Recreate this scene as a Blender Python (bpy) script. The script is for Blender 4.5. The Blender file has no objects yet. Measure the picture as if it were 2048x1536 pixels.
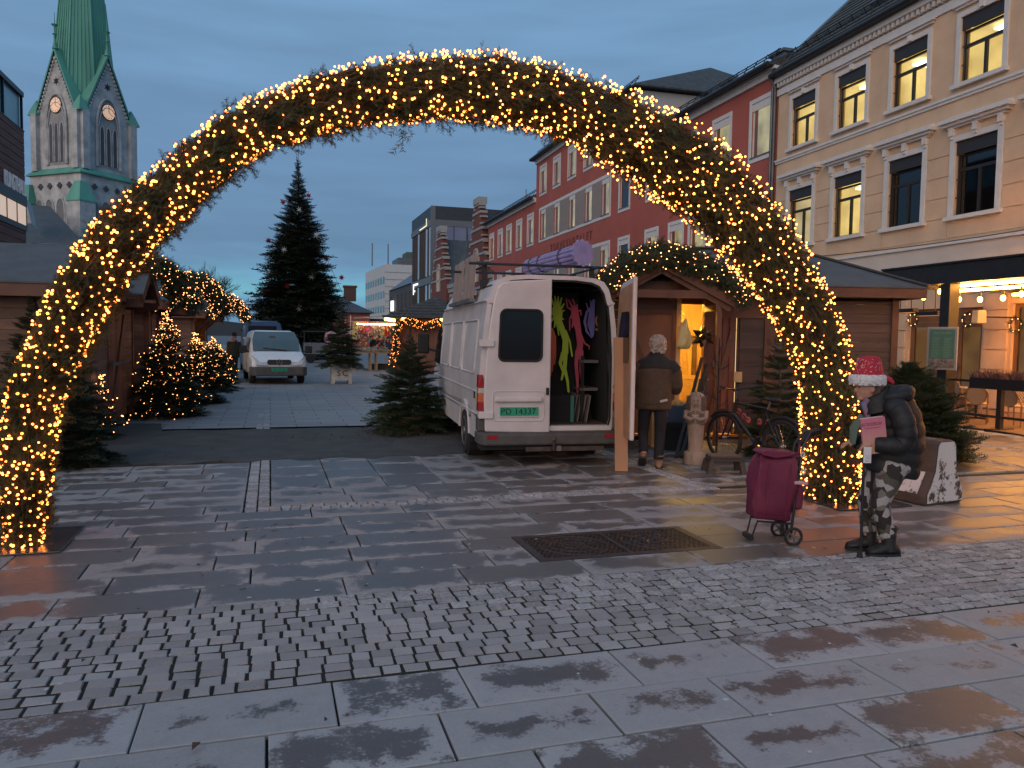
import bpy, math, random
import numpy as np
from mathutils import Matrix, Vector

# ---------------------------------------------------------------- camera
F_PX, HC = 1560.0, 1.74
YAW, PITCH, ROLL = math.radians(17.25), math.radians(3.4), math.radians(0.84)
_f = Vector((math.sin(YAW)*math.cos(PITCH), math.cos(YAW)*math.cos(PITCH), -math.sin(PITCH)))
_r0 = Vector((math.cos(YAW), -math.sin(YAW), 0)); _u0 = _r0.cross(_f)
_r = _r0*math.cos(ROLL) + _u0*math.sin(ROLL); _u = _r.cross(_f)
scene = bpy.context.scene
col = scene.collection
cam_d = bpy.data.cameras.new('camera'); cam = bpy.data.objects.new('camera', cam_d); col.objects.link(cam)
cam.matrix_world = Matrix(((_r.x, _u.x, -_f.x, 0), (_r.y, _u.y, -_f.y, 0), (_r.z, _u.z, -_f.z, HC), (0, 0, 0, 1)))
cam_d.sensor_fit = 'HORIZONTAL'; cam_d.sensor_width = 36.0; cam_d.lens = 36.0*F_PX/2048.0
cam_d.clip_start = 0.05; cam_d.clip_end = 3000
scene.camera = cam

# ---------------------------------------------------------------- dusk sky
world = bpy.data.worlds.new('World'); scene.world = world; world.use_nodes = True
wn, wl = world.node_tree.nodes, world.node_tree.links
wn.clear()
w_out = wn.new('ShaderNodeOutputWorld'); w_bg = wn.new('ShaderNodeBackground')
w_sky = wn.new('ShaderNodeTexSky'); w_sky.sky_type = 'NISHITA'; w_sky.sun_disc = False
FILL_EL, SUN_AZ = math.radians(15.0), math.radians(222.0)      # azimuth the light comes from, clockwise from +Y
w_sky.sun_elevation = math.radians(1.0); w_sky.sun_rotation = SUN_AZ
w_sky.air_density = 1.4; w_sky.dust_density = 0.4; w_sky.ozone_density = 4.0
w_skys = wn.new('ShaderNodeVectorMath'); w_skys.operation = 'SCALE'; w_skys.inputs[3].default_value = 0.10
wl.new(w_sky.outputs[0], w_skys.inputs[0])
w_tc = wn.new('ShaderNodeTexCoord'); w_sep = wn.new('ShaderNodeSeparateXYZ'); wl.new(w_tc.outputs['Generated'], w_sep.inputs[0])
# overcast layer: colour by elevation, streaked by flattened noise
w_map = wn.new('ShaderNodeMapping'); w_map.inputs['Scale'].default_value = (1.6, 1.6, 11.0); wl.new(w_tc.outputs['Generated'], w_map.inputs[0])
w_noise = wn.new('ShaderNodeTexNoise'); w_noise.inputs['Scale'].default_value = 1.7; w_noise.inputs['Detail'].default_value = 5; w_noise.inputs['Roughness'].default_value = 0.55
wl.new(w_map.outputs[0], w_noise.inputs[0])
w_add = wn.new('ShaderNodeMath'); w_add.operation = 'MULTIPLY_ADD'; w_add.inputs[1].default_value = 0.10
wl.new(w_noise.outputs[0], w_add.inputs[0]); wl.new(w_sep.outputs[2], w_add.inputs[2])
w_ramp = wn.new('ShaderNodeValToRGB'); cr = w_ramp.color_ramp
cr.elements[0].position = 0.0; cr.elements[0].color = (0.10, 0.20, 0.33, 1)
cr.elements[1].position = 1.0; cr.elements[1].color = (0.146, 0.268, 0.42, 1)
for p, c in ((0.075, (0.115, 0.235, 0.37)), (0.098, (0.14, 0.36, 0.45)), (0.122, (0.125, 0.285, 0.41)), (0.15, (0.108, 0.20, 0.32)), (0.25, (0.118, 0.215, 0.35)), (0.42, (0.136, 0.252, 0.405))):
    e = cr.elements.new(p); e.color = (*c, 1)
wl.new(w_add.outputs[0], w_ramp.inputs[0])
w_n2 = wn.new('ShaderNodeTexNoise'); w_n2.inputs['Scale'].default_value = 2.6; w_n2.inputs['Detail'].default_value = 6
wl.new(w_map.outputs[0], w_n2.inputs[0])
w_mr = wn.new('ShaderNodeMapRange'); w_mr.inputs[1].default_value = 0.3; w_mr.inputs[2].default_value = 0.7; w_mr.inputs[3].default_value = 0.90; w_mr.inputs[4].default_value = 1.10
wl.new(w_n2.outputs[0], w_mr.inputs[0])
w_cl = wn.new('ShaderNodeVectorMath'); w_cl.operation = 'SCALE'; wl.new(w_ramp.outputs[0], w_cl.inputs[0]); wl.new(w_mr.outputs[0], w_cl.inputs[3])
w_mix = wn.new('ShaderNodeMix'); w_mix.data_type = 'RGBA'; w_mix.inputs[0].default_value = 0.93
wl.new(w_skys.outputs[0], w_mix.inputs[6]); wl.new(w_cl.outputs[0], w_mix.inputs[7])
wl.new(w_mix.outputs[2], w_bg.inputs[0]); w_bg.inputs[1].default_value = 1.06
wl.new(w_bg.outputs[0], w_out.inputs[0])

# ---------------------------------------------------------------- warm fill added behind the camera for unseen street lamps, broad and soft
front_fill_d = bpy.data.lights.new('front_fill', 'SUN'); front_fill = bpy.data.objects.new('front_fill', front_fill_d); col.objects.link(front_fill)
front_fill_d.energy = 1.5; front_fill_d.angle = math.radians(70); front_fill_d.color = (1.0, 0.745, 0.55)
_sd = Vector((math.sin(SUN_AZ)*math.cos(FILL_EL), math.cos(SUN_AZ)*math.cos(FILL_EL), math.sin(FILL_EL)))
front_fill.rotation_euler = _sd.to_track_quat('Z', 'Y').to_euler()
front_fill.location = (0, -20, 30)

scene.view_settings.view_transform = 'Standard'; scene.view_settings.look = 'None'
scene.view_settings.exposure = 0.40; scene.view_settings.gamma = 1.0; scene.view_settings.use_curve_mapping = False
scene.render.engine = 'CYCLES'
cy = scene.cycles
cy.use_denoising = True; cy.max_bounces = 6; cy.diffuse_bounces = 3; cy.glossy_bounces = 3; cy.transparent_max_bounces = 8; cy.transmission_bounces = 4
cy.sample_clamp_indirect = 4.0; cy.caustics_reflective = False; cy.caustics_refractive = False
try: cy.use_light_tree = True
except Exception: pass
# ---------------------------------------------------------------- pixel -> place (photograph is 2048 x 1536)
def ray(x, y): return _r*((x-1024)/F_PX) - _u*((y-768)/F_PX) + _f
def g(x, y, z=0.0):
    d = ray(x, y); t = (z-HC)/d.z; return Vector((d.x*t, d.y*t, z))
def atY(x, y, Y):
    d = ray(x, y); t = Y/d.y; return Vector((d.x*t, Y, HC+d.z*t))
def atX(x, y, X):
    d = ray(x, y); t = X/d.x; return Vector((X, d.y*t, HC+d.z*t))

# ---------------------------------------------------------------- materials
MATS = {}
def mat(name, c, rough=0.6, var=0.15, scale=6.0, bump=0.0, metal=0.0, c2=None, stretch=(1,1,1), spec=0.5, emit=None, estr=0.0, rnd=0.0, coat=0.0, bscale=None, detail=4.0, sheen=0.0):
    if name in MATS: return MATS[name]
    m = bpy.data.materials.new(name); m.use_nodes = True
    nt = m.node_tree; N, L = nt.nodes, nt.links
    b = N['Principled BSDF']
    b.inputs['Roughness'].default_value = rough; b.inputs['Metallic'].default_value = metal
    b.inputs['Specular IOR Level'].default_value = spec
    if coat: b.inputs['Coat Weight'].default_value = coat; b.inputs['Coat Roughness'].default_value = 0.08
    if sheen: b.inputs['Sheen Weight'].default_value = sheen
    if var > 0 or c2 or rnd:
        tc = N.new('ShaderNodeTexCoord'); mp = N.new('ShaderNodeMapping'); mp.inputs['Scale'].default_value = stretch
        L.new(tc.outputs['Object'], mp.inputs[0])
        no = N.new('ShaderNodeTexNoise'); no.inputs['Scale'].default_value = scale; no.inputs['Detail'].default_value = detail; no.inputs['Roughness'].default_value = 0.6
        L.new(mp.outputs[0], no.inputs[0])
        rp = N.new('ShaderNodeValToRGB'); r = rp.color_ramp
        a = c2 if c2 else tuple(x*(1-var) for x in c); d = c if c2 else tuple(min(1, x*(1+var)) for x in c)
        r.elements[0].position = 0.32; r.elements[0].color = (*a, 1); r.elements[1].position = 0.68; r.elements[1].color = (*d, 1)
        L.new(no.outputs[0], rp.inputs[0]); src = rp.outputs[0]
        if rnd:
            oi = N.new('ShaderNodeObjectInfo'); mr = N.new('ShaderNodeMapRange'); mr.inputs[3].default_value = 1-rnd; mr.inputs[4].default_value = 1+rnd
            ge = N.new('ShaderNodeNewGeometry'); ad = N.new('ShaderNodeMath'); ad.operation = 'ADD'; L.new(oi.outputs['Random'], ad.inputs[0]); L.new(ge.outputs['Random Per Island'], ad.inputs[1]); fr = N.new('ShaderNodeMath'); fr.operation = 'FRACT'; L.new(ad.outputs[0], fr.inputs[0]); L.new(fr.outputs[0], mr.inputs[0]); sc = N.new('ShaderNodeVectorMath'); sc.operation = 'SCALE'
            L.new(src, sc.inputs[0]); L.new(mr.outputs[0], sc.inputs[3]); src = sc.outputs[0]
        L.new(src, b.inputs['Base Color'])
        if bump:
            n2 = N.new('ShaderNodeTexNoise'); n2.inputs['Scale'].default_value = bscale or scale*4; n2.inputs['Detail'].default_value = 5
            L.new(mp.outputs[0], n2.inputs[0])
            bp = N.new('ShaderNodeBump'); bp.inputs['Strength'].default_value = bump; bp.inputs['Distance'].default_value = 0.02
            L.new(n2.outputs[0], bp.inputs['Height']); L.new(bp.outputs[0], b.inputs['Normal'])
            rr = N.new('ShaderNodeMapRange'); rr.inputs[3].default_value = max(0, rough-0.12); rr.inputs[4].default_value = min(1, rough+0.12)
            L.new(n2.outputs[0], rr.inputs[0]); L.new(rr.outputs[0], b.inputs['Roughness'])
    else:
        b.inputs['Base Color'].default_value = (*c, 1)
    if emit:
        b.inputs['Emission Color'].default_value = (*emit, 1); b.inputs['Emission Strength'].default_value = estr
    MATS[name] = m
    return m
def glow(name, c, s):
    if name in MATS: return MATS[name]
    m = bpy.data.materials.new(name); m.use_nodes = True; N, L = m.node_tree.nodes, m.node_tree.links
    N.clear(); o = N.new('ShaderNodeOutputMaterial'); e = N.new('ShaderNodeEmission'); e.inputs[0].default_value = (*c, 1); e.inputs[1].default_value = s
    L.new(e.outputs[0], o.inputs[0]); MATS[name] = m; return m
def glass(name, tint=(0.9, 0.95, 1.0), clear=0.75, rough=0.03):
    if name in MATS: return MATS[name]
    m = bpy.data.materials.new(name); m.use_nodes = True; N, L = m.node_tree.nodes, m.node_tree.links
    N.clear(); o = N.new('ShaderNodeOutputMaterial'); t = N.new('ShaderNodeBsdfTransparent'); t.inputs[0].default_value = (*[x*clear for x in tint], 1)
    gl = N.new('ShaderNodeBsdfGlossy'); gl.inputs['Roughness'].default_value = rough; gl.inputs[0].default_value = (0.9, 0.9, 0.9, 1)
    fr = N.new('ShaderNodeFresnel'); fr.inputs[0].default_value = 1.5; mx = N.new('ShaderNodeMixShader')
    ma = N.new('ShaderNodeMath'); ma.operation = 'MULTIPLY_ADD'; ma.inputs[1].default_value = 0.9; ma.inputs[2].default_value = 0.04
    L.new(fr.outputs[0], ma.inputs[0]); L.new(ma.outputs[0], mx.inputs[0]); L.new(t.outputs[0], mx.inputs[1]); L.new(gl.outputs[0], mx.inputs[2]); L.new(mx.outputs[0], o.inputs[0])
    MATS[name] = m; return m

# ---------------------------------------------------------------- mesh builder
def RZ(a, loc=(0, 0, 0)): return Matrix.Translation(Vector(loc)) @ Matrix.Rotation(a, 4, 'Z')
class MB:
    def __init__(s): s.v = []; s.f = []
    def add(s, vs, fs, M=None):
        o = len(s.v)
        if M is not None: vs = [M @ Vector(p) for p in vs]
        s.v += [tuple(p) for p in vs]; s.f += [tuple(i+o for i in q) for q in fs]; return s
    def box(s, c, d, M=None, rz=0.0, rx=0.0, ry=0.0, taper=1.0):
        x, y, z = d[0]/2, d[1]/2, d[2]/2; t = taper
        vs = [(-x,-y,-z),(x,-y,-z),(x,y,-z),(-x,y,-z),(-x*t,-y*t,z),(x*t,-y*t,z),(x*t,y*t,z),(-x*t,y*t,z)]
        R = Matrix.Translation(Vector(c)) @ Matrix.Rotation(rz,4,'Z') @ Matrix.Rotation(ry,4,'Y') @ Matrix.Rotation(rx,4,'X')
        if M is not None: R = M @ R
        return s.add(vs, [(3,2,1,0),(4,5,6,7),(0,1,5,4),(1,2,6,5),(2,3,7,6),(3,0,4,7)], R)
    def bx(s, x0, x1, y0, y1, z0, z1, M=None): return s.box(((x0+x1)/2,(y0+y1)/2,(z0+z1)/2), (abs(x1-x0),abs(y1-y0),abs(z1-z0)), M)
    def bar(s, p, q, w, h=None, up=(0,0,1)):
        p, q = Vector(p), Vector(q); h = h or w; d = q-p; ln = d.length; d.normalize(); up = Vector(up)
        if abs(d.dot(up)) > 0.98: up = Vector((0,1,0))
        sx = d.cross(up).normalized(); sz = sx.cross(d)
        R = Matrix(((sx.x,d.x,sz.x,0),(sx.y,d.y,sz.y,0),(sx.z,d.z,sz.z,0),(0,0,0,1))); R.translation = (p+q)/2
        return s.box((0,0,0), (w, ln, h), R)
    def tube(s, pts, r, seg=8, caps=True, M=None, closed=False):
        P = [Vector(p) for p in pts]; n = len(P)
        R = r if isinstance(r, (list, tuple)) else [r]*n
        vs = []; nrm = None
        for i in range(n):
            if closed: t = (P[(i+1) % n]-P[i-1])
            else: t = (P[min(i+1,n-1)]-P[max(i-1,0)])
            t.normalize()
            if nrm is None:
                a = Vector((0,0,1)) if abs(t.z) < 0.9 else Vector((1,0,0)); nrm = (a - t*a.dot(t)).normalized()
            else: nrm = (nrm - t*nrm.dot(t)).normalized()
            b = t.cross(nrm)
            rr = R[i]; ra, rb = rr if isinstance(rr, (tuple, list)) else (rr, rr)
            for k in range(seg):
                an = 2*math.pi*k/seg; vs.append(P[i]+nrm*(math.cos(an)*ra)+b*(math.sin(an)*rb))
        fs = []
        for i in range(n if closed else n-1):
            j = (i+1) % n
            for k in range(seg): fs.append((i*seg+k, i*seg+(k+1) % seg, j*seg+(k+1) % seg, j*seg+k))
        if caps and not closed: fs.append(tuple(range(seg))[::-1]); fs.append(tuple((n-1)*seg+k for k in range(seg)))
        return s.add(vs, fs, M)
    def rings(s, rings, cap0=True, cap1=True, M=None):
        n = len(rings[0]); vs = [p for r in rings for p in r]; fs = []
        for i in range(len(rings)-1):
            for k in range(n): fs.append((i*n+k, i*n+(k+1) % n, (i+1)*n+(k+1) % n, (i+1)*n+k))
        if cap0: fs.append(tuple(range(n))[::-1])
        if cap1: fs.append(tuple((len(rings)-1)*n+k for k in range(n)))
        return s.add(vs, fs, M)
    def lathe(s, prof, seg=16, M=None, sx=1.0, sy=1.0):
        return s.rings([[(r*sx*math.cos(2*math.pi*k/seg), r*sy*math.sin(2*math.pi*k/seg), z) for k in range(seg)] for r, z in prof], True, True, M)
    def prism(s, poly, z0, z1, M=None):
        n = len(poly); vs = [(x,y,z0) for x,y in poly]+[(x,y,z1) for x,y in poly]
        fs = [tuple(range(n))[::-1], tuple(range(n,2*n))]+[(i,(i+1) % n,n+(i+1) % n,n+i) for i in range(n)]
        return s.add(vs, fs, M)
    def ball(s, c, r, seg=12, rgs=8, M=None):
        rx, ry, rz = r if isinstance(r, (tuple, list)) else (r, r, r); R = []
        for i in range(1, rgs):
            a = math.pi*i/rgs; R.append([(c[0]+rx*math.sin(a)*math.cos(2*math.pi*k/seg), c[1]+ry*math.sin(a)*math.sin(2*math.pi*k/seg), c[2]-rz*math.cos(a)) for k in range(seg)])
        return s.rings(R, True, True, M)
    def quad(s, a, b, c, d, M=None): return s.add([a,b,c,d], [(0,1,2,3)], M)
    def build(s, name, m, parent=None, smooth=False, bevel=0.0, loc=None, rz=0.0, kind=None, label=None, M=None):
        me = bpy.data.meshes.new(name); me.from_pydata(s.v, [], s.f)
        return link(name, me, m, parent, smooth, bevel, loc, rz, kind, label, M)
def link(name, me, m, parent=None, smooth=False, bevel=0.0, loc=None, rz=0.0, kind=None, label=None, M=None):
    if m is not None and len(me.materials) == 0: me.materials.append(m)
    if smooth:
        me.polygons.foreach_set('use_smooth', [True]*len(me.polygons))
        try: me.set_sharp_from_angle(angle=math.radians(smooth if smooth is not True else 50))
        except Exception: pass
    o = bpy.data.objects.new(name, me); col.objects.link(o)
    if parent is not None: o.parent = parent
    if M is not None: o.matrix_local = M
    else:
        if loc is not None: o.location = loc
        if rz: o.rotation_euler = (0, 0, rz)
    if bevel:
        b = o.modifiers.new('bevel', 'BEVEL'); b.width = bevel; b.segments = 2; b.limit_method = 'ANGLE'; b.angle_limit = math.radians(40)
    if kind: o['kind'] = kind
    if label: o['label'] = label
    return o
def thing(name, label, cat, loc=(0, 0, 0), rz=0.0, group=None, kind=None, M=None):
    o = bpy.data.objects.new(name, None); o.empty_display_size = 0.2; col.objects.link(o)
    if M is not None: o.matrix_world = M
    else: o.location = loc; o.rotation_euler = (0, 0, rz)
    return tag(o, label, cat, group, kind)
def tag(o, label, cat=None, group=None, kind=None):
    o['label'] = label
    if cat: o['category'] = cat
    if group: o['group'] = group
    if kind: o['kind'] = kind
    return o
def struct(o, label=None):
    o['kind'] = 'structure'
    if label: o['label'] = label
    return o
def copy_tree(o, parent=None):
    c = o.copy(); col.objects.link(c); c.parent = parent
    for ch in list(o.children): copy_tree(ch, c)
    return c
def mesh_np(name, V, T):
    V = np.asarray(V, np.float32); T = np.asarray(T, np.int32); k = T.shape[1]
    me = bpy.data.meshes.new(name); me.vertices.add(len(V)); me.vertices.foreach_set('co', V.ravel())
    me.loops.add(T.size); me.loops.foreach_set('vertex_index', T.ravel()); me.polygons.add(len(T))
    me.polygons.foreach_set('loop_start', np.arange(0, T.size, k, dtype=np.int32)); me.update(calc_edges=True); return me
def text_mesh(s, size=1.0, extrude=0.01, spacing=1.0, align='CENTER'):
    cu = bpy.data.curves.new('lettering', 'FONT'); cu.body = s; cu.size = size; cu.extrude = extrude; cu.align_x = align; cu.align_y = 'CENTER'; cu.space_character = spacing; cu.resolution_u = 3
    o = bpy.data.objects.new('lettering', cu); col.objects.link(o)
    me = bpy.data.meshes.new_from_object(o.evaluated_get(bpy.context.evaluated_depsgraph_get()))
    bpy.data.objects.remove(o); bpy.data.curves.remove(cu); return me
def text(s, name, size, m, parent, M, extrude=0.006, spacing=1.0, align='CENTER'):
    return link(name, text_mesh(s, size, extrude, spacing, align), m, parent, M=M)
def frame_M(o, xa, za=(0, 0, 1)):      # matrix with origin o, local x along xa, local z along za (text stands up: x right, y = za)
    x = Vector(xa).normalized(); y = Vector(za).normalized(); z = x.cross(y)
    return Matrix(((x.x,y.x,z.x,o[0]),(x.y,y.y,z.y,o[1]),(x.z,y.z,z.z,o[2]),(0,0,0,1)))
def evaluated(o, name, m, parent, smooth=True):
    me = bpy.data.meshes.new_from_object(o.evaluated_get(bpy.context.evaluated_depsgraph_get())); M = o.matrix_local.copy()
    bpy.data.objects.remove(o); me.materials.clear(); n = link(name, me, m, parent, smooth); n.matrix_local = M; return n
def fuse(mb, name, m, parent, voxel=0.012, smooth_it=6, loc=None):      # overlapping shapes -> one continuous skin
    o = mb.build(name+'_raw', None, None)
    r = o.modifiers.new('r', 'REMESH'); r.mode = 'VOXEL'; r.voxel_size = voxel; r.use_smooth_shade = True
    s = o.modifiers.new('s', 'SMOOTH'); s.iterations = smooth_it; s.factor = 0.5
    return evaluated(o, name, m, parent, True)

# ---------------------------------------------------------------- conifer foliage
rng = np.random.default_rng(7)
def needle_fan(p0, p1, n, ln, w, R, flat=0.5, both=True):
    p0, p1 = np.array(p0, float), np.array(p1, float); d = p1-p0; L = np.linalg.norm(d); d /= max(L, 1e-6)
    a = np.array([0, 0, 1.0]); sd = np.cross(d, a); sd /= max(np.linalg.norm(sd), 1e-6); up = np.cross(sd, d)
    V = []; 
    for i in range(n):
        t = (i+R.random())/n; s = 1 if i % 2 else -1
        an = R.normal(0, flat); lat = sd*s*math.cos(an)+up*abs(math.sin(an))
        dr = d*R.uniform(0.35, 0.8)+lat; dr /= np.linalg.norm(dr); b = p0+(p1-p0)*t
        q = np.cross(dr, up+0.3*R.normal(size=3)); q /= max(np.linalg.norm(q), 1e-6)
        l = ln*R.uniform(0.7, 1.15)
        V += [b+q*w/2, b-q*w/2, b+dr*l]
    return V
def stem3(p0, p1, r0, r1):
    p0, p1 = np.array(p0, float), np.array(p1, float); d = p1-p0; d /= max(np.linalg.norm(d), 1e-6)
    a = np.array([0, 0, 1.0]) if abs(d[2]) < 0.9 else np.array([1.0, 0, 0]); u = np.cross(d, a); u /= np.linalg.norm(u); v = np.cross(d, u)
    A = [p0+r0*(u*math.cos(k*2.094)+v*math.sin(k*2.094)) for k in range(3)]; B = [p1+r1*(u*math.cos(k*2.094)+v*math.sin(k*2.094)) for k in range(3)]
    V = []
    for k in range(3):
        j = (k+1) % 3; V += [A[k], A[j], B[j], A[k], B[j], B[k]]
    return V
def branch_template(seed, twigs=24, main_n=48, tw_n=18, nl=0.060, nw=0.014, droop=0.10, spread=0.5):
    R = np.random.default_rng(seed); V = []; W = []
    pos = lambda t: np.array([t, 0.03*math.sin(3*t+seed), -droop*t*t+0.10*max(0, t-0.7)])
    for i in range(4): W += stem3(pos(i/4), pos((i+1)/4), 0.011*(1-i/4)+0.003, 0.011*(1-(i+1)/4)+0.003)
    for i in range(6): V += needle_fan(pos(0.1+0.9*i/6), pos(0.1+0.9*(i+1)/6), main_n//6, nl, nw, R)
    for i in range(twigs):
        t = 0.12+0.83*(i+R.random()*0.6)/twigs; s = 1 if i % 2 else -1; ln = spread*(1-t)*R.uniform(0.75, 1.1)+0.08; an = math.radians(R.uniform(38, 58))
        a = pos(t); b = a+ln*np.array([math.cos(an), s*math.sin(an), R.uniform(-0.16, 0.12)])
        W += stem3(a, b, 0.005, 0.002); V += needle_fan(a, b, max(6, int(tw_n*(0.4+ln/spread))), nl, nw, R)
        if ln > 0.25:
            for k in (0.45, 0.7):
                a2 = a+(b-a)*k
                for s2 in (1, -1):
                    an2 = an*s+s2*0.7; b2 = a2+ln*0.38*np.array([math.cos(an2), math.sin(an2), R.uniform(-0.1, 0.1)])
                    V += needle_fan(a2, b2, int(tw_n*0.6), nl, nw, R)
    return np.array(V), np.array(W)
def sprig_template(seed, n=34, nl=0.20, nw=0.028, twigs=3):
    R = np.random.default_rng(seed); V = []; W = []
    pos = lambda t: np.array([t, 0.05*math.sin(2*t+seed), -0.06*t*t]); W += stem3(pos(0), pos(1), 0.02, 0.008)
    V += needle_fan(pos(0.0), pos(0.5), n//2, nl, nw, R, 0.8); V += needle_fan(pos(0.5), pos(1.05), n//2, nl*0.9, nw, R, 0.8)
    for i in range(twigs):
        t = 0.25+0.5*i/max(1, twigs-1); s = 1 if i % 2 else -1; a = pos(t); b = a+0.42*np.array([0.75, s*0.65, R.uniform(-0.1, 0.15)])
        W += stem3(a, b, 0.012, 0.005); V += needle_fan(a, b, int(n*0.42), nl*0.85, nw, R, 0.8)
    return np.array(V), np.array(W)
def place(T, Ms):
    out = []
    for t, M in zip(T, Ms):
        out.append(t @ np.array(M)[:3, :3].T + np.array(M)[:3, 3])
    V = np.concatenate(out); return V, np.arange(len(V)).reshape(-1, 3)
def dirM(p, d, roll, s, up=(0, 0, 1)):
    d = Vector(d).normalized(); up = Vector(up)
    if abs(d.dot(up)) > 0.97: up = Vector((1, 0, 0))
    y = up.cross(d).normalized(); z = d.cross(y)
    c, sn = math.cos(roll), math.sin(roll); y2 = y*c+z*sn; z2 = z*c-y*sn
    return ((d.x*s, y2.x*s, z2.x*s, p[0]), (d.y*s, y2.y*s, z2.y*s, p[1]), (d.z*s, y2.z*s, z2.z*s, p[2]))
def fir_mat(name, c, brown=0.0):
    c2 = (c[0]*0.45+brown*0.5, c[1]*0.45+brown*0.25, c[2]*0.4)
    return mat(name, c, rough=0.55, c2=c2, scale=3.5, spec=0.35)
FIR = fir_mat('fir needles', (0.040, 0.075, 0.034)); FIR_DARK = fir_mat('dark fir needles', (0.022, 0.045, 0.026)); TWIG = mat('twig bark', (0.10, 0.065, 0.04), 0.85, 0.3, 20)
BARK = mat('conifer bark', (0.11, 0.08, 0.06), 0.9, 0.4, 14, bump=0.6)
BT = [branch_template(s) for s in range(5)]; BT_FAR = [branch_template(20+s, twigs=14, main_n=20, tw_n=8, nl=0.085, nw=0.032) for s in range(4)]
ST = [sprig_template(40+s) for s in range(6)]
def fir_tree(t, H, Rad, whorls, per, z0=0.12, needles=FIR, tm=BT, seed=1, trunk_r=None, power=0.85, tilt=(-6, 34), thin_top=True, dens=1.0):
    """trunk, twigs and crown of one fir under thing t; returns branch tip data for lights"""
    R = random.Random(seed); Ms = []; ids = []; tips = []
    for w in range(whorls):
        f = w/(whorls-1) if whorls > 1 else 0; z = H*(z0+(0.97-z0)*f**0.93)
        ln = Rad*max(0.06, (1-f))**power*(1 if f > 0.06 else 0.9)
        n = max(3, int(round(per*(1-0.45*f)*dens)))
        for k in range(n):
            a = 2*math.pi*(k+R.random()*0.8)/n+w*2.4; l = ln*R.uniform(0.72, 1.14)
            e = math.radians(tilt[0]+(tilt[1]-tilt[0])*f+R.uniform(-9, 9)); d = (math.cos(a)*math.cos(e), math.sin(a)*math.cos(e), math.sin(e))
            p = (0, 0, z+R.uniform(-0.02, 0.02)*H); Ms.append(dirM(p, d, R.uniform(-0.3, 0.3), l)); ids.append(R.randrange(len(tm)))
            tips.append((Vector(p), Vector(d), l))
    Ms.append(dirM((0, 0, H*0.86), (0.02, 0.01, 1), 0, H*0.15)); ids.append(0)
    V, T = place([tm[i][0] for i in ids], Ms); link('crown', mesh_np('crown', V, T), needles, t, kind='stuff')
    V, T = place([tm[i][1] for i in ids], Ms); link('branches', mesh_np('branches', V, T), TWIG, t, kind='stuff')
    r = trunk_r or H*0.016
    MB().tube([(0, 0, 0), (0.01*H, 0, H*0.4), (0, 0, H*0.99)], [r, r*0.65, r*0.1], 8).build('trunk', BARK, t, smooth=True)
    return tips
_ico_v = None
def bulb_mesh(pts, r, name='bulbs'):
    """tiny lamp bodies (icosahedra) at many points as one mesh"""
    p = (1+5**0.5)/2; V0 = np.array([(-1,p,0),(1,p,0),(-1,-p,0),(1,-p,0),(0,-1,p),(0,1,p),(0,-1,-p),(0,1,-p),(p,0,-1),(p,0,1),(-p,0,-1),(-p,0,1)], float); V0 /= np.linalg.norm(V0[0])
    T0 = np.array([(0,11,5),(0,5,1),(0,1,7),(0,7,10),(0,10,11),(1,5,9),(5,11,4),(11,10,2),(10,7,6),(7,1,8),(3,9,4),(3,4,2),(3,2,6),(3,6,8),(3,8,9),(4,9,5),(2,4,11),(6,2,10),(8,6,7),(9,8,1)])
    pts = np.asarray(pts, float).reshape(-1, 3); rr = np.full(len(pts), r)*np.random.default_rng(len(pts)).uniform(.72, 1.22, len(pts)); V = (V0[None]*rr[:, None, None]+pts[:, None]).reshape(-1, 3); T = (T0[None]+12*np.arange(len(pts))[:, None, None]).reshape(-1, 3)
    return mesh_np(name, V, T)
BULB = glow('warm lamp glow', (1.0, 0.25, 0.042), 10.0)
BULB2 = glow('small lamp glow', (1.0, 0.40, 0.13), 6.5)
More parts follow.
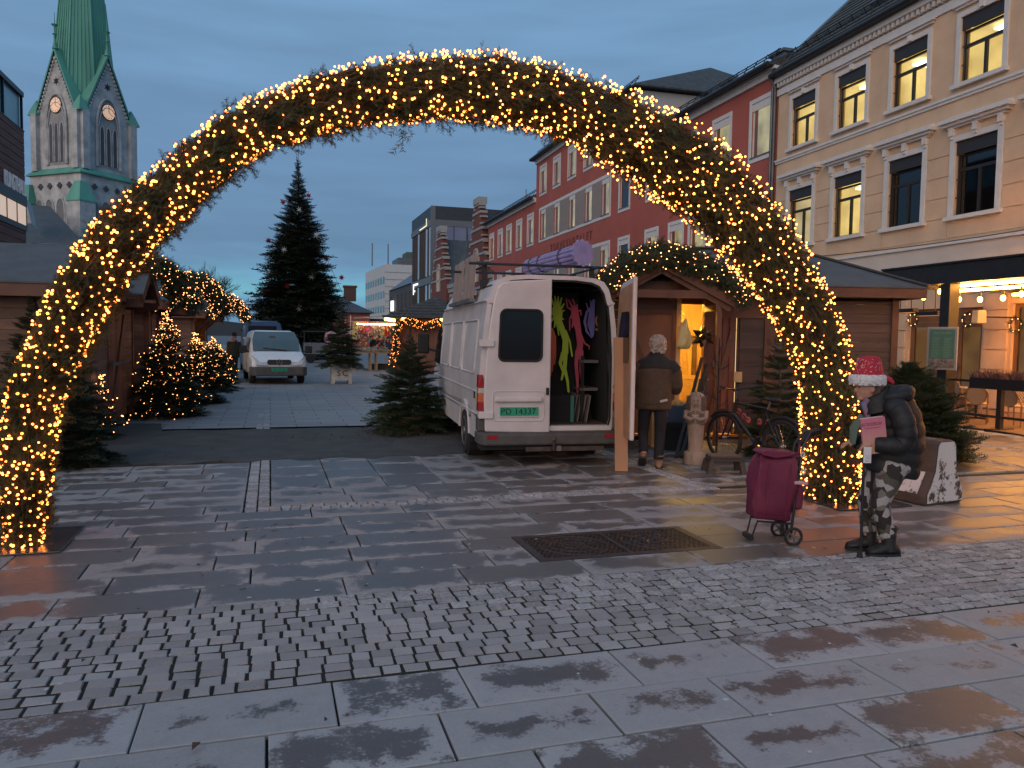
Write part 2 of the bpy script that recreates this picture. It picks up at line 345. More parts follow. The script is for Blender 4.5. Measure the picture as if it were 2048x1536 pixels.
# ================================================================ GROUND
def paving_mat(name, dry, wet, bias, rough_wet=0.24, brick=None, edge=0.8):
    m = bpy.data.materials.new(name); m.use_nodes = True; N, L = m.node_tree.nodes, m.node_tree.links; b = N['Principled BSDF']
    def math_(op, a, c, d=None):
        n = N.new('ShaderNodeMath'); n.operation = op
        for i, x in enumerate((a, c, d)):
            if x is None: continue
            if isinstance(x, (int, float)): n.inputs[i].default_value = x
            else: L.new(x, n.inputs[i])
        return n.outputs[0]
    tc = N.new('ShaderNodeTexCoord'); sp = N.new('ShaderNodeSeparateXYZ'); L.new(tc.outputs['Generated'], sp.inputs[0])
    ge = N.new('ShaderNodeNewGeometry'); oi = N.new('ShaderNodeObjectInfo')
    def noise(sc, det):
        n = N.new('ShaderNodeTexNoise'); n.inputs['Scale'].default_value = sc; n.inputs['Detail'].default_value = det; n.inputs['Roughness'].default_value = 0.62
        L.new(ge.outputs['Position'], n.inputs[0]); return n.outputs[0]
    n1, n2, n3, n4 = noise(2.9, 4), noise(9.0, 6), noise(140.0, 2), noise(48.0, 5)
    u, v = sp.outputs[0], sp.outputs[1]
    du = math_('MULTIPLY', math_('MINIMUM', u, math_('SUBTRACT', 1.0, u)), 2.2); dv = math_('MINIMUM', v, math_('SUBTRACT', 1.0, v))
    d = math_('MINIMUM', du, dv)
    s = math_('MULTIPLY_ADD', d, edge, math_('ADD', bias, math_('MULTIPLY', math_('SUBTRACT', v, 0.5), 0.12)))
    s = math_('ADD', s, math_('MULTIPLY', math_('SUBTRACT', n1, 0.5), 1.3)); s = math_('ADD', s, math_('MULTIPLY', math_('SUBTRACT', n2, 0.5), 0.85)); s = math_('ADD', s, math_('MULTIPLY', math_('SUBTRACT', n4, 0.5), 0.55))
    s = math_('ADD', s, math_('MULTIPLY', math_('SUBTRACT', oi.outputs['Random'], 0.5), 0.50))
    mr = N.new('ShaderNodeMapRange'); mr.interpolation_type = 'SMOOTHSTEP'; mr.inputs[1].default_value = 0.0; mr.inputs[2].default_value = 0.20; L.new(s, mr.inputs[0]); wetf = mr.outputs[0]
    tone = math_('ADD', math_('MULTIPLY', oi.outputs['Random'], 0.30), math_('ADD', 0.42, math_('ADD', math_('MULTIPLY', n3, 0.30), math_('ADD', math_('MULTIPLY', n4, 0.30), math_('MULTIPLY', n2, 0.30)))))
    mx = N.new('ShaderNodeMix'); mx.data_type = 'RGBA'; mx.inputs[6].default_value = (*dry, 1); mx.inputs[7].default_value = (*wet, 1); L.new(wetf, mx.inputs[0])
    sc = N.new('ShaderNodeVectorMath'); sc.operation = 'SCALE'; L.new(mx.outputs[2], sc.inputs[0]); L.new(tone, sc.inputs[3]); colr = sc.outputs[0]
    if brick:
        bt = N.new('ShaderNodeTexBrick'); bt.inputs['Scale'].default_value = 1.0; bt.inputs['Brick Width'].default_value = brick[0]; bt.inputs['Row Height'].default_value = brick[1]; bt.inputs['Mortar Size'].default_value = 0.012
        bt.inputs['Color1'].default_value = (0.85, 0.85, 0.85, 1); bt.inputs['Color2'].default_value = (1.1, 1.1, 1.1, 1); bt.inputs['Mortar'].default_value = (0.45, 0.45, 0.45, 1)
        L.new(ge.outputs['Position'], bt.inputs[0]); mm = N.new('ShaderNodeVectorMath'); mm.operation = 'MULTIPLY'; L.new(colr, mm.inputs[0]); L.new(bt.outputs[0], mm.inputs[1]); colr = mm.outputs[0]
    L.new(colr, b.inputs['Base Color'])
    rr = N.new('ShaderNodeMapRange'); rr.inputs[3].default_value = 0.72; rr.inputs[4].default_value = rough_wet; L.new(wetf, rr.inputs[0]); L.new(rr.outputs[0], b.inputs['Roughness'])
    bp = N.new('ShaderNodeBump'); bp.inputs['Strength'].default_value = 0.35; bp.inputs['Distance'].default_value = 0.004; L.new(math_('ADD', n3, math_('MULTIPLY', n2, 1.5)), bp.inputs['Height']); L.new(bp.outputs[0], b.inputs['Normal'])
    b.inputs['Specular IOR Level'].default_value = 0.36
    MATS[name] = m; return m
SLAB_F = paving_mat('front granite slab', (0.300, 0.303, 0.308), (0.084, 0.080, 0.079), -0.19, 0.44)
SLAB_M = paving_mat('damp granite slab', (0.280, 0.270, 0.266), (0.106, 0.098, 0.095), 0.02, 0.38)
FARPAVE = paving_mat('far paving', (0.215, 0.215, 0.22), (0.12, 0.12, 0.122), -0.25, 0.4, brick=(0.95, 0.40), edge=0.0)
COB = mat('cobble granite', (0.40, 0.395, 0.398), 0.8, spec=0.3, scale=34, c2=(0.22, 0.217, 0.22), bump=0.35, rnd=0.22)
BED = mat('dark joint grit', (0.012, 0.011, 0.010), 0.98, 0.5, 30, c2=(0.014, 0.018, 0.010))
ASPH = mat('patched asphalt', (0.095, 0.092, 0.088), 0.85, scale=2.2, c2=(0.060, 0.060, 0.058), bump=0.9, bscale=160)
GROUND = mat('plaza ground', (0.10, 0.10, 0.105), 0.7, 0.3, 0.4)

gm = MB().quad((-1500, -600, -0.06), (1500, -600, -0.06), (1500, 2400, -0.06), (-1500, 2400, -0.06)).build('ground', GROUND)
struct(gm, 'wide grey ground of the town square')
struct(MB().quad((-14, 0.2, -0.028), (13.6, 0.2, -0.028), (13.6, 15.6, -0.028), (-14, 15.6, -0.028)).build('joint_bed', BED), 'dark grit between the paving stones')
far = MB()
for a, b_, c, d_ in ((-12, 15.2, 13.5, 15.6), (-30, 15.6, 45, 130)): far.quad((a, b_, 0.0), (c, b_, 0.0), (c, d_, 0.0), (a, d_, 0.0))
struct(far.build('plaza_paving', FARPAVE), 'far part of the paved square')

R0 = random.Random(3)
def unit_slab(k):
    r = random.Random(k); e = 0.012; mb = MB(); j = lambda: r.uniform(-0.003, 0.003)
    A = [(0+j(), 0+j()), (1+j(), 0+j()), (1+j(), 1+j()), (0+j(), 1+j())]; ex, ey = 0.006, 0.013
    I = [(A[0][0]+ex, A[0][1]+ey), (A[1][0]-ex, A[1][1]+ey), (A[2][0]-ex, A[2][1]-ey), (A[3][0]+ex, A[3][1]-ey)]
    mb.rings([[(x, y, -0.05) for x, y in A], [(x, y, -0.004) for x, y in A], [(x, y, 0) for x, y in I]], False, True)
    me = bpy.data.meshes.new('slab'); me.from_pydata(mb.v, [], mb.f); return me
SL_F = [unit_slab(i) for i in range(5)]; SL_M = [m_.copy() for m_ in SL_F]
for m_ in SL_F: m_.materials.append(SLAB_F)
for m_ in SL_M: m_.materials.append(SLAB_M)
def inview(x, y, mx=260):
    v = Vector((x, y, 0))-Vector((0, 0, HC)); z = v.dot(_f)
    if z < 0.5: return False
    px = 1024+F_PX*v.dot(_r)/z; py = 768-F_PX*v.dot(_u)/z
    return -mx < px < 2048+mx and py < 1536+mx*1.2
def slab(par, x0, x1, y0, y1, meshes, gap=0.012):
    if not inview((x0+x1)/2, (y0+y1)/2): return
    o = bpy.data.objects.new('slab', meshes[R0.randrange(len(meshes))]); col.objects.link(o); o.parent = par
    o.location = (x0+gap/2, y0+gap/2, R0.uniform(-0.003, 0.0015)); o.scale = (x1-x0-gap, y1-y0-gap, 1); o.rotation_euler = (R0.uniform(-.002, .002), R0.uniform(-.001, .001), 0)
front = struct(thing('front_paving', 'large granite slabs in front of the cobbled band', None)); del front['label']; front['label'] = 'large granite slabs in front of the cobbled band'
S_ = 1.0741
rows = [(3.46, 3.92, [-1.5, -0.57, 0.29, 0.935, 1.80, 2.57, 3.33, 4.12, 4.95, 5.8]), (3.04, 3.46, [-1.6, -0.75, -0.02, 0.735, 1.49, 2.15, 3.04, 3.92, 4.7, 5.5]),
        (2.62, 3.04, [-1.3, -0.36, 0.40, 1.06, 1.86, 2.60, 3.42, 4.2, 5.0]), (2.20, 2.62, [-1.2, -0.5, 0.2, 0.95, 1.7, 2.4, 3.2, 4.0]), (1.78, 2.20, [-1.0, -0.2, 0.6, 1.3, 2.1, 2.9]), (1.36, 1.78, [-0.6, 0.2, 0.9, 1.7, 2.5])]
for y0, y1, xs in rows:
    for a, b_ in zip(xs, xs[1:]): slab(front, a, b_, y0, y1, SL_F)
mid = struct(thing('middle_paving', 'damp granite slabs under and around the light arch', None))
ys = [5.24, 5.65, 6.05, 6.43, 6.84, 7.24, 7.60, 7.96]
GR = (2.01, 3.63, 5.65, 6.43)     # the iron grate
PL = [(-2.55, -1.58, 6.80, 7.66), (5.62, 6.55, 6.60, 7.45)]
def hits(x0, x1, y0, y1, b): return x0 < b[1]-0.02 and x1 > b[0]+0.02 and y0 < b[3]-0.02 and y1 > b[2]+0.02
def slab_cut(x0, x1, y0, y1):
    for b in (GR,):
        if hits(x0, x1, y0, y1, b):
            if x0 < b[0]-0.08: slab(mid, x0, b[0], y0, y1, SL_M)
            if x1 > b[1]+0.08: slab(mid, b[1], x1, y0, y1, SL_M)
            return
    slab(mid, x0, x1, y0, y1, SL_M)
def row(y0, y1, xa, xb, lo=0.8, hi=1.02):
    x = xa-R0.uniform(0, 0.0)
    first = True
    while x < xb-0.2:
        w = R0.uniform(lo, hi)
        if first: w *= R0.uniform(0.35, 1.0); first = False
        x1 = min(x+w, xb)
        if xb-x1 < 0.3: x1 = xb
        slab_cut(x, x1, y0, y1); x = x1
for y0, y1 in zip(ys, ys[1:]):
    row(y0, y1, -8.0, 10.15)
yl = [7.96+0.385*i for i in range(9)]
for y0, y1 in zip(yl, yl[1:]): row(y0, y1, -8.5, -0.26)
row(8.20, 8.60, 0.0, 4.78); row(8.60, 9.02, 0.0, 4.78)
x = 0.0
for w in (0.66, 0.64, 0.68, 0.65, 0.66, 0.64, 0.66, 0.20):
    y = 9.02+R0.uniform(-0.0, 0.0)
    while y < 11.1:
        l = R0.uniform(0.55, 0.95); y1 = y+l if 11.25-(y+l) > 0.3 else 11.25
        if x+w <= 4.79: slab(mid, x, x+w, y, y1, SL_M)
        y = y1
    x += w
y = 8.20
while y < 12.2: row(y, y+0.40, 5.04, 10.15); y += 0.40
y = 5.24
while y < 13.0: row(y, y+0.45, 10.36, 11.72, 0.7, 0.9); row(y, y+0.45, 11.92, 13.45, 0.7, 0.9); y += 0.45

# cobbles
def cobble_mesh(k):
    r = random.Random(100+k); n = 8; base = []
    for i in range(n):
        a = math.pi/8+2*math.pi*i/n; x = max(-1, min(1, 2.5*math.cos(a)))*0.5; y = max(-1, min(1, 2.5*math.sin(a)))*0.5
        base.append((x*r.uniform(0.95, 1.05), y*r.uniform(0.95, 1.05)))
    tz = [r.uniform(-0.004, 0.004) for _ in range(n)]
    mb = MB().rings([[(x, y, -0.05) for x, y in base], [(x*0.985, y*0.985, -0.008) for x, y in base], [(x*0.93, y*0.91, tz[i]) for i, (x, y) in enumerate(base)]], False, True)
    me = bpy.data.meshes.new('cobble'); me.from_pydata(mb.v, [], mb.f); me.materials.append(COB); return me
CM = [cobble_mesh(i) for i in range(10)]
band = struct(thing('cobbled_band', 'band of small grey granite cobbles crossing the square', None))
MB().quad((-4, 3.925, -0.008), (9, 3.925, -0.008), (9, 5.238, -0.008), (-4, 5.238, -0.008)).build('joint_filler', BED, band)
cob = []
nrow = 12
for r in range(nrow):
    y0 = 3.93+r*(5.235-3.93)/nrow; h = (5.235-3.93)/nrow; x = -3.0+R0.random()*0.1
    while x < 8.2:
        w = R0.uniform(0.105, 0.15); cob.append((x+w/2+0.0, y0+h/2+R0.uniform(-.004, .004)+0.008*math.sin(x*1.7), w-R0.uniform(.010, .018), h-R0.uniform(.014, .021), R0.uniform(-.03, .03), R0.uniform(-.004, .004))); x += w
cob = [c for c in cob if inview(c[0], c[1], 60)]
def scr(c):
    v = Vector((c[0], c[1], 0))-Vector((0, 0, HC)); z = v.dot(_f); px = 1024+F_PX*v.dot(_r)/z
    return (0 if 0 < px < 2048 else 100)+z
cob.sort(key=scr)
rest = MB()
def cob_add(mb, c):
    me = CM[R0.randrange(10)]; M_ = Matrix.Translation((c[0], c[1], c[5])) @ Matrix.Rotation(c[4], 4, 'Z') @ Matrix.Diagonal((c[2], c[3], 1, 1))
    mb.add([v.co for v in me.vertices], [tuple(p.vertices) for p in me.polygons], M_)
for i, c in enumerate(cob):
    if i < 300:
        o = bpy.data.objects.new('cobble', CM[R0.randrange(10)]); col.objects.link(o); o.parent = band
        o.location = (c[0], c[1], c[5]); o.rotation_euler = (R0.uniform(-.02, .02), R0.uniform(-.02, .02), c[4]); o.scale = (c[2], c[3], 1)
    else: cob_add(rest, c)
rest.build('far_cobbles', COB, band, kind='stuff')
strip = MB()
def strip_rows(x0, x1, y0, y1, along):
    n = 2
    for r in range(n):
        t = (x0 if along == 'x' else y0)
        end = x1 if along == 'x' else y1
        while t < end-0.05:
            w = R0.uniform(0.085, 0.125)
            if along == 'x': h = (y1-y0)/n; cob_add(strip, (t+w/2, y0+h*(r+.5), w-.012, h-.012, R0.uniform(-.06, .06), R0.uniform(-.004, .003)))
            else: h = (x1-x0)/n; cob_add(strip, (x0+h*(r+.5), t+w/2, h-.012, w-.012, R0.uniform(-.06, .06), R0.uniform(-.004, .003)))
            t += w
strip_rows(-0.02, 5.04, 7.965, 8.19, 'x'); strip_rows(-0.255, -0.005, 7.97, 11.2, 'y'); strip_rows(4.79, 5.03, 8.2, 12.0, 'y'); strip_rows(10.16, 10.35, 6.5, 13.0, 'y'); strip_rows(11.73, 11.91, 7.5, 13.0, 'y')
strip_rows(-0.255, -0.005, 14.95, 19.0, 'y'); strip_rows(13.46, 13.78, 8.0, 16.5, 'y')
struct(strip.build('cobble_strips', COB, None), 'narrow double rows of cobbles between the slabs'); 
# asphalt patch with a ragged edge
pts = []
for i in range(61): xx = -4.2+i*0.17; pts.append((xx, 11.18+0.10*math.sin(i*1.3)+R0.uniform(-.06, .06)+(0.12 if xx > 2.7 else 0)))
for i in range(61): xx = -4.2+(60-i)*0.17; pts.append((xx, 14.9+0.05*math.sin(i*.9)+R0.uniform(-.05, .05)+(1.3 if xx < -1.9 else 0)))
am = MB(); n_ = len(pts); am.add([(x, y, 0.006) for x, y in pts]+[(x, y, -0.03) for x, y in pts], [tuple(range(n_))]+[(i, (i+1) % n_, n_+(i+1) % n_, n_+i) for i in range(n_)])
struct(am.build('asphalt_patch', ASPH), 'dark asphalt patch across the lane between the stalls')
# terrace floor by the restaurant
TERR = mat('terrace boards', (0.20, 0.125, 0.08), 0.5, 0.3, 3, stretch=(1, 8, 1))
struct(MB().quad((13.78, 4.0, 0.03), (18.6, 4.0, 0.03), (18.6, 22, 0.03), (13.78, 22, 0.03)).build('terrace_floor', TERR), 'warm lit floor of the restaurant terrace')

# iron grate
IRON = mat('rusty cast iron', (0.085, 0.055, 0.042), 0.55, scale=9, c2=(0.045, 0.035, 0.032), metal=0.5, bump=0.3)
gt = thing('iron_grate', 'rusty cast iron drain grate of two panels set in the paving', 'grate', (GR[0], GR[2], 0))
gw, gd = GR[1]-GR[0], GR[3]-GR[2]
MB().quad((0, 0, -0.05), (gw, 0, -0.05), (gw, gd, -0.05), (0, gd, -0.05)).build('pit', mat('black pit', (0.006, 0.006, 0.006), 0.9, 0), gt)
fm = MB()
for a in ((0, gw, 0, 0.07), (0, gw, gd-0.07, gd), (0, 0.07, 0.07, gd-0.07), (gw-0.07, gw, 0.07, gd-0.07), (gw/2-0.02, gw/2+0.02, 0.07, gd-0.07)): fm.bx(a[0], a[1], a[2], a[3], -0.05, 0.001)
fm.build('frame', IRON, gt)
for k in range(2):
    x0 = 0.085 if k == 0 else gw/2+0.03; x1 = gw/2-0.03 if k == 0 else gw-0.085; y0, y1 = 0.085, gd-0.085; p = MB(); cx, cy_ = (x0+x1)/2, (y0+y1)/2
    nr = 15; rh = (y1-y0)/nr
    for i in range(nr+1): p.bx(x0, x1, y0+i*rh-0.005, y0+i*rh+0.005, -0.03, -0.002)
    for i in range(nr):
        xx = x0+(0.022 if i % 2 else 0.0)
        while xx < x1: p.bx(xx-0.006, xx+0.006, y0+i*rh, y0+(i+1)*rh, -0.03, -0.0035); xx += 0.046
    for rr in (0.10, 0.20, 0.29): p.tube([(cx+rr*math.cos(a*math.pi/14), cy_+rr*0.97*math.sin(a*math.pi/14), -0.004) for a in range(28)], 0.007, 4, closed=True)
    for a in range(8): p.bar((cx, cy_, -0.004), (cx+0.31*math.cos(a*math.pi/4), cy_+0.31*math.sin(a*math.pi/4), -0.004), 0.012)
    p.build('grille', IRON, gt, kind='stuff')
# litter: fallen leaves, chewing gum spots, twigs
LEAF = mat('dead leaf', (0.07, 0.045, 0.03), 0.8, 0.4, 20); lf = MB()
for i in range(260):
    if i < 110: x, y = R0.gauss(2.1, 0.9), R0.gauss(13.4, 0.5)
    else: x, y = R0.uniform(-2.2, 6), R0.uniform(3, 24)
    a = R0.uniform(0, 6.28); s = R0.uniform(0.012, 0.035); z = 0.012+R0.random()*0.012
    lf.add([(x+s*math.cos(a), y+s*math.sin(a), z), (x-s*.5*math.sin(a), y+s*.5*math.cos(a), z+R0.random()*0.012), (x-s*math.cos(a), y-s*math.sin(a), z), (x+s*.5*math.sin(a), y-s*.5*math.cos(a), z+R0.random()*0.015)], [(0, 1, 2, 3)])
for i in range(40):
    x, y = R0.uniform(-1.5, 5), R0.uniform(4.5, 10); a = R0.uniform(0, 6.28); l = R0.uniform(.03, .09); lf.bar((x, y, .008), (x+l*math.cos(a), y+l*math.sin(a), .010), 0.004)
tag(lf.build('fallen_leaves', LEAF), 'scattered dead leaves and twigs on the paving', 'leaves', kind='stuff')
GUM = mat('trodden gum', (0.42, 0.42, 0.42), 0.7, 0.1); gu = MB()
for i in range(70):
    x, y = R0.uniform(-1.4, 5.5), R0.uniform(2.6, 9); r = R0.uniform(.006, .016); gu.lathe([(r, 0.002), (r*.8, 0.0045)], 7, Matrix.Translation((x, y, 0)), R0.uniform(.7, 1.3), R0.uniform(.7, 1.2))
tag(gu.build('gum_spots', GUM), 'pale trodden chewing gum spots on the paving', 'gum', kind='stuff')
# ================================================================ FACADES ON THE RIGHT
WHITE_TRIM = mat('white painted trim', (0.62, 0.60, 0.58), 0.6, 0.06, 4, bump=0.1)
BEIGE = mat('beige plaster', (0.62, 0.43, 0.285), 0.85, 0.10, 1.2, bump=0.15, bscale=60)
BANDW = mat('pale plaster band', (0.60, 0.52, 0.45), 0.8, 0.06, 1.0)
REDP = mat('red plaster', (0.38, 0.098, 0.074), 0.88, 0.10, 0.6, bump=0.12, bscale=50)
GREYP = mat('grey infill plaster', (0.27, 0.23, 0.205), 0.85, 0.06, 2)
ROOFD = mat('dark slate roof', (0.045, 0.048, 0.050), 0.6, 0.35, 3, bump=0.4)
ROOFM = mat('mossy tile roof', (0.070, 0.068, 0.055), 0.75, scale=2, c2=(0.035, 0.037, 0.034), bump=0.5)
DKMET = mat('dark metal', (0.030, 0.032, 0.036), 0.45, 0.15, 5, metal=0.4)
ZINC = mat('zinc sheet', (0.13, 0.135, 0.145), 0.45, 0.2, 2, metal=0.5)
SHUT = mat('charcoal shutter box', (0.028, 0.025, 0.026), 0.55, 0.1, 5)
BRONZE = mat('dark brown frame', (0.022, 0.018, 0.016), 0.45, 0.1, 5)
WFRAME = mat('white window frame', (0.58, 0.58, 0.58), 0.5, 0.05, 4)
PANE = glass('window glass', clear=0.82)
def lit(name, c, s): 
    if name in MATS: return MATS[name]
    m = bpy.data.materials.new(name); m.use_nodes = True; N, L = m.node_tree.nodes, m.node_tree.links; b = N['Principled BSDF']
    b.inputs['Base Color'].default_value = (*[x*0.5 for x in c], 1); b.inputs['Roughness'].default_value = 0.8
    tc = N.new('ShaderNodeTexCoord'); no = N.new('ShaderNodeTexNoise'); no.inputs['Scale'].default_value = 1.3; no.inputs['Detail'].default_value = 2; L.new(tc.outputs['Object'], no.inputs[0])
    mr = N.new('ShaderNodeMapRange'); mr.inputs[1].default_value = 0.3; mr.inputs[2].default_value = 0.7; mr.inputs[3].default_value = s*0.5; mr.inputs[4].default_value = s*1.25; L.new(no.outputs[0], mr.inputs[0])
    b.inputs['Emission Color'].default_value = (*c, 1); L.new(mr.outputs[0], b.inputs['Emission Strength']); MATS[name] = m; return m
ROOM = lit('lit office room', (1.0, 0.76, 0.26), 0.50); ROOM_DIM = lit('dim lit room', (1.0, 0.80, 0.40), 0.34); ROOM_DARK = mat('dark room', (0.03, 0.03, 0.035), 0.9, 0.2, 1); CURT = lit('lit curtain', (0.95, 0.80, 0.42), 0.42)
LAMP = glow('office ceiling lamp', (1.0, 0.93, 0.72), 5.0)
Mx = Matrix.Identity(4)
def wall_with_holes(mb, x0, x1, z0, z1, holes, y0, y1):
    """wall slab between y0 (back) and y1 (face) with rectangular openings"""
    xs = sorted({x0, x1, *[h[0] for h in holes], *[h[1] for h in holes]}); zs = sorted({z0, z1, *[h[2] for h in holes], *[h[3] for h in holes]})
    xs = [x for x in xs if x0 <= x <= x1]; zs = [z for z in zs if z0 <= z <= z1]
    idx = {}
    def vid(i, j):
        if (i, j) not in idx: idx[(i, j)] = len(mb.v); mb.v.append((xs[i], y1, zs[j]))
        return idx[(i, j)]
    for i in range(len(xs)-1):
        for j in range(len(zs)-1):
            cx, cz = (xs[i]+xs[i+1])/2, (zs[j]+zs[j+1])/2
            if any(h[0] < cx < h[1] and h[2] < cz < h[3] for h in holes): continue
            mb.f.append((vid(i, j), vid(i, j+1), vid(i+1, j+1), vid(i+1, j)))
    for a, b_, c, d in holes:
        for q in (((a, y1, c), (a, y0, c), (a, y0, d), (a, y1, d)), ((b_, y1, c), (b_, y1, d), (b_, y0, d), (b_, y0, c)), ((a, y1, d), (a, y0, d), (b_, y0, d), (b_, y1, d)), ((a, y1, c), (b_, y1, c), (b_, y0, c), (a, y0, c))): mb.quad(*q)
    return mb
# ---- beige building. local x runs away from the camera, local y points out over the square
t_b = 0.041; ang_b = math.pi/2-math.atan(t_b); CX, CYb = 18.65, 26.15
bei = thing('beige_building', 'beige plastered three storey building with white window trim above the restaurant', 'building', (CX, CYb, 0), ang_b)
wc = [-1.63-2.585*i for i in range(9)]
W3 = (8.93, 10.74); W2 = (5.30, 7.36); hw = 0.70
holes = []
for c in wc: holes += [(c-hw, c+hw, *W3), (c-hw, c+hw, *W2)]
door_holes = [(-9.85, -7.2, 0.03, 2.75), (-12.4, -10.75, 0.5, 2.8), (-6.6, -5.0, 0.4, 2.75), (-15.6, -13.2, 0.5, 2.8), (-4.2, -1.2, 0.4, 2.75)]
wall_with_holes(MB(), -24.0, -0.02, 0.0, 11.75, holes+door_holes, -0.30, 0.0).build('wall', BEIGE, bei)
MB().bx(-24.0, -0.02, -9, -8.8, 0, 11.7).bx(-0.3, -0.05, -8.8, -0.05, 0, 11.7).bx(-24, -23.8, -8.8, -0.05, 0, 11.7).build('back_wall', BEIGE, bei)
MB().bx(-24, 0.0, -0.05, 0.10, 3.93, 4.52).build('shop_band', BANDW, bei)
m_ = MB().bx(-24, 0.01, 0.0, 0.17, 4.52, 4.60).bx(-24, 0.01, 0.0, 0.14, 3.86, 3.93).bx(-24, 0.01, 0.0, 0.05, 8.52, 8.60).bx(-24, 0.01, 0.0, 0.09, 8.60, 8.67)
m_.build('string_course', WHITE_TRIM, bei)
gro = MB()      # plank-like rustication of the first floor: raised courses with gaps
for i in range(5):
    z0 = 4.72+i*0.585; z1 = z0+0.555
    segs = []; prev = -24.0
    for c in sorted(wc): segs.append((prev, c-0.88)); prev = c+0.88
    segs.append((prev, -0.06))
    for a, b_ in segs:
        if z0 > 5.1: gro.bx(a, b_, 0.0, 0.022, z0, z1)
    if z0 < 5.1:
        x = -24.0
        while x < -0.1: gro.bx(x, min(-0.06, x+2.57), 0.0, 0.022, z0, z1-0.05); x += 2.585
gro.build('rustication', BEIGE, bei)
den = MB().bx(-24, 0.02, 0.0, 0.20, 11.56, 11.75).bx(-24, 0.02, 0.0, 0.06, 11.10, 11.34)
den.build('cornice', WHITE_TRIM, bei)
dm = MB(); x = -24.0
while x < -0.1: dm.bx(x, x+0.10, 0.0, 0.15, 11.40, 11.56); x += 0.2
dm.build('dentils', WHITE_TRIM, bei, kind='stuff')
dm = MB(); 
def surround(par, a, b_, c, d, w, y, sill=True, m=WHITE_TRIM):
    mb = MB().bx(a-w, a, 0, y, c, d+w).bx(b_, b_+w, 0, y, c, d+w).bx(a, b_, 0, y, d, d+w)
    if sill: mb.bx(a-w-0.06, b_+w+0.06, 0, y+0.09, c-0.11, c)
    else: mb.bx(a-w, b_+w, 0, y, c-w, c)
    return mb.build('surround', m, par)
random.seed(11)
for i, c in enumerate(wc):
    for k, (z0, z1) in enumerate((W3, W2)):
        win = MB().bx(c-hw, c+hw, -0.06, -0.02, z1-0.36, z1).build('shutter_box', SHUT, bei)
        fr = MB(); y0, y1 = -0.20, -0.13; x0, x1 = c-hw, c+hw-0.0; zt = z1-0.36; zm = zt-0.42
        for q in ((x0, x0+0.07, z0, zt), (x1-0.07, x1, z0, zt), (x0+0.07, x1-0.07, z0, z0+0.07), (x0+0.07, x1-0.07, zt-0.06, zt), (x0+0.07, x1-0.07, zm-0.045, zm+0.045), (c-0.045, c+0.045, z0+0.07, zm-0.045)): fr.bx(q[0], q[1], y0, y1, q[2], q[3])
        f = fr.build('window', BRONZE, bei)
        MB().quad((x0, -0.165, z0), (x0, -0.165, zt), (x1, -0.165, zt), (x1, -0.165, z0)).build('pane', PANE, f)
        # guide rail of the shutter on the far jamb
        MB().bx(x1-0.10, x1-0.075, -0.045, -0.02, z0, zt).bx(x1-0.10, x1-0.02, -0.045, -0.025, z0+0.5, z0+0.53).bx(x1-0.10, x1-0.02, -0.045, -0.025, z0+1.0, z0+1.03).build('shutter_rail', SHUT, bei)
        rm = ROOM if (k == 0 or i == 1) else (ROOM_DIM if i == 0 else ROOM_DARK)
        room = MB().quad((x0-.3, -2.4, z0-.3), (x0-.3, -2.4, zt+.3), (x1+.3, -2.4, zt+.3), (x1+.3, -2.4, z0-.3)).quad((x0-.3, -2.4, zt+.1), (x1+.3, -2.4, zt+.1), (x1+.3, -.31, zt+.1), (x0-.3, -.31, zt+.1)).quad((x1+.3, -2.4, z0-.3), (x1+.3, -2.4, zt+.3), (x1+.3, -.31, zt+.3), (x1+.3, -.31, z0-.3)).quad((x0-.3, -2.4, z0-.3), (x0-.3, -2.4, zt+.3), (x0-.3, -.31, zt+.3), (x0-.3, -.31, z0-.3)).quad((x0-.3, -2.4, z0-.3), (x1+.3, -2.4, z0-.3), (x1+.3, -.31, z0-.3), (x0-.3, -.31, z0-.3))
        room.build('room', rm, bei)
        if rm is ROOM: MB().bx(c-.1+0.2*(i % 3), c+0.32+0.2*(i % 3), -1.5, -0.7, zt-0.02, zt+0.03).build('ceiling_lamp', LAMP, bei)
        if k == 0:
            surround(bei, c-hw, c+hw, z0, z1, 0.14, 0.05); ks = MB().bx(c-0.07, c+0.07, 0.0, 0.10, z1+0.02, z1+0.20).build('keystone', WHITE_TRIM, bei)
            MB().bx(c-0.88, c+0.88, 0.0, 0.07, z1+0.24, z1+0.31).bx(c-0.95, c+0.95, 0, 0.13, z1+0.31, z1+0.38).build('ledge', WHITE_TRIM, bei)
        else:
            surround(bei, c-hw, c+hw, z0, z1, 0.16, 0.06)
            MB().bx(c-0.95, c+0.95, 0, 0.11, z1+0.38, z1+0.44).bx(c-1.06, c+1.06, 0, 0.19, z1+0.44, z1+0.52).bx(c-1.15, c+1.15, 0, 0.28, z1+0.52, z1+0.62).add([(c-1.15, 0, z1+.62), (c+1.15, 0, z1+.62), (c+1.15, .28, z1+.62), (c-1.15, .28, z1+.62), (c-1.0, 0, z1+.74), (c+1.0, 0, z1+.74)], [(3, 2, 5, 4), (0, 3, 4), (2, 1, 5)]).build('pediment', WHITE_TRIM, bei)
            for s in (-0.80, 0, 0.80): MB().box((c+s, 0.07, z1+0.28), (0.14, 0.14, 0.22)).box((c+s, 0.05, z1+0.13), (0.10, 0.10, 0.10)).build('bracket', WHITE_TRIM, bei)
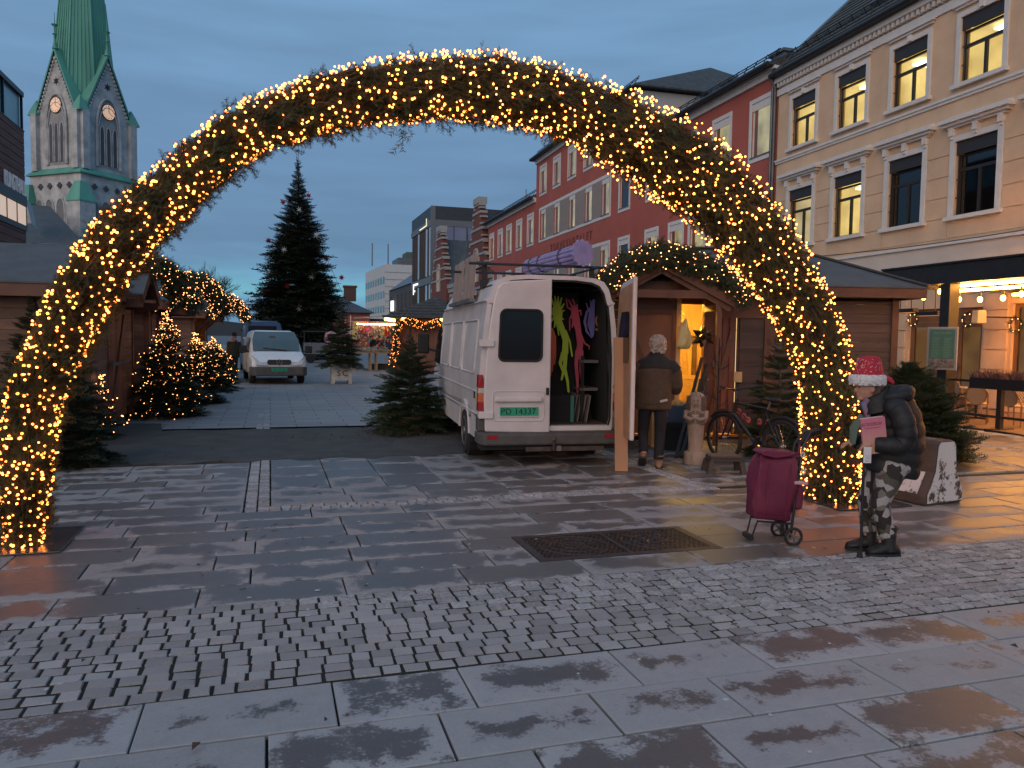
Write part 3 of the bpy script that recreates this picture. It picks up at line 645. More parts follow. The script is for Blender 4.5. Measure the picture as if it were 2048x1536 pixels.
# roof, gutter, snow guards, skylight
rf = MB(); z0, zr = 11.86, 16.2
rf.add([(-24, 0.32, z0), (0.0, 0.32, z0), (0.0, -4.3, zr), (-24, -4.3, zr), (-24, -8.9, z0), (0.0, -8.9, z0)], [(0, 1, 2, 3), (3, 2, 5, 4), (1, 5, 2), (0, 3, 4)])
ro = rf.build('roof', ROOFM, bei)
tl = MB(); nrows = 15
for i in range(nrows):
    f0 = i/nrows; y = 0.30-4.6*f0; z = z0+0.02+(zr-z0)*f0
    tl.box((-12, y-0.15, z+0.15*0.94+0.02), (23.9, 0.36, 0.03), rx=-math.atan2(zr-z0, 4.6)+0.06)
tl.build('tile_courses', ROOFM, ro)
MB().tube([(-24, 0.40, 11.83), (0.02, 0.40, 11.83)], 0.09, 8).bx(-24, 0.02, 0.19, 0.36, 11.75, 11.84).build('gutter', DKMET, bei, smooth=True)
sg = MB()
for h in (0.0, 0.16): sg.tube([(-24, -0.28-h*0.3, 12.62+h), (0, -0.28-h*0.3, 12.62+h)], 0.018, 5)
x = -24
while x < 0: sg.bar((x, -0.10, 12.25), (x, -0.36, 12.86), 0.03, 0.02); sg.bar((x, -0.36, 12.86), (x, -0.55, 12.55), 0.03, 0.02); x += 0.62
sg.build('snow_guard', DKMET, bei)
for sx in (-4.4, -9.6): 
    sl = math.atan2(zr-z0, 4.6); P0 = Vector((sx, -1.4, z0+0.06+(1.72)*(zr-z0)/4.6)); 
    M_ = Matrix.Translation(P0) @ Matrix.Rotation(-sl, 4, 'X')
    w_ = MB().box((0, 0, 0.05), (1.0, 1.5, 0.12), M_).build('skylight', ZINC, bei); MB().box((0, 0, 0.118), (0.82, 1.3, 0.012), M_).build('pane', mat('sky glass', (0.25, 0.33, 0.4), 0.08, 0), w_)
MB().box((-0.02, -2.0, 14.13), (0.36, 6.3, 0.06), rx=-math.atan2(zr-z0, 4.6)).build('verge_sheet', ZINC, bei)
MB().tube([(0.06, 0.36, 11.8), (0.06, 0.12, 11.45), (0.06, 0.12, 0.2)], 0.06, 8).build('downpipe', ZINC, bei, smooth=True)
text('EGD', 'lettering', 0.42, glow('sign glow', (1.0, 0.72, 0.15), 1.6), bei, frame_M((-2.45, 0.13, 4.20), (-1, 0, 0)), 0.02, 1.0)

# ---- red building
t_r = 0.027; ang_r = math.pi/2-math.atan(t_r)
red = thing('red_building', 'long red plastered building with white framed windows along the square', 'building', (CX, 26.16, 0), ang_r)
U = lambda Y: Y*1.0741-26.16
Zs = lambda z: 1.74+(z-1.62)*1.0741
u1, u2, u3 = U(36.26), U(53.3), U(67.4)
Z2 = (Zs(8.36)+0.12, Zs(10.66)-0.16); Z1 = (Zs(4.95), Zs(7.0)-0.16); Z3 = (Zs(11.56)+0.12, Zs(13.6)-0.16)
wins = []
for Y in (25.4, 28.15, 30.9, 34.4, 37.75): wins.append((U(Y), 0.64, Z2, 'b' if Y > 33 else 'a'))
for Y in (25.5, 28.2, 30.0, 31.9, 34.4, 37.7): wins.append((U(Y), 0.64, Z1, 'a' if Y < 36 else 'b'))
for Y in (51.7, 48.8, 45.9, 43.1, 40.5): wins.append((U(Y), 0.66, Z3, 'b')); wins.append((U(Y-0.15), 0.58, (Z2[0], Z2[1]), 's')); wins.append((U(Y-0.15), 0.58, Z1, 's'))
for Y in (66.1, 63.2, 60.45, 57.55, 54.6): wins.append((U(Y), 0.70, Z2, 'a')); wins.append((U(Y), 0.70, Z1, 'b'))
top_r, top_t, top_l = Zs(11.35), Zs(14.1), Zs(11.5)
for a, b_, zt in ((0.0, u1, top_r), (u1, u2, top_t), (u2, u3, top_l)):
    hs = [(c-h, c+h, z[0], z[1]) for c, h, z, k in wins if a < c < b_]
    nm = 'wall'
    wall_with_holes(MB(), a, b_, 0.0, zt, hs, -0.28, 0.0).build(nm, REDP, red)
MB().bx(0.02, u3, -11, -10.8, 0, top_r).bx(u3-0.2, u3, -10.8, -0.02, 0, top_l).bx(0.02, 0.2, -10.8, -0.02, 0, top_r).build('back_wall', REDP, red)
for a, z in ((u1, top_r), (u2-.2, top_l)): MB().bx(a, a+0.2, -10.8, -0.02, z-0.5, top_t).build('gable_wall', mat('pale grey plaster', (0.36, 0.37, 0.38), 0.8, 0.05), red)
for c, h, z, k in wins:
    a, b_, z0, z1 = c-h, c+h, z[0], z[1]; blind = 0.0 if (k == 'b' and z is Z2) else 0.30
    if k != 's': surround(red, a, b_, z0, z1, 0.17, 0.03, False)
    fr = MB().bx(a, a+.07, -.10, -.05, z0, z1).bx(b_-.07, b_, -.10, -.05, z0, z1).bx(a+.07, b_-.07, -.10, -.05, z1-.07, z1).bx(a+.07, b_-.07, -.10, -.05, z0, z0+.07)
    f = fr.build('window', WFRAME, red); MB().quad((a, -.08, z0), (a, -.08, z1), (b_, -.08, z1), (b_, -.08, z0)).build('pane', PANE, f)
    if blind: MB().bx(a+.002, b_-.002, -.045, -.005, z1-blind, z1-.002).build('blind_box', WHITE_TRIM, red)
    MB().bx(a-.06, b_+.06, -.045, .06, z0, z0+.05).build('sill', ZINC, red)
    rm = {'a': CURT, 's': CURT, 'b': ROOM_DIM if z is Z3 else ROOM_DARK}[k]
    MB().quad((a-.2, -.29, z0-.2), (a-.2, -.29, z1+.2), (b_+.2, -.29, z1+.2), (b_+.2, -.29, z0-.2)).build('room', rm, red)
# white strips with grey infill panels between the windows
sx0, sx1 = U(39.55), U(52.47)
for z in (Z2, Z1):
    MB().bx(sx0, sx1, 0, .03, z[1], z[1]+.20).bx(sx0, sx1, 0, .03, z[0]-.17, z[0]).bx(sx0, sx0+.16, 0, .03, z[0], z[1]).bx(sx1-.16, sx1, 0, .03, z[0], z[1]).build('window_band', WHITE_TRIM, red)
    cs = sorted(c for c, h, zz, k in wins if k == 's' and zz[0] == z[0])
    for a, b_ in zip(cs, cs[1:]): MB().bx(a+.62, b_-.62, 0, .022, z[0], z[1]).build('infill_panel', GREYP, red)
link('lettering', text_mesh('TORVKVARTALET', 0.78, 0.012, 1.42), mat('dull red lettering', (0.22, 0.062, 0.054), 0.8, 0.05), red, M=frame_M((U(46.05), 0.03, Zs(7.62)), (-1, 0, 0)))
for a, b_, zt, zrr in ((0.0, u1, top_r, 2.9), (u1, u2, top_t, 2.4), (u2, u3, top_l, 2.9)):
    MB().bx(a, b_, 0.0, 0.22, zt-.02, zt+.16).bx(a, b_, 0.0, 0.12, zt-.22, zt-.02).build('cornice', WHITE_TRIM, red)
    e0 = a-(0.45 if zt == top_t else 0); e1 = b_+(0.45 if zt != top_l or True else 0) if b_ != u1 else b_
    r_ = MB().add([(e0, .48, zt+.18), (e1, .48, zt+.18), (e1-(2.5 if zt == top_t else 0), -5.4, zt+zrr), (e0+(2.5 if zt == top_t else 0), -5.4, zt+zrr), (e1, -11.2, zt+.18), (e0, -11.2, zt+.18), (e0, .48, zt+.10), (e1, .48, zt+.10), (e1, -11.2, zt+.10), (e0, -11.2, zt+.10)], [(0, 1, 2, 3), (3, 2, 4, 5), (1, 4, 2), (0, 3, 5), (6, 9, 8, 7), (0, 6, 7, 1), (1, 7, 8, 4), (0, 5, 9, 6)]).build('roof', ROOFD, red)
    sg = MB().tube([(a, .02, zt+.62), (b_, .02, zt+.62)], .025, 5).tube([(a, -.02, zt+.74), (b_, -.02, zt+.74)], .025, 5)
    x = a+.2
    while x < b_: sg.bar((x, .2, zt+.3), (x, -.06, zt+.8), .04, .03); x += .7
    sg.build('snow_guard', DKMET, r_)
    MB().tube([(a, .52, zt+.12), (b_, .52, zt+.12)], .10, 8).build('gutter', DKMET, red, smooth=True)
for ux, zc in ((U(29.5), top_r+2.2), (U(33.5), top_r+2.2), (U(44), top_t+2.0)):
    MB().bx(ux-.5, ux+.5, -4.4, -3.6, zc-.9, zc+.55).bx(ux-.6, ux+.6, -4.5, -3.5, zc+.55, zc+.68).build('roof_vent', ZINC, red)
MB().tube([(.22, .12, top_r), (.22, .12, .3)], .055, 8).build('downpipe', ZINC, red, smooth=True)
# ================================================================ RESTAURANT TERRACE
WOODBR = mat('brown varnished wood', (0.19, 0.095, 0.045), 0.45, 0.25, 3, stretch=(1, 1, 0.15), bump=0.15)
INT_W = lit('restaurant interior', (1.0, 0.55, 0.20), 0.10); BLACKM = mat('black painted steel', (0.012, 0.013, 0.016), 0.4, 0.1)
TF = RZ(ang_b, (CX, CYb, 0))
def tl_(x, y, z=0.0): return TF @ Vector((x, y, z))
def leafdoor(a, b_, z0, z1, name='door'):
    d = MB().bx(a, a+.13, -.16, -.09, z0, z1).bx(b_-.13, b_, -.16, -.09, z0, z1).bx(a+.13, b_-.13, -.16, -.09, z1-.14, z1).bx(a+.13, b_-.13, -.16, -.09, z0, z0+.30).build(name, WOODBR, bei)
    MB().quad((a+.13, -.125, z0+.3), (a+.13, -.125, z1-.14), (b_-.13, -.125, z1-.14), (b_-.13, -.125, z0+.3)).build('pane', PANE, d); return d
for (a, b_) in ((-9.85, -8.95), (-8.95, -8.1), (-8.1, -7.2)):
    d = leafdoor(a+.004, b_-.004, 0.04, 2.36)
    if a == -9.85: MB().bx(b_-.11, b_-.07, -.09, -.05, 1.0, 1.2).bx(b_-.24, b_-.07, -.07, -.04, 1.10, 1.125).build('handle', ZINC, d)
MB().bx(-9.85, -7.2, -.18, -.08, 2.37, 2.75).build('transom', WOODBR, bei)
for a, b_, z0, z1 in door_holes[1:]:
    w_ = MB().bx(a, a+.10, -.16, -.09, z0, z1).bx(b_-.10, b_, -.16, -.09, z0, z1).bx(a+.1, b_-.1, -.16, -.09, z1-.1, z1).bx(a+.1, b_-.1, -.16, -.09, z0, z0+.1).bx((a+b_)/2-.04, (a+b_)/2+.04, -.16, -.09, z0+.1, z1-.1).build('shop_window', WOODBR, bei)
    MB().quad((a+.05, -.125, z0+.1), (a+.05, -.125, z1-.1), (b_-.05, -.125, z1-.1), (b_-.05, -.125, z0+.1)).build('pane', PANE, w_)
    MB().bx(b_-.5, b_-.12, -.5, -.45, z0+.1, z1-.15).build('curtain', mat('cream curtain', (0.42, 0.34, 0.24), .8, .1, 6, stretch=(8, 1, 1)), w_)
for a, b_ in ((-10.0, -7.0), (-12.6, -10.6), (-6.8, -4.9), (-15.8, -13.0), (-4.4, -1.0)):
    MB().quad((a, -2.2, 0), (a, -2.2, 3), (b_, -2.2, 3), (b_, -2.2, 0)).quad((a, -2.2, 2.9), (b_, -2.2, 2.9), (b_, -.3, 2.9), (a, -.3, 2.9)).build('shop_interior', INT_W, bei)
    MB().ball((a+.9, -1.2, 1.75), .10).build('interior_lamp', glow('interior lamp', (1, .55, .2), 5), bei)
for a, b_ in ((-10.65, -9.95), (-7.1, -6.7), (-13.1, -12.5)):
    for i in range(7): MB().bx(a, b_, 0.0, 0.05, 0.06+i*.52, 0.55+i*.52).build('pilaster_block', BEIGE, bei)
per = thing('terrace_pergola', 'dark steel pergola with glowing light strips over the restaurant terrace', 'pergola', (CX, CYb, 0), ang_b)
PX0, PX1, PY = -23.0, -11.0, 4.05
for x in (-12.9, -17.2, -21.5): MB().bx(x-.13, x+.13, PY-.13, PY+.13, 0.03, 3.04).build('post', DKMET, per, bevel=.008)
MB().bx(PX0, PX1, PY-.16, PY+.16, 3.05, 3.46).bx(PX0, PX1, PY-.20, PY+.20, 3.462, 3.50).build('front_beam', DKMET, per)
MB().bx(PX1-.2, PX1, .12, PY-.17, 3.05, 3.44).build('side_beam', DKMET, per)
for i in range(9): MB().bx(PX0, PX1-.21, .4+i*.42, .46+i*.42, 3.36, 3.44).build('slat', WOODBR, per)
LED = glow('warm light strip', (1.0, 0.40, 0.07), 62.0)
for y, z, x1 in ((3.80, 3.00, -12.95), (2.3, 3.02, -11.25), (0.55, 2.98, -11.25)):
    MB().bx(PX0, x1, y-.03, y+.03, z+.04, z+.08).build('light_rail', DKMET, per); MB().bx(PX0, x1, y-.03, y+.03, z-.02, z+.038).build('light_strip', LED, per)
ls = thing('bulb_string', 'string of clear warm bulbs along the front of the terrace roof', 'light string')
pv = None; wire = []
for px, py in ((1807, 594), (1847, 595), (1880, 583), (1918, 599), (1960, 599), (2006, 596), (2043, 588)):
    p = atX(px, py, 14.55); MB().ball((p.x, p.y, p.z), (.05, .05, .065), 10, 7).build('bulb', glow('bulb glow', (1, .50, .13), 14), ls, smooth=True)
    MB().tube([(p.x, p.y, p.z+.06), (p.x, p.y, p.z+.16)], .022, 8).build('socket', BLACKM, ls); wire.append((p.x, p.y, p.z+.16))
    if pv: pass
w2 = []
for a, b_ in zip(wire, wire[1:]): w2 += [a, tuple((Vector(a)+Vector(b_))/2-Vector((0, 0, .05)))]
MB().tube(w2+[wire[-1]], .006, 4).build('wire', BLACKM, ls)
for i, (px, py, lb) in enumerate(((1811, 626, 'left infrared heater under the terrace roof beside the stall corner'), (1858, 632, 'right infrared heater under the terrace roof beside the dark post'))):
    p = atX(px, py, 15.6); h = thing('patio_heater', lb, 'heater', p, -.1)
    MB().box((0, 0, .06), (.16, .75, .10)).build('housing', DKMET, h, bevel=.01); MB().box((-.03, 0, 0.005), (.11, .66, .006)).build('element', mat('hot element', (.3, .2, .1), .4, 0, emit=(1, .35, .1), estr=.5), h)
    MB().tube([(0, .2, .1), (0, .2, 3.36-p.z)], .012, 6).tube([(0, -.2, .1), (0, -.2, 3.36-p.z)], .012, 6).build('hanger', DKMET, h)
p = atX(1958, 634, 17.3); sp = thing('wall_speaker', 'pale box loudspeaker mounted above the restaurant doors', 'speaker', p, -.3)
MB().box((0, 0, 0), (.24, .30, .34), taper=.9).build('cabinet', mat('cream plastic', (.62, .5, .33), .5, .05), sp, bevel=.03); MB().box((0.14, 0, 0), (.03, .05, .05)).bx(.13, .95, -.02, .02, -.02, .02).build('bracket', DKMET, sp)
# menu board on the post
p = atX(1884, 697, 13.78); mbd = thing('menu_board', 'grey framed menu board with green sheet on the terrace post', 'sign', (p.x, p.y, p.z), math.radians(-62))
MB().box((0, 0, 0), (.60, .05, .92)).build('case', mat('brushed aluminium', (.42, .44, .46), .35, .05, metal=.7), mbd, bevel=.006)
MB().box((0, -.028, 0), (.50, .006, .82)).build('sheet', mat('green menu sheet', (.055, .16, .115), .5, scale=3, c2=(.05, .11, .10)), mbd)
mt = mat('menu print', (.13, .26, .17), .6, 0)
text('GRATULERER', 'menu_heading', .06, mt, mbd, frame_M((0, -.033, .33), (1, 0, 0)), .001)
ln = MB()
for i in range(13):
    for s in (-1, 1): ln.bx(s*.12-.08, s*.12+.08-(i*37 % 5)*.012, -.0335, -.0325, .22-i*.034, .23-i*.034)
ln.build('menu_lines', mt, mbd, kind='stuff')
MB().box((0, -.0325, -.31), (.48, .002, .17)).build('menu_photo', mat('menu food photo', (.30, .20, .19), .5, scale=14, c2=(.05, .06, .06)), mbd)
# fence with planters
fe = thing('terrace_fence', 'low black metal fence with planter box around the restaurant terrace', 'fence')
FX = 14.05
a0, a1 = atX(1895, 748, FX), atX(2048, 762, FX)
dirf = Vector((0, -1, 0))
MB().bar((FX, a0.y, 0.98), (FX, 8.0, 0.98), .05).build('top_rail', BLACKM, fe); MB().bar((FX, a0.y, 0.28), (FX, 8.0, 0.28), .05).build('bottom_rail', BLACKM, fe)
MB().bar((FX, 14.9, 0.98), (FX, a0.y+.3, 0.98), .05).build('top_rail', BLACKM, fe); MB().bar((FX, 14.9, 0.28), (FX, a0.y+.3, 0.28), .05).build('bottom_rail', BLACKM, fe)
for Y in (12.05, 10.4, 8.8): MB().bx(FX-.05, FX+.05, Y-.05, Y+.05, .0, .95).bx(FX-.35, FX+.35, Y-.04, Y+.04, .0, .05).build('fence_post', BLACKM, fe)
PINK = mat('heather flowers', (.16, .06, .075), .8, scale=18, c2=(.06, .05, .03))
for k, Y in enumerate((12.05, 10.2)):
    pl = thing('planter_box', ('black planter of faded heather on the terrace fence nearest the menu board' if k == 0 else 'black planter of heather further along the terrace fence'), 'planter', (FX-.02, Y, 0))
    MB().bx(-.13, .13, -.62, .62, .84, 1.06).build('trough', BLACKM, pl, bevel=.005)
    V, T = [], []
    R = np.random.default_rng(5+k)
    for i in range(900):
        b = np.array([R.uniform(-.12, .12), R.uniform(-.6, .6), 1.03]); d = np.array([R.normal(0, .06), R.normal(0, .06), R.uniform(.10, .24)]); w = R.normal(size=3)*.008; V += [b-w, b+w, b+d]
    link('heather', mesh_np('heather', V, np.arange(len(V)).reshape(-1, 3)), PINK, pl, kind='stuff')
# chairs
RATT = mat('rattan cane', (.30, .17, .08), .5, .2, 10); 
def weave_mat():
    m = bpy.data.materials.new('woven seat'); m.use_nodes = True; N, L = m.node_tree.nodes, m.node_tree.links; b = N['Principled BSDF']; tc = N.new('ShaderNodeTexCoord'); ck = N.new('ShaderNodeTexChecker'); ck.inputs['Scale'].default_value = 34
    ck.inputs[1].default_value = (.55, .47, .36, 1); ck.inputs[2].default_value = (.16, .10, .06, 1); L.new(tc.outputs['Object'], ck.inputs[0]); L.new(ck.outputs[0], b.inputs['Base Color']); b.inputs['Roughness'].default_value = .6; return m
WEAVE = weave_mat()
def make_chair(label):
    t = thing('rattan_chair', label, 'chair', group='rattan chairs on the terrace')
    MB().lathe([(.20, .44), (.215, .455), (.20, .47)], 16).build('seat', WEAVE, t, smooth=True)
    MB().tube([(.215*math.cos(a*math.pi/10), .215*math.sin(a*math.pi/10), .45) for a in range(20)], .014, 6, closed=True).build('seat_rim', RATT, t, smooth=True)
    bk = MB(); n = 12
    for j in range(7):
        pass
    pts = []
    for i in range(n): a = 2*math.pi*i/n; pts.append((.18*math.cos(a), .67+.20*math.sin(a)))
    M_ = Matrix.Translation((0, .20, 0)) @ Matrix.Rotation(math.radians(-12), 4, 'X') @ Matrix(((1, 0, 0, 0), (0, 0, -1, 0), (0, 1, 0, 0), (0, 0, 0, 1)))
    bk.prism(pts, -.006, .006, M_).build('backrest', WEAVE, t)
    fr = MB().tube([M_ @ Vector((x*1.06, .67+(z-.67)*1.05, 0)) for x, z in pts], .016, 6, closed=True)
    fr.tube([(-.19, .19, 0.03), (-.20, .18, .45), M_ @ Vector((-.215, .70, 0)), M_ @ Vector((-.12, .89, 0)), M_ @ Vector((.12, .89, 0)), M_ @ Vector((.215, .70, 0)), (.20, .18, .45), (.19, .19, 0.03)], .016, 6)
    fr.build('back_frame', RATT, t, smooth=True)
    for s in (-1, 1): MB().tube([(s*.17, -.14, .45), (s*.19, -.19, .03)], .015, 6).build('leg', RATT, t, smooth=True)
    MB().tube([(-.18, -.17, .18), (.18, -.17, .18)], .010, 5).tube([(-.185, -.17, .18), (-.19, .18, .18)], .010, 5).tube([(.185, -.17, .18), (.19, .18, .18)], .010, 5).build('stretcher', RATT, t)
    return t
spots = [(14.75, 13.2, 2.2, 'rattan chair just behind the fir nearest the menu post'), (15.0, 12.45, 1.7, 'rattan chair facing the fence left of the planter'), (15.3, 11.75, -2.2, 'oval backed rattan chair under the planter box'), (15.35, 10.95, 1.9, 'rattan chair right of the planter post'), (16.3, 13.6, 2.6, 'rattan chair near the restaurant doors by the menu board'), (16.5, 12.5, -1.2, 'rattan chair in the back row below the doors'), (16.6, 11.4, 1.0, 'rattan chair in the back row behind the planter'), (15.0, 14.4, 2.0, 'leftmost rattan chair beside the stall corner'), (16.4, 14.9, 1.2, 'rattan chair at the back near the stall corner'), (15.2, 10.1, -1.6, 'rattan chair at the right edge beside the round table')]
ch0 = make_chair(spots[0][3])
for i, (x, y, a, lb) in enumerate(spots):
    c = ch0 if i == 0 else copy_tree(ch0); c.location = (x, y, 0.0); c.rotation_euler = (0, 0, a); c['label'] = lb
for i, (x, y, lb) in enumerate(((15.9, 12.0, 'round pale table between the chairs behind the planter'), (15.6, 10.4, 'round pale table at the right edge of the terrace'), (15.6, 14.0, 'round pale table behind the menu board'))):
    t = thing('bistro_table', lb, 'table', (x, y, .0), group='round tables on the terrace')
    MB().lathe([(.36, .72), (.37, .735), (.36, .75)], 24).build('tabletop', mat('pale table top', (.55, .42, .3), .4, .08), t); MB().tube([(0, 0, .06), (0, 0, .72)], .03, 8).build('column', BLACKM, t); MB().bx(-.28, .28, -.03, .03, .03, .07).bx(-.03, .03, -.28, .28, .035, .065).build('foot', BLACKM, t)
# wreaths on the doors
for k, (px, py, lb) in enumerate(((1830, 640, 'dark fir wreath with small lights on the left restaurant door'), (1940, 640, 'dark fir wreath with small lights on the right restaurant door'), (2036, 650, 'dark fir wreath in the window at the right edge'))):
    d = ray(px, py); t_ = (18.25)/d.x; p = Vector((d.x*t_, d.y*t_, HC+d.z*t_))
    w = thing('door_wreath', lb, 'wreath', p, ang_b, group='wreaths on the restaurant front'); Ms = []; R = random.Random(k)
    for i in range(60): a = i*2*math.pi/60*3.3; Ms.append(dirM((.17*math.cos(a), .05, .17*math.sin(a)), (-math.sin(a)+R.uniform(-.5, .5), R.uniform(.1, .5), math.cos(a)+R.uniform(-.5, .5)), R.random()*6, .13))
    V, T = place([ST[R.randrange(6)][0] for _ in Ms], Ms); link('foliage', mesh_np('foliage', V, T), FIR_DARK, w, kind='stuff')
    link('bulbs', bulb_mesh([(.17*math.cos(a), .09, .17*math.sin(a)) for a in range(0, 7)], .012), BULB2, w, kind='stuff')

# wire strung along the facade
w0, w1 = atX(1622, 514, 17.4), atX(2047, 452, 17.4); w1 = w1+(w1-w0)*.4
tag(MB().tube([w0.lerp(w1, i/10)-Vector((0, 0, .12*math.sin(i*math.pi/10))) for i in range(11)], .012, 4).build('overhead_wire', BLACKM), 'thin black wire strung in front of the beige facade', 'wire')
# ================================================================ BACKGROUND BUILDINGS
STONE = mat('grey church cement', (0.52, 0.525, 0.525), 0.9, scale=0.8, c2=(0.27, 0.275, 0.28), bump=0.2, detail=8)
COPPER = mat('green copper', (0.115, 0.36, 0.275), 0.65, scale=0.35, c2=(0.065, 0.235, 0.185), stretch=(1, 1, .25))
LOUV = mat('louvre grey', (0.075, 0.08, 0.09), 0.8, 0.1)
SLATE = mat('blue slate', (0.070, 0.080, 0.088), 0.6, scale=1.5, c2=(0.045, 0.052, 0.058), bump=0.3)
def at_depth(px, depth):
    d = ray(px, 768); v = Vector((d.x, d.y, 0)); hf = Vector((math.sin(YAW), math.cos(YAW), 0)); return v*(depth/v.dot(hf))
def local_axes(px):
    d = ray(px, 768); lf = Vector((d.x, d.y, 0)).normalized(); return Vector((lf.y, -lf.x, 0)), lf
lr, lf = local_axes(170); A_ = math.radians(39.6); e1 = lr*math.cos(A_)+lf*math.sin(A_); e2 = -lr*math.sin(A_)+lf*math.cos(A_)
s_ = 7.9; near = at_depth(170, 97); ctr = near+(e1+e2)*s_/2
ch = thing('stone_church', 'grey stone church tower with green copper spire and two lit clocks', 'church', ctr, math.atan2(e1.y, e1.x))
zc = lambda y: HC+(663-y)/1560*98
Z0, Z1_, ZA = zc(345), zc(232), zc(112)
h = s_/2
MB().bx(-h, h, -h, h, Z0-.3, Z1_).build('belfry_wall', STONE, ch)
hl = h+.45
MB().bx(-hl, hl, -hl, hl, 0, Z0-.6).build('lower_wall', STONE, ch)
MB().rings([[(x*a, y*a, z) for x, y in ((-1, -1), (1, -1), (1, 1), (-1, 1))] for a, z in ((hl+.35, Z0-.62), (hl+.35, Z0-.45), (h+.05, Z0+.25))]).build('copper_ledge', COPPER, ch)
FACES = [Matrix(((1, 0, 0, 0), (0, -1, 0, -h), (0, 0, 1, 0), (0, 0, 0, 1))), Matrix(((0, -1, 0, -h), (-1, 0, 0, 0), (0, 0, 1, 0), (0, 0, 0, 1)))]
# face coordinates: u right, v out, z up
def arch_pts(w, z0, zs, zt, n=6):      # pointed arch outline left foot -> apex -> right foot
    L_ = [(-w, z0), (-w, zs)]
    for i in range(1, n+1): t = i/n; L_.append((-w*math.cos(t*math.pi/2)**.85 if i < n else 0, zs+(zt-zs)*math.sin(t*math.pi/2)**1.0))
    return L_+[(-x, z) for x, z in L_[-2::-1]]
for fi, Fm in enumerate(FACES):
    P = lambda u, v, z: Fm @ Vector((u, v, z))
    g_ = MB(); zb = Z1_-.5; hw_ = h*.90
    g_.add([P(-hw_, .02, zb), P(hw_, .02, zb), P(0, .02, ZA), P(-hw_, -1.2, zb), P(hw_, -1.2, zb), P(0, -1.2, ZA)], [(0, 1, 2), (5, 4, 3), (0, 2, 5, 3), (1, 4, 5, 2)])
    go = g_.build('gable', STONE, ch)
    rr = MB()
    for s in (-1, 1):
        rr.add([P(s*(hw_+.35), .30, zb-.1), P(0, .30, ZA+.35), P(0, -5.0, ZA+.35), P(s*(hw_+.35), -5.0, zb-.1), P(s*(hw_+.35), .30, zb-.55), P(0, .30, ZA-.15)], [(0, 1, 2, 3), (0, 4, 5, 1)])
    rr.build('gable_roof', COPPER, ch)
    cr_ = MB()
    for s in (-1, 1):
        for i in range(16): t = (i+.5)/16; cr_.box(P(s*hw_*(1-t)*.93, .12, zb+.1+(ZA-zb-.9)*t), (.22, .22, .28))
    cr_.build('crockets', STONE, ch, kind='stuff')
    wpts = arch_pts(1.75, Z0+.7, Z1_-2.0, Z1_+2.2)
    MB().add([P(u, .05, z) for u, z in wpts], [tuple(range(len(wpts)))]).build('window_recess', mat('shaded church cement', (.27, .275, .285), .9, .2, 1), ch)  # flat panel, shade of the recess put into the cement colour
    ro_ = MB()
    for k_, r_ in ((1.0, .16), (.88, .10)): ro_.tube([P(u*k_, .14, Z0+.7+(z-Z0-.7)*k_) for u, z in wpts], r_, 6)
    ro_.build('window_moulding', STONE, ch, smooth=True)
    for u in (-.95, 0, .95):
        lp = arch_pts(.34, Z0+1.0, Z1_-2.3, Z1_-1.3, 4)
        l = MB().add([P(u+a, .09, z) for a, z in lp], [tuple(range(len(lp)))]).build('lancet', LOUV, ch); MB().tube([P(u+a, .13, z) for a, z in lp], .08, 5).build('lancet_frame', STONE, l)
    # clock
    cz = zc(225)+(.2 if fi == 0 else .4); MD = Fm @ Matrix.Translation((0, .16, cz)) @ Matrix.Rotation(math.pi/2, 4, 'X')
    cl = MB().lathe([(.92, -.05), (.92, .05)], 28, MD).build('clock_face', mat('lit clock dial', (.6, .42, .3), .6, 0, emit=(1.0, .60, .38), estr=.36), ch)
    hd = MB().tube([MD @ Vector((.95*math.cos(a*.2244), .95*math.sin(a*.2244), 0)) for a in range(28)], .07, 5, closed=True)
    for a in range(12): c_, q_ = math.cos(a*math.pi/6), math.sin(a*math.pi/6); hd.bar(P(.66*c_, .225, cz+.66*q_), P(.84*c_, .225, cz+.84*q_), .07, .02)
    hd.bar(P(0, .23, cz), P(.05, .23, cz+.75), .07, .02); hd.bar(P(0, .235, cz), P(.5, .235, cz-.36), .09, .02); hd.build('clock_hands', mat('black hands', (.02, .02, .02), .6, 0), cl)
    # star opening
    st = MB(); zs_ = zc(172); st.add([P((.55 if i % 2 == 0 else .24)*math.sin(i*math.pi/6), .06, zs_+(.55 if i % 2 == 0 else .24)*math.cos(i*math.pi/6)) for i in range(12)], [tuple(range(12))]).build('star_opening', mat('black opening', (.02, .022, .025), .9, 0), ch)
    # finial
    MB().lathe([(.34, 0), (.14, .9), (.12, 1.6), (.30, 1.75), (.10, 1.9), (.09, 2.6), (.42, 2.9), (.06, 3.0), (.03, 4.4)], 8, Matrix.Translation(P(0, .1, ZA+.1))).build('finial', COPPER, ch, smooth=True)
    for u in (-1, 1):
        MB().box(P(u*h*.90, .08, (Z0+Z1_)/2), (.95, .95, Z1_-Z0)).build('corner_pier', STONE, ch)
    # lower stage
    for u in (-2.7, -.95, .95, 2.7):
        ap = arch_pts(.72, Z0-8.5, Z0-5.0, Z0-3.6, 4); MB().add([P(u+a, .52, z) for a, z in ap], [tuple(range(len(ap)))]).build('blind_arch', mat('deep shade cement', (.16, .165, .175), .9, .15, 1), ch); MB().tube([P(u+a, .52, z) for a, z in ap], .11, 5).build('blind_arch_moulding', STONE, ch)  # flat arches, their depth shown by shade put into a darker cement
    for u in (-2.5, -.85, .85, 2.5):
        q = MB()
        for a in range(4): q.box(P(u+.22*math.cos(a*math.pi/2), .48, Z0-2.0+.22*math.sin(a*math.pi/2)), (.28, .28, .28), rz=.0)
        q.build('quatrefoil', LOUV, ch)
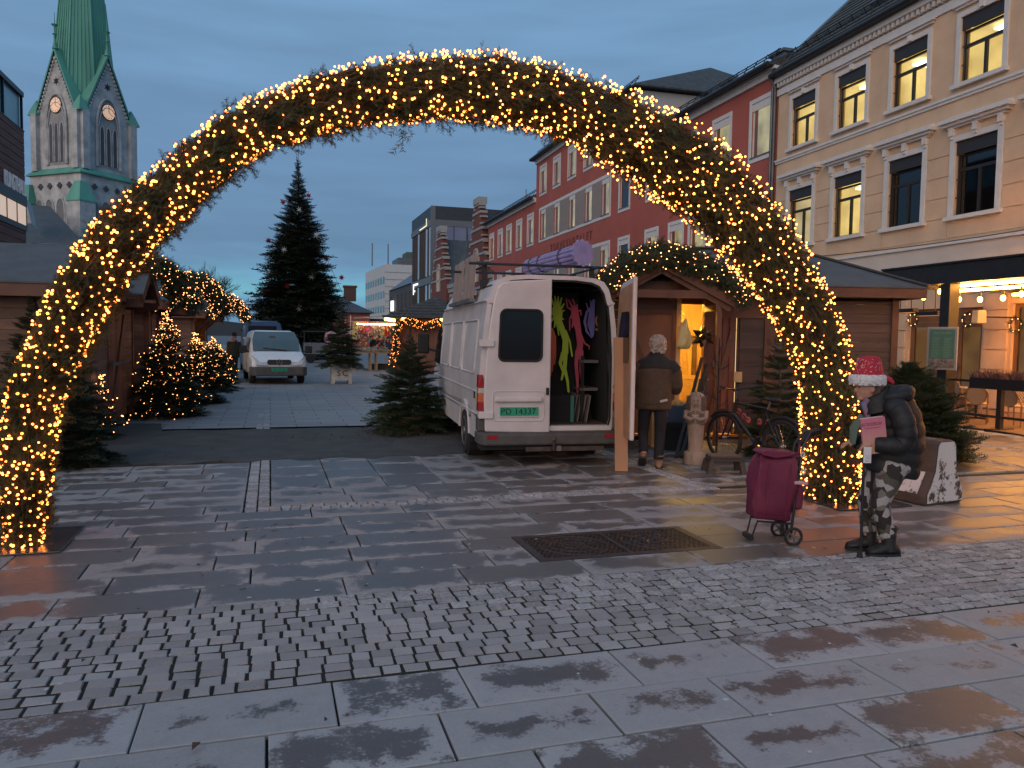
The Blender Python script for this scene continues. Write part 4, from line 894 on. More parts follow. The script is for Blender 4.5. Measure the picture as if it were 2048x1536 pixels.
for x, y in ((-1, -1), (1, -1), (-1, 1)):
    MB().rings([[(x*h*.95+a*q, y*h*.95+b_*q, z) for a, b_ in ((-1, -1), (1, -1), (1, 1), (-1, 1))] for q, z in ((.75, Z1_-.15), (.75, Z1_), (.4, Z1_+1.0), (.08, Z1_+1.8))]).build('pier_cap', COPPER, ch)
    MB().rings([[(x*hl+a*q, y*hl+b_*q, z) for a, b_ in ((-1, -1), (1, -1), (1, 1), (-1, 1))] for q, z in ((1.1, 0), (1.1, Z0-4.2))]).build('buttress', STONE, ch)
    MB().rings([[(x*hl+a*q, y*hl+b_*q, z) for a, b_ in ((-1, -1), (1, -1), (1, 1), (-1, 1))] for q, z in ((1.2, Z0-4.2), (1.2, Z0-4.05), (.5, Z0-1.7))]).build('buttress_cap', COPPER, ch)
sp_ = MB(); rad = 4.2
rings = []
for z, f in ((Z1_-.2, 1.0), (Z1_+3.0, .90), (HC+(663-0)/1560*100, .62), (62, .02)):
    rings.append([(rad*f*math.cos(math.pi/8+k*math.pi/4), rad*f*math.sin(math.pi/8+k*math.pi/4), z) for k in range(8)])
so = sp_.rings(rings).build('spire', COPPER, ch)
sm = MB()
for k in range(8):
    for j in range(6):
        a0, a1 = math.pi/8+k*math.pi/4, math.pi/8+(k+1)*math.pi/4; t = j/6
        p = lambda f, z: (rad*f*1.004*(math.cos(a0)*(1-t)+math.cos(a1)*t), rad*f*1.004*(math.sin(a0)*(1-t)+math.sin(a1)*t), z)
        sm.bar(p(1.0, Z1_), p(.62, HC+663/1560*100), .06 if j else .14)
sm.build('spire_seam', COPPER, so, kind='stuff')
# nave roof in front of the tower
na = at_depth(52, 84); nave = MB()
e_ = lr
pA, pB, pC = at_depth(20, 80), at_depth(100, 88), at_depth(172, 84)
zr_ = HC+(663-393)/1560*84; ze = HC+(663-500)/1560*84
c0 = ch.matrix_basis.inverted() if False else None
inv = (Matrix.Translation(ctr) @ Matrix.Rotation(math.atan2(e1.y, e1.x), 4, 'Z')).inverted()
def lw(p, z): return inv @ Vector((p.x, p.y, z))
MB().add([lw(at_depth(-60, 78), ze), lw(at_depth(176, 80), ze), lw(at_depth(107, 92), zr_), lw(at_depth(-60, 90), zr_), lw(at_depth(176, 100), ze)], [(0, 1, 2, 3), (1, 4, 2)]).build('nave_roof', SLATE, ch)
MB().add([lw(at_depth(-60, 78.2), 0), lw(at_depth(176, 80.2), 0), lw(at_depth(176, 80.2), ze), lw(at_depth(-60, 78.2), ze), lw(at_depth(176, 100), 0), lw(at_depth(176, 100), ze)], [(0, 1, 2, 3), (1, 4, 5, 2)]).build('nave_wall', STONE, ch)
pd = at_depth(60, 79.0); MB().add([lw(at_depth(51, 78.0), zc(478)-1), lw(at_depth(70, 78.2), zc(478)-1), lw(at_depth(58, 78.1), zc(436)-1), lw(at_depth(72, 84), zc(436)-1), lw(at_depth(80, 82), zc(478)-1)], [(0, 1, 2), (1, 4, 3, 2)]).build('dormer', STONE, ch)

# ---- art hall on the left edge: facade along X = KX facing the square
KX = -14.6
kp = [atX(45, 185, KX), atX(0, 135, KX), atX(47, 262, KX), atX(50, 448, KX)]
kun = thing('art_hall', 'dark brown clad art hall with glass top storey at the left edge', 'building', (KX, kp[0].y, 0))
zt = kp[0].z; zg = kp[2].z; y1 = 0.0; y0 = -30
KBROWN = mat('brown metal cladding', (0.17, 0.085, 0.068), 0.75, 0.25, 2, stretch=(1, .2, 3), spec=.2)
MB().bx(-14, 0, y0, y1, 0, zg-.05).build('wall', KBROWN, kun)
cl_ = MB(); z = 0.4
while z < zg-.3: cl_.bx(0.0, .03, y0, y1, z, z+.40); z += .46
cl_.build('cladding_course', KBROWN, kun, kind='stuff')
MB().bx(-14, -.15, y0, y1-.15, zg, zt-.3).build('glass_storey', mat('milky glass storey', (.16, .30, .34), .25, .1, 1), kun)
gm_ = MB().bx(-14, .06, y0, y1+.05, zt-.28, zt).bx(-14, .06, y0, y1+.05, zg-.05, zg)
yy = 0.0
while yy > -30: gm_.bx(-.15, .0, yy-.08, yy, zg, zt-.28); yy -= 3.6
gm_.build('glass_frame', DKMET, kun)
zw0, zw1 = atX(25, 440, KX).z, atX(25, 402, KX).z
for i in range(10):
    w_ = MB().bx(.035, .07, -1.9*i-1.8, -1.9*i-.1, zw0, zw1).build('window', mat('lit strip window', (.5, .38, .3), .3, 0, emit=(1, .70, .5), estr=.38), kun)
    MB().bx(.035, .10, -1.9*i-.1, -1.9*i, zw0-.1, zw1+.1).build('mullion', DKMET, w_)
MB().bx(.03, .12, y0, 0, zw1+.05, zw1+.7).bx(.03, .10, y0, 0, zw0-.35, zw0-.05).build('window_band', DKMET, kun)
ka, kb = atX(3, 354, KX), atX(47, 381, KX); KSZ = (kb.y-ka.y)/5.6
text('KUNSTHALL', 'lettering', KSZ, mat('pale sign letters', (.55, .55, .58), .5, 0, emit=(.8, .82, .9), estr=.06), kun, frame_M((.13, (ka.y+kb.y)/2-kp[0].y, (ka.z+kb.z)/2), (0, 1, 0)) @ Matrix.Diagonal((1, 1.75, 1, 1)), .03, 1.0)

# ---- far right side of the square
PX = lambda px, X: atX(px, 700, X).y
def bz(px, py, X): return atX(px, py, X).z
OFFW = mat('white office cladding', (0.50, 0.52, 0.53), .7, .05, 1); WDARK = mat('dark glazing', (.035, .04, .05), .15, .2, .5)
# white office tower: front parallel to camera, side receding
Y_ = 195; of = thing('white_office_block', 'white seven storey office block far behind the stalls', 'building', (0, 0, 0))
a, b_ = atY(731, 545, Y_), atY(770, 528, Y_-26); zt1 = a.z
c_ = atY(822, 523, Y_-26)
P0, P1, P2 = Vector((a.x, Y_, 0)), Vector((b_.x, Y_-26, 0)), Vector((c_.x+16, Y_-26, 0))
zt1 = atY(770, 528, Y_-26).z
MB().prism([(P0.x, P0.y), (P1.x, P1.y), (P2.x, P2.y), (P2.x, P2.y+40)], 0, zt1).build('wall', OFFW, of)
wn_ = MB(); cl_ = MB()
for fl in range(7):
    z = zt1-2.6-fl*3.1
    for i in range(8):
        p = P0.lerp(P1, (i+.28)/8); q = P0.lerp(P1, (i+.82)/8); n_ = Vector((-(P1-P0).y, (P1-P0).x, 0)).normalized()*-.06
        n_ = n_ if n_.x < 0 else -n_
        wn_.add([p+n_+Vector((0, 0, z-1.5)), q+n_+Vector((0, 0, z-1.5)), q+n_+Vector((0, 0, z)), p+n_+Vector((0, 0, z))], [(0, 1, 2, 3)])
    for f in (.0, .5): cl_.bx(P1.x, P2.x, P1.y-.05, P1.y, z+.9-f*3.1-.05, z+.98-f*3.1)
wn_.build('windows', WDARK, of, kind='stuff'); cl_.build('cladding_joints', mat('grey joints', (.25, .26, .27), .8, 0), of, kind='stuff')
MB().bx(P1.x+3, P2.x, P1.y+1, P1.y+10, zt1, zt1+1.6).build('roof_plant', ZINC, of)
MB().bx(P1.x+5, P1.x+9, P1.y+2, P1.y+8, zt1+1.62, zt1+3.0).build('roof_plant', mat('green plant', (.07, .11, .09), .7, 0), of)
for x in (-2, 1.5): MB().tube([(P1.x+x, P1.y+6, zt1), (P1.x+x, P1.y+6, zt1+5)], .15, 5).build('mast', ZINC, of)
# dark brick building with sloped metal roof
XB = 21.0
ya, yb = PX(778, XB), PX(832, XB); zt = bz(805, 573, XB)
dk = thing('dark_brick_house', 'dark grey brick building with narrow windows between office block and black building', 'building', (XB, 0, 0))
DBR = mat('dark grey brick', (.085, .082, .085), .85, .15, 3)
hs = []; n = 7
for i in range(n): yy = yb+(ya-yb)*(i+.3)/n; hs.append((yy, yy+1.1, zt-4.6, zt-1.2)); hs.append((yy, yy+1.1, zt-9, zt-6))
FMy = Matrix(((0, -1, 0, 0), (1, 0, 0, 0), (0, 0, 1, 0), (0, 0, 0, 1)))
w_ = wall_with_holes(MB(), yb, ya, 0, zt, hs, -.3, 0); w_.v = [tuple(FMy @ Vector(p)) for p in w_.v]; w_.build('wall', DBR, dk)
MB().bx(.5, 12, yb, ya, 0, zt-.2).build('core', WDARK, dk)
MB().add([(-.2, yb, zt), (-.2, ya, zt), (6, ya, zt+4.6), (6, yb, zt+4.6), (12, yb, zt), (12, ya, zt)], [(0, 1, 2, 3), (3, 2, 5, 4), (0, 3, 4), (1, 5, 2)]).build('roof', ZINC, dk)
p = atX(785, 612, XB-.3); MB().bx(-.5, -.2, p.y-1, p.y+1, p.z-.9, p.z+.9).build('lit_sign', glow('white lit sign', (.95, .97, 1), 1.3), dk)
# black modern building
XM = 20.2; yn, yf = PX(861, XM), PX(822, XM); ztm = bz(861, 413, XM); 
mo = thing('black_modern_building', 'black modern corner building with glazed top floor and wooden slats', 'building', (XM, yn, 0)); D = yf-yn
BLK = mat('black facade panel', (.030, .034, .040), .5, .15, 2); GREYB = mat('grey frame band', (.12, .13, .145), .5, .1)
lv = [bz(861, 465, XM), bz(861, 545, XM), bz(861, 590, XM)]
zA, zB, zC, zD = bz(861, 432, XM), bz(861, 552, XM), bz(861, 567, XM), bz(861, 635, XM)
MB().bx(.4, 25, .4, D, 0, ztm-.1).build('core', WDARK, mo)
MB().bx(0, 25, 0, D, bz(861, 440, XM), ztm).build('parapet', BLK, mo)
MB().bx(-.1, 25, -.1, D, bz(861, 452, XM), bz(861, 440, XM)).build('cornice_band', GREYB, mo)
MB().bx(-.05, .5, -.05, D, zC, zB).build('floor_band', GREYB, mo); zE, zF = bz(861, 655, XM), bz(861, 610, XM)
MB().bx(-.05, 25, -.05, D, zD-.2, bz(861, 618, XM)).build('sign_band', BLK, mo)
MB().bx(-.08, .5, -.08, .3, 0, ztm).build('corner_post', GREYB, mo)
SLW = mat('brown wood slats', (.055, .030, .020), .7, .3, 2, stretch=(1, 1, .1))
for (za, zb_) in ((zB+.1, bz(861, 452, XM)-.1), (bz(861, 618, XM)+.1, zC-.1)):
    n = 12
    for i in range(n):
        yy = .5+(D-.8)*i/n
        if i % 5 == 2 or i == 0: MB().bx(-.02, .3, yy, yy+(D-.8)/n*.8, za, zb_).build('window', mat('bright glazing', (.35, .42, .5), .1, .2, .3), mo)
        else: MB().bx(-.03, .25, yy, yy+(D-.8)/n*.72, za, zb_).build('slat_panel', SLW, mo)
g_ = MB().bx(.5, 25, .02, .3, zB-1, bz(861, 452, XM)).build('top_glazing', mat('violet glazing', (.10, .11, .16), .12, .2, .3, emit=(.5, .5, .8), estr=.05), mo)
mu = MB()
for i in range(7): mu.bx(1.2+i*1.75, 1.3+i*1.75, -.03, .3, zB-1, bz(861, 452, XM))
mu.build('mullions', BLK, g_)
link('ceiling_lights', bulb_mesh([(2.0, -.1, zB+2.4), (5, -.1, zB+2.0), (7.6, -.1, zB+2.5), (6.5, -.1, zB+1.3), (9.5, -.1, zB+3.0), (9.2, -.1, zB+2.6), (3.6, -.1, zB+.4)], .13), glow('far lamp', (1, .8, .55), 2.5), mo, kind='stuff')
p = atX(845, 460, XM-.2); MB().bx(-.16, -.12, p.y-yn-2.2, p.y-yn+2.5, p.z+.2, p.z+.34).bx(-.16, -.12, p.y-yn-2.6, p.y-yn-2.3, p.z+.2, p.z+1.2).build('lit_logo', glow('pale yellow sign', (1, .9, .6), .9), mo)
p = atX(833, 578, XM-.2); MB().bx(-.16, -.12, p.y-yn-.6, p.y-yn+2.6, p.z+.55, p.z+.8).bx(-.16, -.12, p.y-yn+2.6, p.y-yn+3.1, p.z-.7, p.z+.8).bx(-.16, -.12, p.y-yn+1.6, p.y-yn+2.6, p.z-.35, p.z-.1).build('lit_logo', glow('white lit sign', (.95, .97, 1), 1.3), mo)
# red brick building with stepped gables
XG = 19.9; BRK = mat('red brick', (.155, .048, .036), .85, .25, 4, bump=.2); GST = mat('grey sandstone', (.30, .30, .29), .85, .12, 2)
yn, yf = PX(986, XG), PX(864, XG); ze = bz(985, 545, XG)
gb = thing('stepped_gable_building', 'red brick building with pale stone bands and two stepped gables', 'building', (XG, 0, 0))
MB().bx(0, 11, yn, yf, 0, ze).build('wall', BRK, gb)
MB().bx(-.25, 0, yn, yf, ze-.5, ze).bx(-.12, 0, yn, yf, ze-1.0, ze-.55).bx(-.1, 0, yn, yf, ze-4.4, ze-4.1).build('cornice', GST, gb)
MB().add([(-.3, yn, ze), (-.3, yf, ze), (5, yf, ze+5.6), (5, yn, ze+5.6), (11, yn, ze), (11, yf, ze)], [(0, 1, 2, 3), (3, 2, 5, 4), (0, 3, 4), (1, 5, 2)]).build('roof', SLATE, gb)
for (pa, pb, ptop) in ((938, 979, 409), (868, 897, 463)):
    y0, y1 = PX(pb, XG), PX(pa, XG); cy_ = (y0+y1)/2; w = (y1-y0)/2; zt = bz((pa+pb)/2, ptop, XG)
    steps = [(1.0, 0, ze+.6), (.85, ze+.6, ze+1.9), (.68, ze+1.9, ze+3.2), (.52, ze+3.2, ze+4.4), (.37, ze+4.4, zt-1.1), (.24, zt-1.1, zt-.3)]
    gbm, tr = MB(), MB()
    for f, z0, z1 in steps:
        gbm.bx(-.35, .25, cy_-w*f, cy_+w*f, z0, z1); tr.bx(-.42, .32, cy_-w*f-.08, cy_+w*f+.08, z1, z1+.22)
        zz = z0+.5
        while zz < z1 and z0 > 1: 
            for s in (-1, 1): tr.bx(-.40, .30, cy_+s*w*f-.25, cy_+s*w*f+.25, zz, zz+.16)
            zz += .65
    go = gbm.build('stepped_gable', BRK, gb); tr.build('stone_bands', GST, go)
    MB().bx(-.5, .4, cy_-w*.26, cy_+w*.26, zt-.1, zt+.5).build('gable_cap', GST, go)
    MB().add([(.1, cy_-w*.95, ze+.4), (.1, cy_+w*.95, ze+.4), (.1, cy_, zt-1), (6, cy_-w*.95, ze+.4), (6, cy_+w*.95, ze+.4), (6, cy_, zt-1)], [(0, 2, 5, 3), (1, 4, 5, 2)]).build('gable_roof', SLATE, gb)
    ap = arch_pts(.75, ze-.6, ze+1.6, ze+2.6, 4)
    MB().add([(-.37, cy_+a, z) for a, z in ap], [tuple(range(len(ap)))]).build('gable_window', mat('cream shutter', (.42, .36, .25), .5, 0, emit=(1, .8, .5), estr=.08), go); MB().tube([(-.38, cy_+a, z) for a, z in ap], .16, 5).build('window_surround', GST, go)
yy = yn+2
while yy < yf-1:
    for z in (ze-3.6, ze-8):
        w_ = MB().bx(-.14, 0, yy-.75, yy+.75, z-.3, z+2.4).build('window_surround', GST, gb); MB().bx(-.17, -.1, yy-.5, yy+.5, z, z+2.1).build('window', WDARK, w_)
    yy += 3.1
yd = PX(912, XG); MB().lathe([(.75, ze+1.0), (.75, ze+2.2)], 6, Matrix.Translation((1.2, yd, 0))).build('turret', SLATE, gb); MB().lathe([(1.05, ze+2.2), (.4, ze+3.4), (.08, ze+4.8), (.02, ze+6)], 6, Matrix.Translation((1.2, yd, 0))).build('turret_roof', SLATE, gb)
MB().tube([(4, yn+3, ze+5), (4, yn+3, ze+8.4)], .05, 5).build('mast', ZINC, gb)
# small red house behind the big tree
YH = 118; ha, hb = atY(640, 640, YH), atY(756, 640, YH)
hz = atY(700, 625, YH).z; hr = atY(700, 588, YH).z
ho = thing('red_house', 'low red brick house with hipped slate roof behind the tall Christmas tree', 'building', (0, YH, 0))
MB().bx(ha.x-8, hb.x-1.2, 0, 12, 0, hz).build('wall', mat('soft red brick', (.30, .085, .07), .85, .15, 2), ho)
MB().add([(ha.x-9, -.6, hz), (hb.x-.5, -.6, hz), (hb.x-.5, 12.6, hz), (ha.x-9, 12.6, hz), (ha.x-2, 6, hr), (hb.x-5.5, 6, hr)], [(0, 1, 5, 4), (1, 2, 5), (2, 3, 4, 5), (3, 0, 4)]).build('roof', SLATE, ho)
xc = atY(700, 580, YH+6).x; MB().bx(xc-.9, xc+.9, 5.5, 6.8, hr-.8, hr+1.3).bx(xc-1.05, xc+1.05, 5.4, 6.9, hr+1.3, hr+1.6).build('chimney', mat('chimney brick', (.10, .06, .05), .85, .1), ho)
for i in range(4):
    xx = atY(694+18*i, 650, YH).x; w_ = MB().lathe([(.75, 0), (.75, .05)], 12, Matrix.Translation((xx, -.03, hz-3)) @ Matrix.Rotation(math.pi/2, 4, 'X')).build('round_window', WFRAME, ho); MB().lathe([(.6, 0), (.6, .04)], 12, Matrix.Translation((xx, -.09, hz-3)) @ Matrix.Rotation(math.pi/2, 4, 'X')).build('pane', WDARK, w_)
MB().bx(hb.x-1.1, hb.x+9, 2, 14, 0, hz-.8).build('annex', mat('dark slats', (.05, .055, .065), .7, .1), ho)
# low hills / far roofs closing the horizon
hl_ = MB(); R = random.Random(5); pts = []
for i in range(41): pts.append((-900+i*50, 700+60*math.sin(i), 6+10*abs(math.sin(i*.7))+R.uniform(0, 5)))
for a, b_ in zip(pts, pts[1:]): hl_.quad((a[0], a[1], -1), (b_[0], b_[1], -1), b_, a)
struct(hl_.build('hills', mat('far dark hills', (.05, .06, .07), .9, .2, .01)), 'low dark hills on the horizon')
# ================================================================ MARKET STALLS AND GARLANDS
PLANK = mat('dark stained plank', (0.075, 0.042, 0.034), 0.6, 0.30, 2.5, stretch=(.25, 1, 3), bump=0.25, rnd=0.22)
PLANK_R = mat('red stained plank', (0.20, 0.058, 0.032), 0.55, 0.30, 2.5, stretch=(1, 1, .2), bump=0.25, rnd=0.22)
PLANK_L = mat('brown stained plank', (0.15, 0.078, 0.052), 0.65, 0.30, 2.5, stretch=(1, .25, 3), bump=0.25, rnd=0.2)
TIMBER = mat('reddish timber', (0.125, 0.048, 0.025), 0.55, 0.3, 2.5, bump=0.2, rnd=0.12)
PLY = mat('warm plywood', (0.26, 0.105, 0.045), 0.5, scale=1.6, c2=(0.13, 0.045, 0.02), stretch=(1, 1, .5))
PINE = mat('raw pine board', (0.55, 0.36, 0.17), 0.6, 0.2, 3, stretch=(1, 1, .2)); OSB = mat('chipboard', (0.50, 0.33, 0.15), 0.7, scale=26, c2=(0.36, 0.22, 0.09))
FELT = mat('grey roofing felt', (0.085, 0.09, 0.098), 0.8, 0.15, 3, bump=0.2, bscale=150)
def garland(t, path, rad, n_sprig, n_bulb, br=0.011, slen=(.16, .30), needles=FIR, seed=1, bulb=BULB2, out=(.2, .7), base=(.5, .86), hang=0.35, parts=0, core=True, bulb_out=1.05):
    """fir garland round a path: core, needles, twigs, bulbs (the nearest `parts` of them as single parts)"""
    P = [Vector(p) for p in path]; seg = [(b-a).length for a, b in zip(P, P[1:])]; tot = sum(seg); R = random.Random(seed)
    rads = rad if isinstance(rad, list) else [rad]*len(P)
    def at(s):
        d = s*tot
        for i, l in enumerate(seg):
            if d <= l or i == len(seg)-1: f = min(1, d/l); return P[i].lerp(P[i+1], f), (P[i+1]-P[i]).normalized(), rads[i]*(1-f)+rads[i+1]*f
            d -= l
    if core: MB().tube(P, [r*.72 for r in rads], 10).build('core', mat('garland core', (.014, .018, .010), .9, .3, 12), t, smooth=True)
    Ms, ids = [], []
    def frame_(d):
        a = Vector((0, 0, 1)) if abs(d.z) < .9 else Vector((1, 0, 0)); u = d.cross(a).normalized(); return u, d.cross(u)
    for i in range(n_sprig):
        p, d, r = at(R.random()); u, v = frame_(d); a = R.uniform(0, 6.283); o = u*math.cos(a)+v*math.sin(a)
        s = R.uniform(*slen); dr = d*(R.uniform(.55, 1.0)*(1 if R.random() < .75 else -1))+o*R.uniform(*out)+Vector((0, 0, -hang*R.random())); q = p+o*r*R.uniform(*base)
        Ms.append(dirM(q, dr, R.uniform(0, 6.28), s)); ids.append(R.randrange(6))
    V, T = place([ST[i][0] for i in ids], Ms); link('foliage', mesh_np('foliage', V, T), needles, t, kind='stuff')
    V, T = place([ST[i][1] for i in ids], Ms); link('twigs', mesh_np('twigs', V, T), TWIG, t, kind='stuff')
    B = []
    while len(B) < n_bulb:
        p, d, r = at(R.random()); u, v = frame_(d); a = R.uniform(0, 6.283); o = u*math.cos(a)+v*math.sin(a); q = p+o*r*R.uniform(bulb_out-.07, bulb_out+.10)
        if all((q-b).length > br*2.6 for b in B[-60:]): B.append(q)
    if parts:
        W_ = t.matrix_world if t.matrix_world != Matrix.Identity(4) else t.matrix_basis
        B.sort(key=lambda b: ((W_ @ b)-Vector((0, 0, HC))).length)
        bm = bulb_mesh([(0, 0, 0)], br, 'bulb'); bm.materials.append(bulb)
        for b in B[:parts]: o = bpy.data.objects.new('bulb', bm); col.objects.link(o); o.parent = t; o.location = b; o.scale = (R.uniform(.75, 1.2),)*3
        B = B[parts:]
    link('bulbs', bulb_mesh(B, br), bulb, t, kind='stuff'); return t
def plank_wall(par, M, x0, x1, z0, z1, m, h=.165, th=.022, gap=.006, holes=(), vertical=False):
    """boards laid one by one; M maps (along, out, up)"""
    a, b_ = (x0, x1) if vertical else (z0, z1); p = a; i = 0
    while p < b_-.03:
        q = min(p+h, b_)
        if vertical: MB().bx(p+gap/2, q-gap/2, 0, th+(i % 3)*.002, z0, z1, M).build('plank', m, par)
        else: MB().bx(x0, x1, 0, th+(i % 3)*.002, p+gap/2, q-gap/2, M).build('plank', m, par)
        p = q; i += 1
# ------------------------------------------------ stall on the right
O_ = Vector((6.93, 12.1, 0)); A_r = math.radians(-14); xa = Vector((math.cos(A_r), math.sin(A_r), 0)); ya = Vector((-math.sin(A_r), math.cos(A_r), 0))
def tt(px, off=0.0):      # local x where the sight line of a pixel column meets the stall front (shifted by off)
    d = ray(px, 690); p0 = O_+ya*off; n = ya; t = p0.dot(n)/(d.x*n.x+d.y*n.y); return (Vector((d.x*t, d.y*t, 0))-p0).dot(xa)
sr = thing('market_stall', 'dark wooden market stall on the right with open door and yellow light inside', 'stall', O_, A_r)
tc_ = tt(1790); tl0 = -1.35; H1 = 2.53; MO = Matrix(((1, 0, 0, 0), (0, -1, 0, 0), (0, 0, 1, 0), (0, 0, 0, 1)))
xd0, xd1, xp0, xp1, xs0, xs1, xw = tt(1360), tt(1414), tt(1414), tt(1472), tt(1478), tt(1527), tt(1546)
MS = Matrix.Translation((0, 0, 0)) @ MO
plank_wall(sr, MS, xw, tc_-.10, .10, H1-.06, PLANK)
MB().bx(tc_-.10, tc_+.02, -.05, .07, 0, H1).build('corner_post', TIMBER, sr); MB().bx(xs1, xw, -.04, .09, 0, H1).build('post', TIMBER, sr)
MB().bx(xp0-.07, xp0, -.04, .09, 0, H1).build('post', TIMBER, sr); MB().bx(xd0-.08, xd0, -.035, .09, 0, H1).build('post', PINE, sr)
MB().bx(xp0, xs1, -.03, .09, H1-.39, H1-.02).build('lintel', TIMBER, sr); MB().bx(xd0, xp0-.071, .0, .09, H1-.16, H1-.02).build('lintel', TIMBER, sr)
text('8', 'number_digit', .16, mat('burnt number', (.05, .02, .012), .7, 0), sr, frame_M(((xs1+xw)/2, -.043, 1.72), (1, 0, 0)), .002); text('2', 'number_digit', .16, MATS['burnt number'], sr, frame_M(((xs1+xw)/2, -.043, 1.50), (1, 0, 0)), .002)
# red door leaf with vertical planks and brace, standing ajar; dark panel beyond the light slit
dr_ = MB().bx(xp0+.01, xp1-.02, .03, .06, .12, H1-.36).build('door', PLANK_R, sr)
w_ = (xp1-xp0)/4
for i in range(4): MB().bx(xp0+.015+i*w_, xp0-.01+(i+1)*w_-.02, .0, .03, .12, H1-.36).build('plank', PLANK_R, dr_)
MB().bar((xp0+.05, -.02, .3), (xp1-.06, -.02, 1.95), .10, .03, up=(0, 1, 0)).build('brace', TIMBER, dr_)
MB().bx(xp0+.1, xp0+.22, -.04, 0, 1.28, 1.36).tube([(xp0+.16, -.07, 1.2), (xp0+.16, -.07, 1.40)], .012, 6).build('latch', ZINC, dr_)
MB().bx(xp1+.004, xp1+.022, .05, .06, .2, H1-.36).build('light_slit', glow('light through the door gap', (1, .62, .25), .8), sr)  # glowing strip put in for lamp light leaking through the gap
MB().bx(xp1-.02, xp1+.003, .03, .07, .1, H1-.36).bx(xp1+.023, xs0+.01, .03, .07, .1, H1-.36).build('slit_jamb', PLANK, sr)
MB().bx(xs0+.01, xs1-.005, .02, .05, .1, H1-.36).build('dark_panel', PLANK, sr); plank_wall(sr, MS @ Matrix.Translation((0, -.02, 0)), xs0+.01, xs1-.005, .1, H1-.36, PLANK, h=.3)
MB().bx(xp1-.03, xs0+.06, -.035, .0, 1.02, 1.20).build('hinge_block', PINE, sr)
# plywood leaf on the left, swung open
xl0, xl1 = tt(1254), tt(1350)
lf_ = MB().bx(xl0, xl1, -.03, .0, .12, 2.26).build('door', PLY, sr)
MB().bx(xl0, xl1, -.055, -.031, 2.18, 2.26).bx(xl0, xl0+.07, -.055, -.031, .12, 2.18).bx(xl1-.07, xl1, -.055, -.031, .12, 2.18).bx(xl0+.07, xl1-.07, -.055, -.031, .9, 1.0).build('door_frame', TIMBER, lf_)
MB().bar((xl0+.12, -.045, 1.75), (xl0+.45, -.045, 1.0), .08, .02, up=(0, 1, 0)).build('brace', TIMBER, lf_)
MB().bx(xl1+.01, xd0-.085, -.02, .05, 0, H1).build('jamb', mat('gap shade', (.01, .008, .007), .8, 0), sr)  # black strip stands in for the shade inside the gap
plank_wall(sr, MS, tl0, xl0-.02, .10, H1-.06, PLANK)
# sides, back, inside
for x, nm in ((tc_, 1), (tl0, -1)):
    plank_wall(sr, Matrix(((0, nm, 0, x), (1, 0, 0, 0), (0, 0, 1, 0), (0, 0, 0, 1))), .07, 3.0, .10, H1-.06, PLANK)
MB().bx(tl0, tc_, 2.95, 3.0, 0, H1).build('back_wall', PLANK, sr)
MB().bx(xd0-1.6, xd0+1.4, 1.75, 1.78, 0, H1).build('inner_wall', PINE, sr); plank_wall(sr, Matrix.Translation((0, 1.75, 0)) @ MO, xd0-1.0, xd0+1.2, 1.85, H1, PINE, h=.12)
MB().bx(xd0+.05, xd0+.62, 1.70, 1.73, .35, 1.83).build('chipboard_panel', OSB, sr); MB().bx(xd0-.1, xd0+.9, 1.66, 1.72, .98, 1.05).bx(xd0+.62, xd0+.70, 1.68, 1.73, .3, 1.83).build('batten', PINE, sr); MB().bx(xd0-.1, xd0+.9, 1.60, 1.65, .05, .97).build('chipboard_panel', OSB, sr); MB().bx(xd0+.71, xd0+.80, 1.68, 1.72, 1.06, 1.83).build('dark_batten', PLANK, sr)
MB().bx(tl0+.05, tc_-.05, .1, 2.9, H1-.01, H1+.02).build('ceiling', PINE, sr); MB().bx(tl0+.05, tc_-.05, .1, 2.9, .04, .08).build('floor', PINE, sr)
MB().bx(xd0+1.3, xd0+1.33, .1, 1.7, 0, H1).bx(xd0-1.5, xd0-1.47, .1, 1.7, 0, H1).build('partition', PINE, sr)
MB().bx(xl0-.1, xd0-.085, .01, .05, 2.2, H1).build('header_panel', PLANK, sr)
MB().bx(xd0-.2, xd0+.6, .35, .45, H1-.10, H1-.04).build('work_lamp', glow('stall lamp', (1.0, .56, .07), 190.0), sr)
# roof
ev = .46; z0, zr_ = 2.71, 3.50; a, b_ = tl0-ev, tc_+.30; f0, f1 = -ev, 3.0+ev
rfo = MB().add([(a, f0, z0), (b_, f0, z0), (b_, f1, z0), (a, f1, z0), (a+1.5, 1.5, zr_), (b_-1.5, 1.5, zr_), (a, f0, z0-.03), (b_, f0, z0-.03), (b_, f1, z0-.03), (a, f1, z0-.03)], [(0, 1, 5, 4), (1, 2, 5), (2, 3, 4, 5), (3, 0, 4), (0, 6, 7, 1), (1, 7, 8, 2), (2, 8, 9, 3), (3, 9, 6, 0), (9, 8, 7, 6)]).build('roof', FELT, sr)
MB().bar((b_, f0, z0+.02), (b_-1.5, 1.5, zr_+.02), .16, .03).build('hip_strip', mat('dark hip felt', (.04, .042, .046), .7, .1), rfo); MB().bar((a+1.5, 1.5, zr_+.02), (b_-1.5, 1.5, zr_+.02), .16, .03).build('ridge_strip', MATS['dark hip felt'], rfo)
MB().bx(a+.02, b_-.02, f0+.02, f0+.06, z0-.20, z0-.035).bx(b_-.06, b_-.02, f0+.06, f1-.02, z0-.20, z0-.035).build('fascia', TIMBER, sr)
